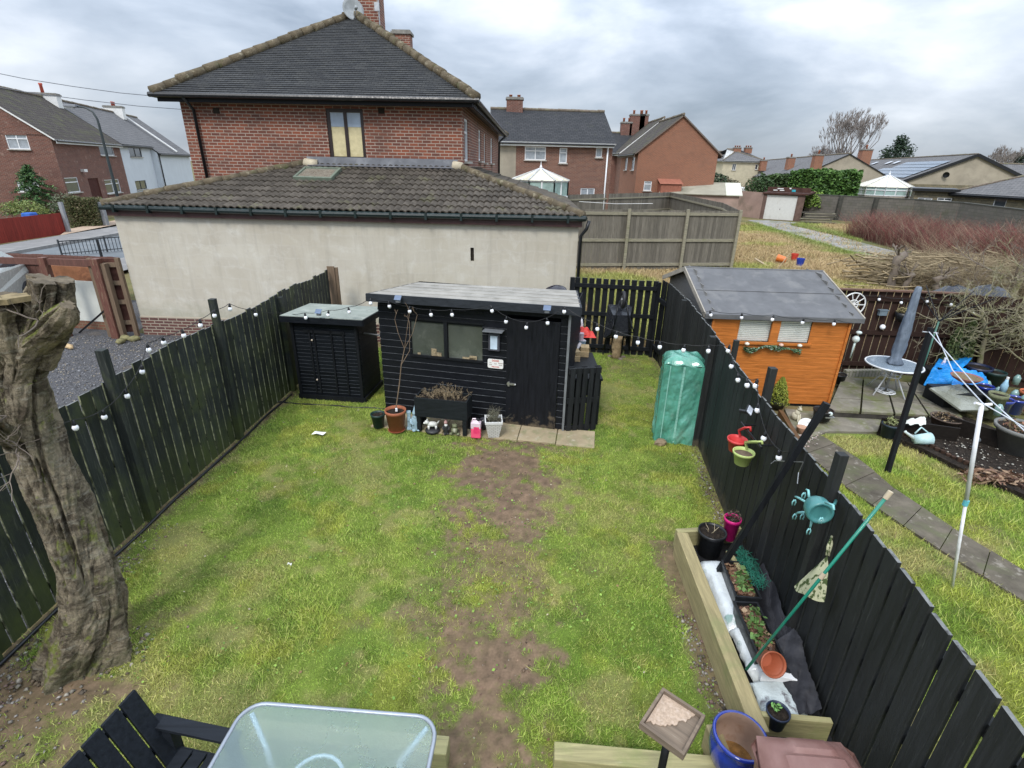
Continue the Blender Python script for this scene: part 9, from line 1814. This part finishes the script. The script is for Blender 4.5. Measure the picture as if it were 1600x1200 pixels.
# brown gate frame, brick wall, white panel and car at the yard entrance
a,b=Y(-30,396,15.6),Y(186,403,15.2);fence('brown_fence','weathered red brown board fence closing the gravel yard',[(a.x,a.y),(b.x,b.y)],(a.z+b.z)/2,BROWNG,BROWNG,bw=.17,gap=.012,side=1,railside=1,rails=(1.0,1.5,1.74),rh=.10,hv=.01)
pb=P(184,528,0);p2_=Vector((pb.x+(P(150,404,1.86).x-pb.x)*.2,pb.y,0));t=thing('gate_frame','tall brown timber gate frame with two square posts and top rail','gate frame',(pb.x,pb.y,0));zt=zat(pb,404)
q0=P(75,500,0);q0=Vector((P(66,402,zt).x,P(66,402,zt).y,0))
for c,w in ((pb,.17),(q0,.15)):mb=MB();mb.box((c.x,c.y,zt/2),(w,w,zt));mb.build('post',PAINTED('red_brown_post',(.13,.055,.04),(.27,.20,.13),along='Z',amt=.42,isl=.1,moss=(.15,.14,.07),mossamt=.3),t,world=True,bevel=.008)
mb=MB();mb.box((pb.x+.14,pb.y+.03,zt*.47),(.10,.12,zt*.94));mb.build('post',BROWNW,t,world=True)
mb=MB();mb.beam((q0.x-2.2,q0.y+.1,zt-.10),(pb.x,pb.y,zt-.10),.07,.14);mb.build('top_rail',BROWNG,t,world=True)
mb=MB();mb.beam((pb.x,pb.y-.05,.75),(q0.x+.35,q0.y-.05,.12),.035,.035);o=mb.build('prop_bar',BLACKM);tag(o,'thin dark bar propped against the gate post','bar')
# short side fence seen from its rails against the rendered wall
sa,sb=P(196,522,0),P(214,516,0);sb=Vector((EL.x-.10,EL.y-.12,0));sa=Vector((sb.x-.55,sb.y-.12,0));t=thing('side_fence','narrow brown fence panel with four rough rails beside the rendered wall','fence',(sa.x,sa.y,0));zs=1.85;mb=MB();mb.wall((sa.x,sa.y+.04),(sb.x,sb.y+.04),.1,zs);mb.build('boards',MAT('red_brown_board',(.09,.04,.03),var=.4,scale=5),t,world=True)
for z in (.35,.85,1.3,1.72):mb=MB();mb.beam((sa.x,sa.y,z),(sb.x,sb.y,z),.05,.10);mb.build('rail',BROWNW,t,world=True)
for c in (sa,sb):mb=MB();mb.box((c.x,c.y,zs/2),(.09,.08,zs+.05));mb.build('post',BROWNW,t,world=True)
a,b=P(92,497,.12),P(172,500,.12);a=P(104,499,.22);b=P(168,503,.22);a.z=b.z=0;ztp=zat(b,440)
mb=MB();dn=(b-a);
for k in range(1):mb.beam((a.x,a.y,(.22+ztp)/2),(b.x,b.y,(.22+ztp)/2),.03,ztp-.22)
o=mb.build('white_board',MAT('grubby_white_board',(.56,.57,.52),rough=.7,var=.08,scale=2,c2=(.46,.48,.42),amt=.4,s2=1.4));tag(o,'large grubby white board standing on the low brick wall','board')
mb=MB();mb.beam((a.x,a.y+.03,ztp+.17),(b.x-.1,b.y+.03,ztp+.17),.03,.33);o=mb.build('brown_board',MAT('orange_brown_ply',(.27,.12,.06),rough=.8,var=.3,scale=3,c2=(.16,.07,.04),amt=.4));tag(o,'orange brown board above the grubby white board','board')
t=thing('low_brick_wall','low broken red brick wall beneath the grubby white board','wall',(a.x,a.y,0));mb=MB();mb.wall((a.x-1.6,a.y+.2),(b.x+.1,b.y-.02),0,.25);mb.face([(a.x-1.6,a.y+.2,.25),(b.x+.1,b.y-.02,.25),(b.x+.1,b.y+.12,.25),(a.x-1.6,a.y+.34,.25)]);mb.build('wall',BRICK('rough_red_brick',(.22,.09,.05),(.16,.07,.045),(.20,.16,.10),stain=(.16,.15,.07)),t,world=True)
for k,(x,y) in enumerate(((.05,-.15),(.3,-.2),(.12,-.4))):p=Vector((pb.x+.25+x,pb.y+y,.04));t=thing('stone','mossy rubble lump by the gate post and brick wall','stone',p,k,'mossy rubble by the gate post');part(t,'rock',MAT('mossy_rubble',(.22,.20,.10),var=.4,scale=8,bmp=.9,bs=15,bd=.02),lambda m:m.ball((0,0,.02),(.13,.10,.07),9,jit=.16),smooth=True)
for dx,dy in ((0,0),(.1,-.12)):mb=MB();a_,b_=P(82,532,.06),P(112,541,.05);mb.beam(a_+Vector((dx,dy,0)),b_+Vector((dx,dy,.0)),.06,.035);o=mb.build('loose_batten',MAT('fresh_pale_wood',(.50,.36,.20)));tag(o,'fresh pale batten lying on the gravel behind the tree','batten','pale battens on the gravel')
# parked car behind the gate
cp=P(12,470,0);CX,CY=cp.x+.35,13.7;t=thing('parked_car','white car with dark windscreen parked nose on behind the brown gate rail','car',(CX,CY,0),R(20));W2=.88
prof=[(-2.0,.25),(-2.05,.62),(-1.9,.86),(-1.0,1.0),(-.35,1.42),(.95,1.46),(1.75,1.02),(2.0,.9),(2.05,.3)]
mb=MB();n=len(prof);ww=[.80,.86,.88,.88,.66,.66,.86,.86,.82]
L_=mb._a([(-w,y,z) for (y,z),w in zip(prof,ww)]);R_=mb._a([(w,y,z) for (y,z),w in zip(prof,ww)])
for i in range(n):j=(i+1) % n;mb.f.append((L_+i,L_+j,R_+j,R_+i));mb.mi.append(0)
mb.f.append(tuple(L_+i for i in range(n)));mb.f.append(tuple(R_+i for i in range(n))[::-1]);mb.mi+=[0,0];mb.build('body',MAT('white_car_paint',(.62,.66,.62),rough=.25,coat=.8,var=.03,bmp=0),t,bevel=.05)
part(t,'windscreen',GL1,lambda m:m.face([(-.74,-.93,1.06),(.74,-.93,1.06),(.60,-.42,1.40),(-.60,-.42,1.40)]));part(t,'rear_window',GL1,lambda m:m.face([(-.6,1.05,1.43),(.6,1.05,1.43),(.74,1.66,1.1),(-.74,1.66,1.1)]))
for s in (-1,1):
    part(t,'side_window',GL1,lambda m:m.face([(s*.80,-.75,1.08),(s*.80,1.3,1.08),(s*.70,.85,1.38),(s*.70,-.28,1.38)]));part(t,'headlight',MAT('headlight_glass',(.5,.52,.55),rough=.15,coat=.8),lambda m:m.ball((s*.66,-1.97,.72),(.17,.06,.09)),smooth=True)
    for y in (-1.3,1.25):part(t,'wheel',MAT('tyre_rubber',(.018,.018,.02)),lambda m:(m.push(Matrix.Translation((s*.78,y,.31))@rotm(0,R(90))),m.lathe([(0,-.11),(.29,-.11),(.31,0),(.29,.11),(0,.11)],n=20),m.pop()))
# ------------------------------------------------------------------ the pollarded tree in the foreground
BRK=None
def barkmat():
    m,nt,b=_nt('cherry_bark');v=coords(nt);vs=coords(nt,'Object',(7,7,34));vl=coords(nt,'Object',(9,9,2.2))
    c=mixc(nt,mrange(nt,noise(nt,v,6.5,8,.74,.6),.42,.58),(.10,.08,.056),(.36,.30,.21))
    c=mixc(nt,mrange(nt,noise(nt,vs,.9,6,.65,.6),.54,.66,0,.7),c,(.37,.34,.27))
    c=mixc(nt,mrange(nt,noise(nt,vl,1.3,6,.65,.8),.40,.30,0,.85),c,(.022,.016,.012))
    c=mixc(nt,mrange(nt,noise(nt,v,1.6,6,.7,.2),.52,.64,0,.65),c,(.10,.11,.045))
    c=mixc(nt,mrange(nt,noise(nt,v,2.3,5,.7,.8),.60,.70,0,.6),c,(.17,.095,.045))
    nt.links.new(c,b.inputs['Base Color']);b.inputs['Roughness'].default_value=.92;b.inputs['Specular IOR Level'].default_value=.2
    g=nt.nodes.new('ShaderNodeNewGeometry');sx=nt.nodes.new('ShaderNodeSeparateXYZ');nt.links.new(g.outputs['Normal'],sx.inputs[0]);mo=mth(nt,'MULTIPLY',mrange(nt,mth(nt,'ADD',sx.outputs[2],mrange(nt,noise(nt,v,5,6,.7),.3,.7,-.5,.5)),.35,.75),.8);c=mixc(nt,mo,c,(.19,.23,.035));nt.links.new(c,b.inputs['Base Color'])
    bump(nt,b,noise(nt,vs,.9,7,.7,.6),1.0,.05);bump(nt,b,noise(nt,v,30,7,.75),1.0,.02);bump(nt,b,noise(nt,vl,1.2,6,.7,1.),.8,.03);return m
BRK=barkmat();MOSS=MAT('bright_moss',(.20,.24,.03),rough=1,var=.4,scale=30,bmp=1,bs=80,bd=.02)
def limb(par,name,pts,rad,seed,m,n=72,k=150,lob=.13,flare=None,nzamp=.05,cap=True):
    pts=[Vector(p) for p in pts];d=[0]
    for i in range(1,len(pts)):d.append(d[-1]+(pts[i]-pts[i-1]).length)
    tt=np.linspace(0,d[-1],k);P_=np.stack([np.interp(tt,d,[p[i] for p in pts]) for i in range(3)],1);ker=np.ones(9)/9
    for i in range(3):q=np.pad(P_[:,i],4,mode='edge');q2=np.convolve(q,ker,'valid');P_[4:-4,i]=q2[4:-4]
    rr_=np.interp(tt,d,rad);T_=np.gradient(P_,axis=0);T_/=np.linalg.norm(T_,axis=1)[:,None];ux=np.cross(T_,np.array([[0.,1.,0.]]));ux/=np.linalg.norm(ux,axis=1)[:,None]+1e-9;uy=np.cross(T_,ux);a=np.linspace(0,2*math.pi,n,endpoint=False)
    A,TT=np.meshgrid(a,tt);rs=np.random.default_rng(seed);ph=rs.random(6)*6.28
    f=1+lob*.55*np.sin(2*A+ph[0]+TT*1.2)+lob*.5*np.sin(3*A+ph[1]-TT*1.7)+lob*.35*np.sin(5*A+ph[2]+TT*2.1)
    ca,sa=np.cos(A),np.sin(A);f=f+nzamp*2.4*(fbm((ca*1.1+3).ravel(),(sa*1.1+TT*1.6).ravel(),1.5,seed,5).reshape(A.shape)-.5)+nzamp*.9*(fbm((ca*4+9).ravel(),(sa*4+TT*5).ravel(),1.7,seed+3,4).reshape(A.shape)-.5)-nzamp*2.2*ss(.42,.30,fbm((ca*2.2+4).ravel(),(sa*2.2+TT*1.2).ravel(),1.6,seed+21,3).reshape(A.shape))+nzamp*1.4*np.abs(fbm((ca*3).ravel(),(sa*3+TT*3).ravel(),2.2,seed+8,4).reshape(A.shape)-.5)
    if flare is not None:f=f*(1+flare(A,TT))
    V_=P_[:,None]+ux[:,None]*(ca*f*rr_[:,None])[...,None]+uy[:,None]*(sa*f*rr_[:,None])[...,None];V_=V_.reshape(-1,3);idx=np.arange(n*k).reshape(k,n);nx=np.roll(idx,-1,1);F_=np.stack([idx[:-1],nx[:-1],nx[1:],idx[1:]],-1).reshape(-1,4)
    if cap:
        c=V_[-n:].mean(0);V_=np.vstack([V_,c[None]]);i0=len(V_)-1;lr=idx[-1];F_=np.vstack([F_,np.stack([lr,np.roll(lr,-1),np.full(n,i0),np.full(n,i0)],1)])
        F4=F_[:-n];o=npmesh(name,V_,F4,m,parent=par,smooth=True);capm=np.stack([lr,np.roll(lr,-1),np.full(n,i0)],1);npmesh(name+'_cut',V_,capm,MAT('old_cut_wood',(.13,.105,.072),var=.5,scale=12,c2=(.06,.05,.035),amt=.45,s2=9,bmp=.8,bs=30,bd=.02),parent=o);return o
    return npmesh(name,V_,F_,m,parent=par,smooth=True)
tb=P(150,1000,0);t=thing('pollarded_tree','thick gnarled pollarded tree trunk leaning at the left in front of the fence','tree',(tb.x,tb.y,0));y0=3.30
cl_=[(150,1000,3.27),(148,935,3.27),(133,880,3.30),(108,820,3.36),(85,760,3.42),(58,700,3.46),(36,640,3.50),(26,580,3.52),(34,535,3.52),(48,505,3.52)]
pts=[Vector((tb.x+.04,3.22,-.05))]+[Y(a,b,c) for a,b,c in cl_[1:]]
rad=[.27,.195,.165,.165,.172,.172,.165,.165,.18,.17]
def fl(A,TT):return ss(.85,.0,TT)*(.34*np.maximum(0,np.sin(2.5*A+.6))**2+.30*np.maximum(0,np.sin(4*A+2.0))**3)-.02
trunk=limb(t,'trunk',pts,rad,5,BRK,n=150,k=330,lob=.12,flare=fl,nzamp=.17)
limb(t,'limb',[Y(44,560,3.52),Y(62,520,3.54),Y(76,485,3.54),Y(80,455,3.54),Y(78,436,3.54)],[.14,.135,.14,.115,.12],11,BRK,n=90,k=110,lob=.14,nzamp=.22)
limb(t,'limb',[Y(55,535,3.5),Y(82,512,3.46),Y(102,492,3.42),Y(106,476,3.40)],[.11,.10,.085,.04],13,BRK,n=70,k=70,lob=.12,nzamp=.2)
limb(t,'limb',[Y(34,560,3.5),Y(14,525,3.44),Y(2,495,3.42),Y(-2,470,3.40)],[.13,.13,.12,.13],17,BRK,n=80,k=90,lob=.14,nzamp=.22)
limb(t,'broken_snag',[Y(30,690,3.40),Y(0,672,3.25),Y(-30,645,3.1)],[.10,.06,.04],19,BRK,n=40,k=50,nzamp=.3)
c=Y(14,468,3.38);part(t,'sawn_disc',MAT('ochre_cut_face',(.23,.18,.10),rough=.9,var=.4,scale=14,c2=(.14,.12,.06),amt=.4,bmp=.6,bs=60),lambda m:m.prism([(c.x+(.10+.03*math.sin(k*1.7))*math.cos(k*.42),c.y+(.11+.02*math.cos(k*2.3))*math.sin(k*.42)) for k in range(15)],c.z-.015,c.z+.02),world=True)
rr=random.Random(2)
for (px,py,y) in ((20,690,3.22),(30,705,3.22),(10,650,3.2),(60,500,3.3)):
    sg=[]
    for k in range(3):branch(sg,Y(px,py,y),(rr.gauss(-.3,.5),-.6,rr.gauss(.1,.5)),.22,.006,1,rr,.5)
    tubesnp('sprout',sg,BARK,t,5)
ch=blobpts(260,(tb.x,tb.y-.2,.03),(.6,.5,.02),.3);stones('bark_litter',ch[:,0],ch[:,1],.008+.02*rng.random(260),.02,'chips of bark and stones around the foot of the pollarded tree',[(.16,.12,.08),(.10,.08,.06),(.3,.27,.22)])
